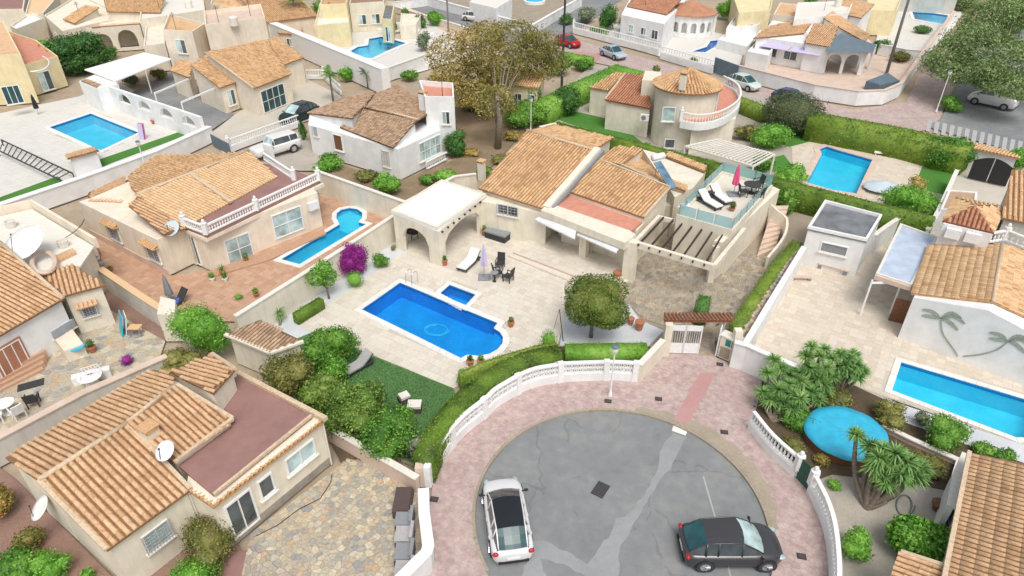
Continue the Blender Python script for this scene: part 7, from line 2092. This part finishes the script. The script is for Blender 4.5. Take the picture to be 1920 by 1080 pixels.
palm(625,190, 3.0, 'small palm with ragged crown beside the white balustrade', L=1.3, n=16, r=.1); palm(690,165, 1.6, 'little blue green palm near the grey wall', L=1.1, n=12, r=.08, mat='leafgrey'); palm(560,62, 4.6, 'fan palm with green crown at the top left roofs', L=2.2, n=20)
pl = thing('utility_pole', 'tall dark utility pole near the red parked car', 'pole', at(1053,165)); MB().tube([at(1053,165), at(1053,165)+up3*10.5], [.16,.11], 8).build('pole', M['darkmetal'], pl)
pl = thing('utility_pole', 'slim utility pole beyond the far pool', 'pole', at(841,60)); MB().tube([at(841,60), at(841,60)+up3*9], [.16,.11], 8).build('pole', M['bark'], pl)
# ---- far pool property, top centre left
sheet('far_white_deck', P2([(560,60),(640,120),(735,150),(905,100),(800,40),(700,42),(600,40)]), -.02, M['whitepave'])
pool(pool_U1, 'angular blue pool on the white deck at top centre', 'cyanliner', coping=.6, stones=False)
wall([(497,36),(600,78),(722,128)], 2.9, 'tall white wall with broad top running below the far pool', 'whitepaint', 1.0, 'whitepaint', ztop=2.9)
wall([(722,128),(800,100),(905,88)], 1.6, 'low white parapet ending the far pool deck', 'white', .3, ztop=1.6)
r_ = thing('balustrade_wall', 'short white balustrade by the yellow house terrace', 'balustrade', at(605,62)); pt = P2([(603,64),(668,50)]); ribbon(MB(), pt, .25, 0, .6).build('base_wall', M['white'], r_); balustrade(r_, pt, .6, .8, .4, stuff=True)
boxh('yellow house with flat terrace roof behind the fan palm', [(590,52),(655,45),(652,15),(600,8)], 2.9, 'yellow', 'offwhite')
boxh('yellow pillar gateway house near the far bushes', [(715,38),(735,40),(740,12),(722,10)], 3.0, 'yellow', 'greyflat', wins=[(0,.3,.8,(0.2,2.2))])
boxh('cream garden block left of the bright round bush', [(750,52),(780,50),(790,30),(752,28)], 1.6, 'cream2', None)
hs('long orange tiled house at the top left edge of the tall wall', [([(500,42),(598,30),(540,-20),(440,-10)],(0,1),3.0,8,'B')], 'peach')
hs('orange tiled house between palm and cream roofs', [([(405,22),(470,30),(500,-5),(430,-15)],(0,1),3.2,8,'D')], 'yellow')
# ---- top left roofs
hs('cream house with one small orange roof slope at top left', [([(118,36),(140,44),(186,14),(160,9)],(0,1),3.4,10,'B')], 'cream2')
boxh('cream flat roofed house behind the dark bush', [(84,32),(118,62),(236,34),(150,-8)], 3.1, 'cream2', 'cream', wins=[(0,.4,1.2,(.5,2))])
hs('big orange roof at the top edge above the arcade', [([(200,22),(300,24),(310,-12),(190,-15)],(0,1),4.2,8,'B')], 'cream2')
ar = H('arcade_house', 'cream arcade with tall arches and a narrow tiled roof', 'house', (195,110)); Far_ = Face(xy(176,100), xy(275,92), .0); Far_.archwall(ar, 0, Far_.L, 3.2, .3, [(Far_.L*.1,Far_.L*.4,0,1.4),(Far_.L*.52,Far_.L*.88,.4,1.5)], 'cream2')
P, zf = roof(ar, [(172,52),(278,44),(268,20),(180,34)], (0,1), 3.25, 10, tile='B'); qq = offset([Vector((p.x,p.y)) for p in P], [2.5,.2,.1,.2]); block(ar, qq, 0, 3.1, 'cream')
boxh('tall cream house with wide flat roof at the top edge', [(262,40),(385,22),(380,-12),(270,-10)], 4.0, 'cream2', 'offwhite')
boxh('cream block left of the peach stair tower', [(270,90),(310,85),(308,45),(275,45)], 3.0, 'cream2', None)
boxh('brown roofed house in the top left corner', [(-60,22),(45,20),(50,-15),(-60,-15)], 3.4, 'cream2', 'brownflat')
boxh('cream house row behind the annex at top left', [(48,30),(82,28),(110,-5),(60,-15)], 3.2, 'cream2', 'tileD')
# ---- top right far houses
boxh('bright yellow house at the top right', [(1385,28),(1445,22),(1450,-10),(1372,-10)], 3.6, 'yellow', None, wins=[(0,.3,1.2,(1,2.2))])
boxh('white house with narrow terrace beside the yellow house', [(1362,55),(1420,50),(1445,30),(1385,22)], 2.0, 'white', None)
boxh('white flat roofed house behind the orange roofs', [(1488,40),(1590,28),(1600,5),(1495,8)], 4.2, 'white', 'offwhite')
hs('far orange roofed house behind the slate porch house', [([(1560,22),(1615,34),(1640,8),(1580,-4)],(0,1),3.8,8,'A')], 'white')
boxh('yellow far house at the top beside the palm trunk', [(1620,22),(1680,24),(1690,0),(1630,-8)], 3.2, 'yellow', None)
boxh('grey flat shelter roof beyond the small blue pool', [(1682,-8),(1795,-2),(1805,-22),(1700,-30)], 2.4, 'greyplaster', 'slate', 'shelter', 0, cat='shelter')
sheet('walled_lot', P2([(790,-8),(1000,46),(1090,-4),(1040,-30),(850,-40)]), -.03, M['joint'])
wall([(780,-12),(905,22),(998,46),(1040,22),(1090,-6)], 1.5, 'long white wall of the lot at the top road corner', 'white', .35, 'whitepaint', ztop=1.5)
rt_ = H('plunge_pool', 'small round teal plunge pool in the white walled lot', 'plunge pool', (1002,8)); p = xy(1002,6); MB().lathe((p.x,p.y,0),[(1.9,0),(1.9,.5)],20).build('rim', M['whitepaint'], rt_); MB().lathe((p.x,p.y,.5),[(1.5,0),(1.5,.03)],20).build('water_surface', M['tarp'], rt_)
boxh('white flat roofed hut in the lot at the top road', [(880,6),(930,18),(960,0),(905,-12)], 2.6, 'white', 'offwhite', 'outbuilding', .2, cat='outbuilding')
boxh('cream wall block at the upper street corner', [(1400,100),(1440,108),(1470,60),(1440,58)], 1.8, 'white', None)
for u,v,w_,h_,m_,lb in [(1890,20,9,5,'leafmid','tree mass at the top right corner'),(1800,20,5,3,'leafpine','pale tree at the far right street'),(672,12,3,3.5,'leafolive','olive tree between far yellow houses'),(1230,140,1.0,1.2,'leafolive','twiggy shrub behind the tower house ridge'),(1045,140,3.4,2.2,'leafmid','leafy shrub by the utility pole'),(1095,130,3,1.4,'leafmid','bush in front of the red court'),(60,40,2.5,2.5,'hedged','dark bush between top left roofs'),(1520,8,3,2.5,'hedgeb','small bright far tree above the orange roofs')]:
    bush(u,v,w_,h_,lb,m_,6,.3,24,size=.5)
# ---------------------------------------------------------------- more of the background
for u,v,a,lb in ((745,62,.4,'far left white lounger on the top centre pool deck'),(775,66,.3,'middle white lounger on the top centre pool deck'),(800,72,.3,'right white lounger on the top centre pool deck')): lounger(at(u,v), a, lb, frame='whitepaint', L=2.0)
ft = H('stone_fountain', 'small white fountain statue behind the top centre pool', 'fountain', (722,60)); p = at(722,60); MB().lathe((p.x,p.y,0), [(1.2,0),(1.2,.5),(.9,.5),(.2,.55),(.15,1.3),(.6,1.5),(.1,1.6),(.18,2.1),(.02,2.5)], 12).build('basin', M['whitepaint'], ft)
for u,v,w_,h_,m_,lb in [(612,45,4.5,3.6,'leafmid','dense green tree on the yellow terrace house'),(640,20,3,2.2,'hedgeb','trailing green plants on the yellow terrace edge'),(690,30,2.6,2.4,'leafolive','olive bush among the far yellow houses'),(760,36,1.6,2.2,'leafmid','slim shrub left of the cream garden block'),(738,60,1.6,1.2,'leafmid','low shrub near the yellow pillar gateway'),(640,75,2.6,1.0,'leafmid','flat green shrub under the short white balustrade'),(1470,60,1.8,1.0,'hedged','dark small shrubs by the cream wall block'),(1415,95,1.6,1.5,'leafolive','shrub beside the grey sheet gate'),(1300,120,1.2,1.0,'hedgeb','small bright plant at the foot of the upper street wall'),(1212,72,3.2,1.0,'hedged','dark hedge row behind the upper street balustrade'),(1120,66,3.6,1.2,'leafmid','low shrubs under the clipped street bushes'),(1060,45,2.6,1.6,'hedged','dark shrub at the upper street wall corner'),(1870,18,4,3,'purple','purple flowering bush at the top right'),(1900,60,5,3,'hedgeb','bright shrub mass at the right edge beyond the big tree'),(1822,300,1.8,1.3,'leafmid','shrub at the tile topped wall'),(208,108,2.2,1.4,'leafmid','shrub in the cream arcade'),(290,108,1.6,1.3,'leafbrown','brownish shrub at the arcade end'),(345,160,1.4,1.2,'leafgrey','grey plants in the dark yard'),(250,160,2.2,1.4,'leafgrey','pale green plants under the white canopy'),(300,150,1.8,1.5,'leafolive','olive plants at the back of the dark yard'),(800,345,1.8,.9,'leafmid','weeds at the corner of the white house lot'),(690,335,2.4,.7,'leafolive','olive weeds below the white house grille'),(940,300,2.4,.5,'leafolive','flat weeds in the vacant lot'),(960,262,2.2,.9,'leafbrown','dry brown bush under the tall trees'),(880,290,2.0,.5,'leafbrown','dry weeds left of the villa chimney'),(1560,262,1.6,1.0,'hedgeb','small shrub before the tall patio hedge'),(1425,320,2.2,1.6,'leafmid','shrub at the end of the white slatted pergola'),(1475,400,1.8,2.0,'leafmid','slender tree above the stone stair')]:
    bush(u,v,w_,h_,lb,m_,6,.24,36,size=.5)
boxh('white terrace wall block left of the orange roofed upper house', [(1345,78),(1400,92),(1440,45),(1400,38)], .9, 'white', None, par=.3)
boxh('small cream house in front of the far orange roofs', [(1450,30),(1500,36),(1510,12),(1462,8)], 3.0, 'cream2', 'tileA')
boxh('pale house with brown roof beyond the cream roofs', [(395,10),(440,16),(455,-10),(405,-16)], 3.4, 'cream2', 'tileB')
boxh('yellow block between the long orange roof and the palm', [(600,12),(650,10),(655,-12),(610,-14)], 4.6, 'yellow', 'tileB')
boxh('cream house behind the far white lot', [(655,10),(720,6),(722,-14),(660,-14)], 3.8, 'cream2', 'tileC', wins=[(0,.2,1.2,(1,2.4)),(0,.6,1.2,(1,2.4))])
wall([(600,-2),(735,4),(820,-8)], 1.4, 'white wall along the top road', 'white', .3, ztop=1.4)
wall([(735,10),(860,46),(905,62)], 1.0, 'pale wall between the far pool deck and the road', 'cream2', .3, ztop=1.0)
sheet('top_pavement', P2([(600,-6),(740,5),(880,55),(950,105),(905,100),(800,40),(735,20),(600,10)]), -.03, M['copingpink'])
for q_, z_ in ((at(605,791,2.7),2.68),(at(353,922,2.6),2.6)): MB().tube([V3(q_,0), V3(q_,z_)], .04, 6).build('downpipe', M['offwhite'], h)
for u,v in ((1108,480),(905,437)): q_ = at(u,v); MB().tube([q_, V3(q_,2.5)], .035, 6).build('downpipe', M['offwhite'], mh)
for k,(u,v,lb) in enumerate(((60,440,'white plastic crate on the left roof terrace'),(22,425,'pale grey storage tub on the left roof terrace'),(120,462,'white box beside the tiled shelf'))):
    c_ = local('storage_crate', lb, 'crate'); MB().lathe((0,0,0),[(.28,0),(.34,.4),(.36,.42),(.30,.42),(.26,.1)],8).build('tub', M['offwhite'], c_); place(c_, at(u,v,3.12), .3*k)
cbl = thing('garden_hose', 'dark hose lying across the bungalow patio', 'hose', at(560,950)); MB().tube([at(u,v,.03) for u,v in ((480,1005),(520,985),(560,955),(600,935),(620,905),(622,890))], .018, 5).build('hose', M['black'], cbl)
tp_ = local('terracotta_trough', 'long terracotta trough with red flowers at the white parapet', 'planter'); MB().box((-.5,-.15,0),(.5,.15,.25)).build('trough', M['terracotta'], tp_)
P_, N_ = lobe_points([((0,0,.3),(.5,.2,.2))], 260, .6); leaf_mesh('foliage', P_, N_, .09, .05, 'leafmid', tp_); leaf_mesh('blossom', P_[:40], N_[:40], .08, .07, 'redflower', tp_); place(tp_, at(724,858), -.5)

hs('orange tiled wing near the fan palm', [([(520,62),(566,66),(580,50),(536,44)],(0,1),2.6,12,'B')], 'peach', [(0,.3,.9,(.9,2))])
for k,(u,v,z_,w_) in enumerate(((410,42,5.7,'on the square peach storey'),(470,30,5.7,'at the back of the square peach storey'),(330,55,5.3,'on the peach stair tower'),(150,30,3.2,'on the cream house with one orange slope'),(300,20,4.1,'on the tall cream house'),(620,30,3.0,'on the yellow terrace house'),(1545,20,4.3,'on the white house behind the orange roofs'),(1210,10,4.4,'on the brown roof of the white house'),(830,185,4.9,'on the white side tower'))):
    a_ = thing('roof_aerial', 'thin television aerial ' + w_, 'aerial', at(u,v,z_)); p = at(u,v,z_); m_ = MB().tube([p,p+up3*1.9],.03,5)
    for j in range(5): m_.bar(p+up3*(1.5+.08*j)+Vector((-.35+.04*j,0,0)), p+up3*(1.5+.08*j)+Vector((.35-.04*j,0,0)), .02)
    m_.build('antenna', M['darkmetal'], a_)
for k,(u,v,z_,w_) in enumerate(((440,48,5.65,'on the square peach storey terrace'),(355,15,4.05,'at the edge of the tall cream house roof'),(1570,12,4.25,'on the far white flat roof'))):
    a_ = local('water_tank', 'small pale water tank ' + w_, 'water tank'); MB().lathe((0,0,0),[(.5,0),(.5,.9),(.45,1.0),(.15,1.08)],14).build('tank', M['offwhite'], a_); place(a_, at(u,v,z_))
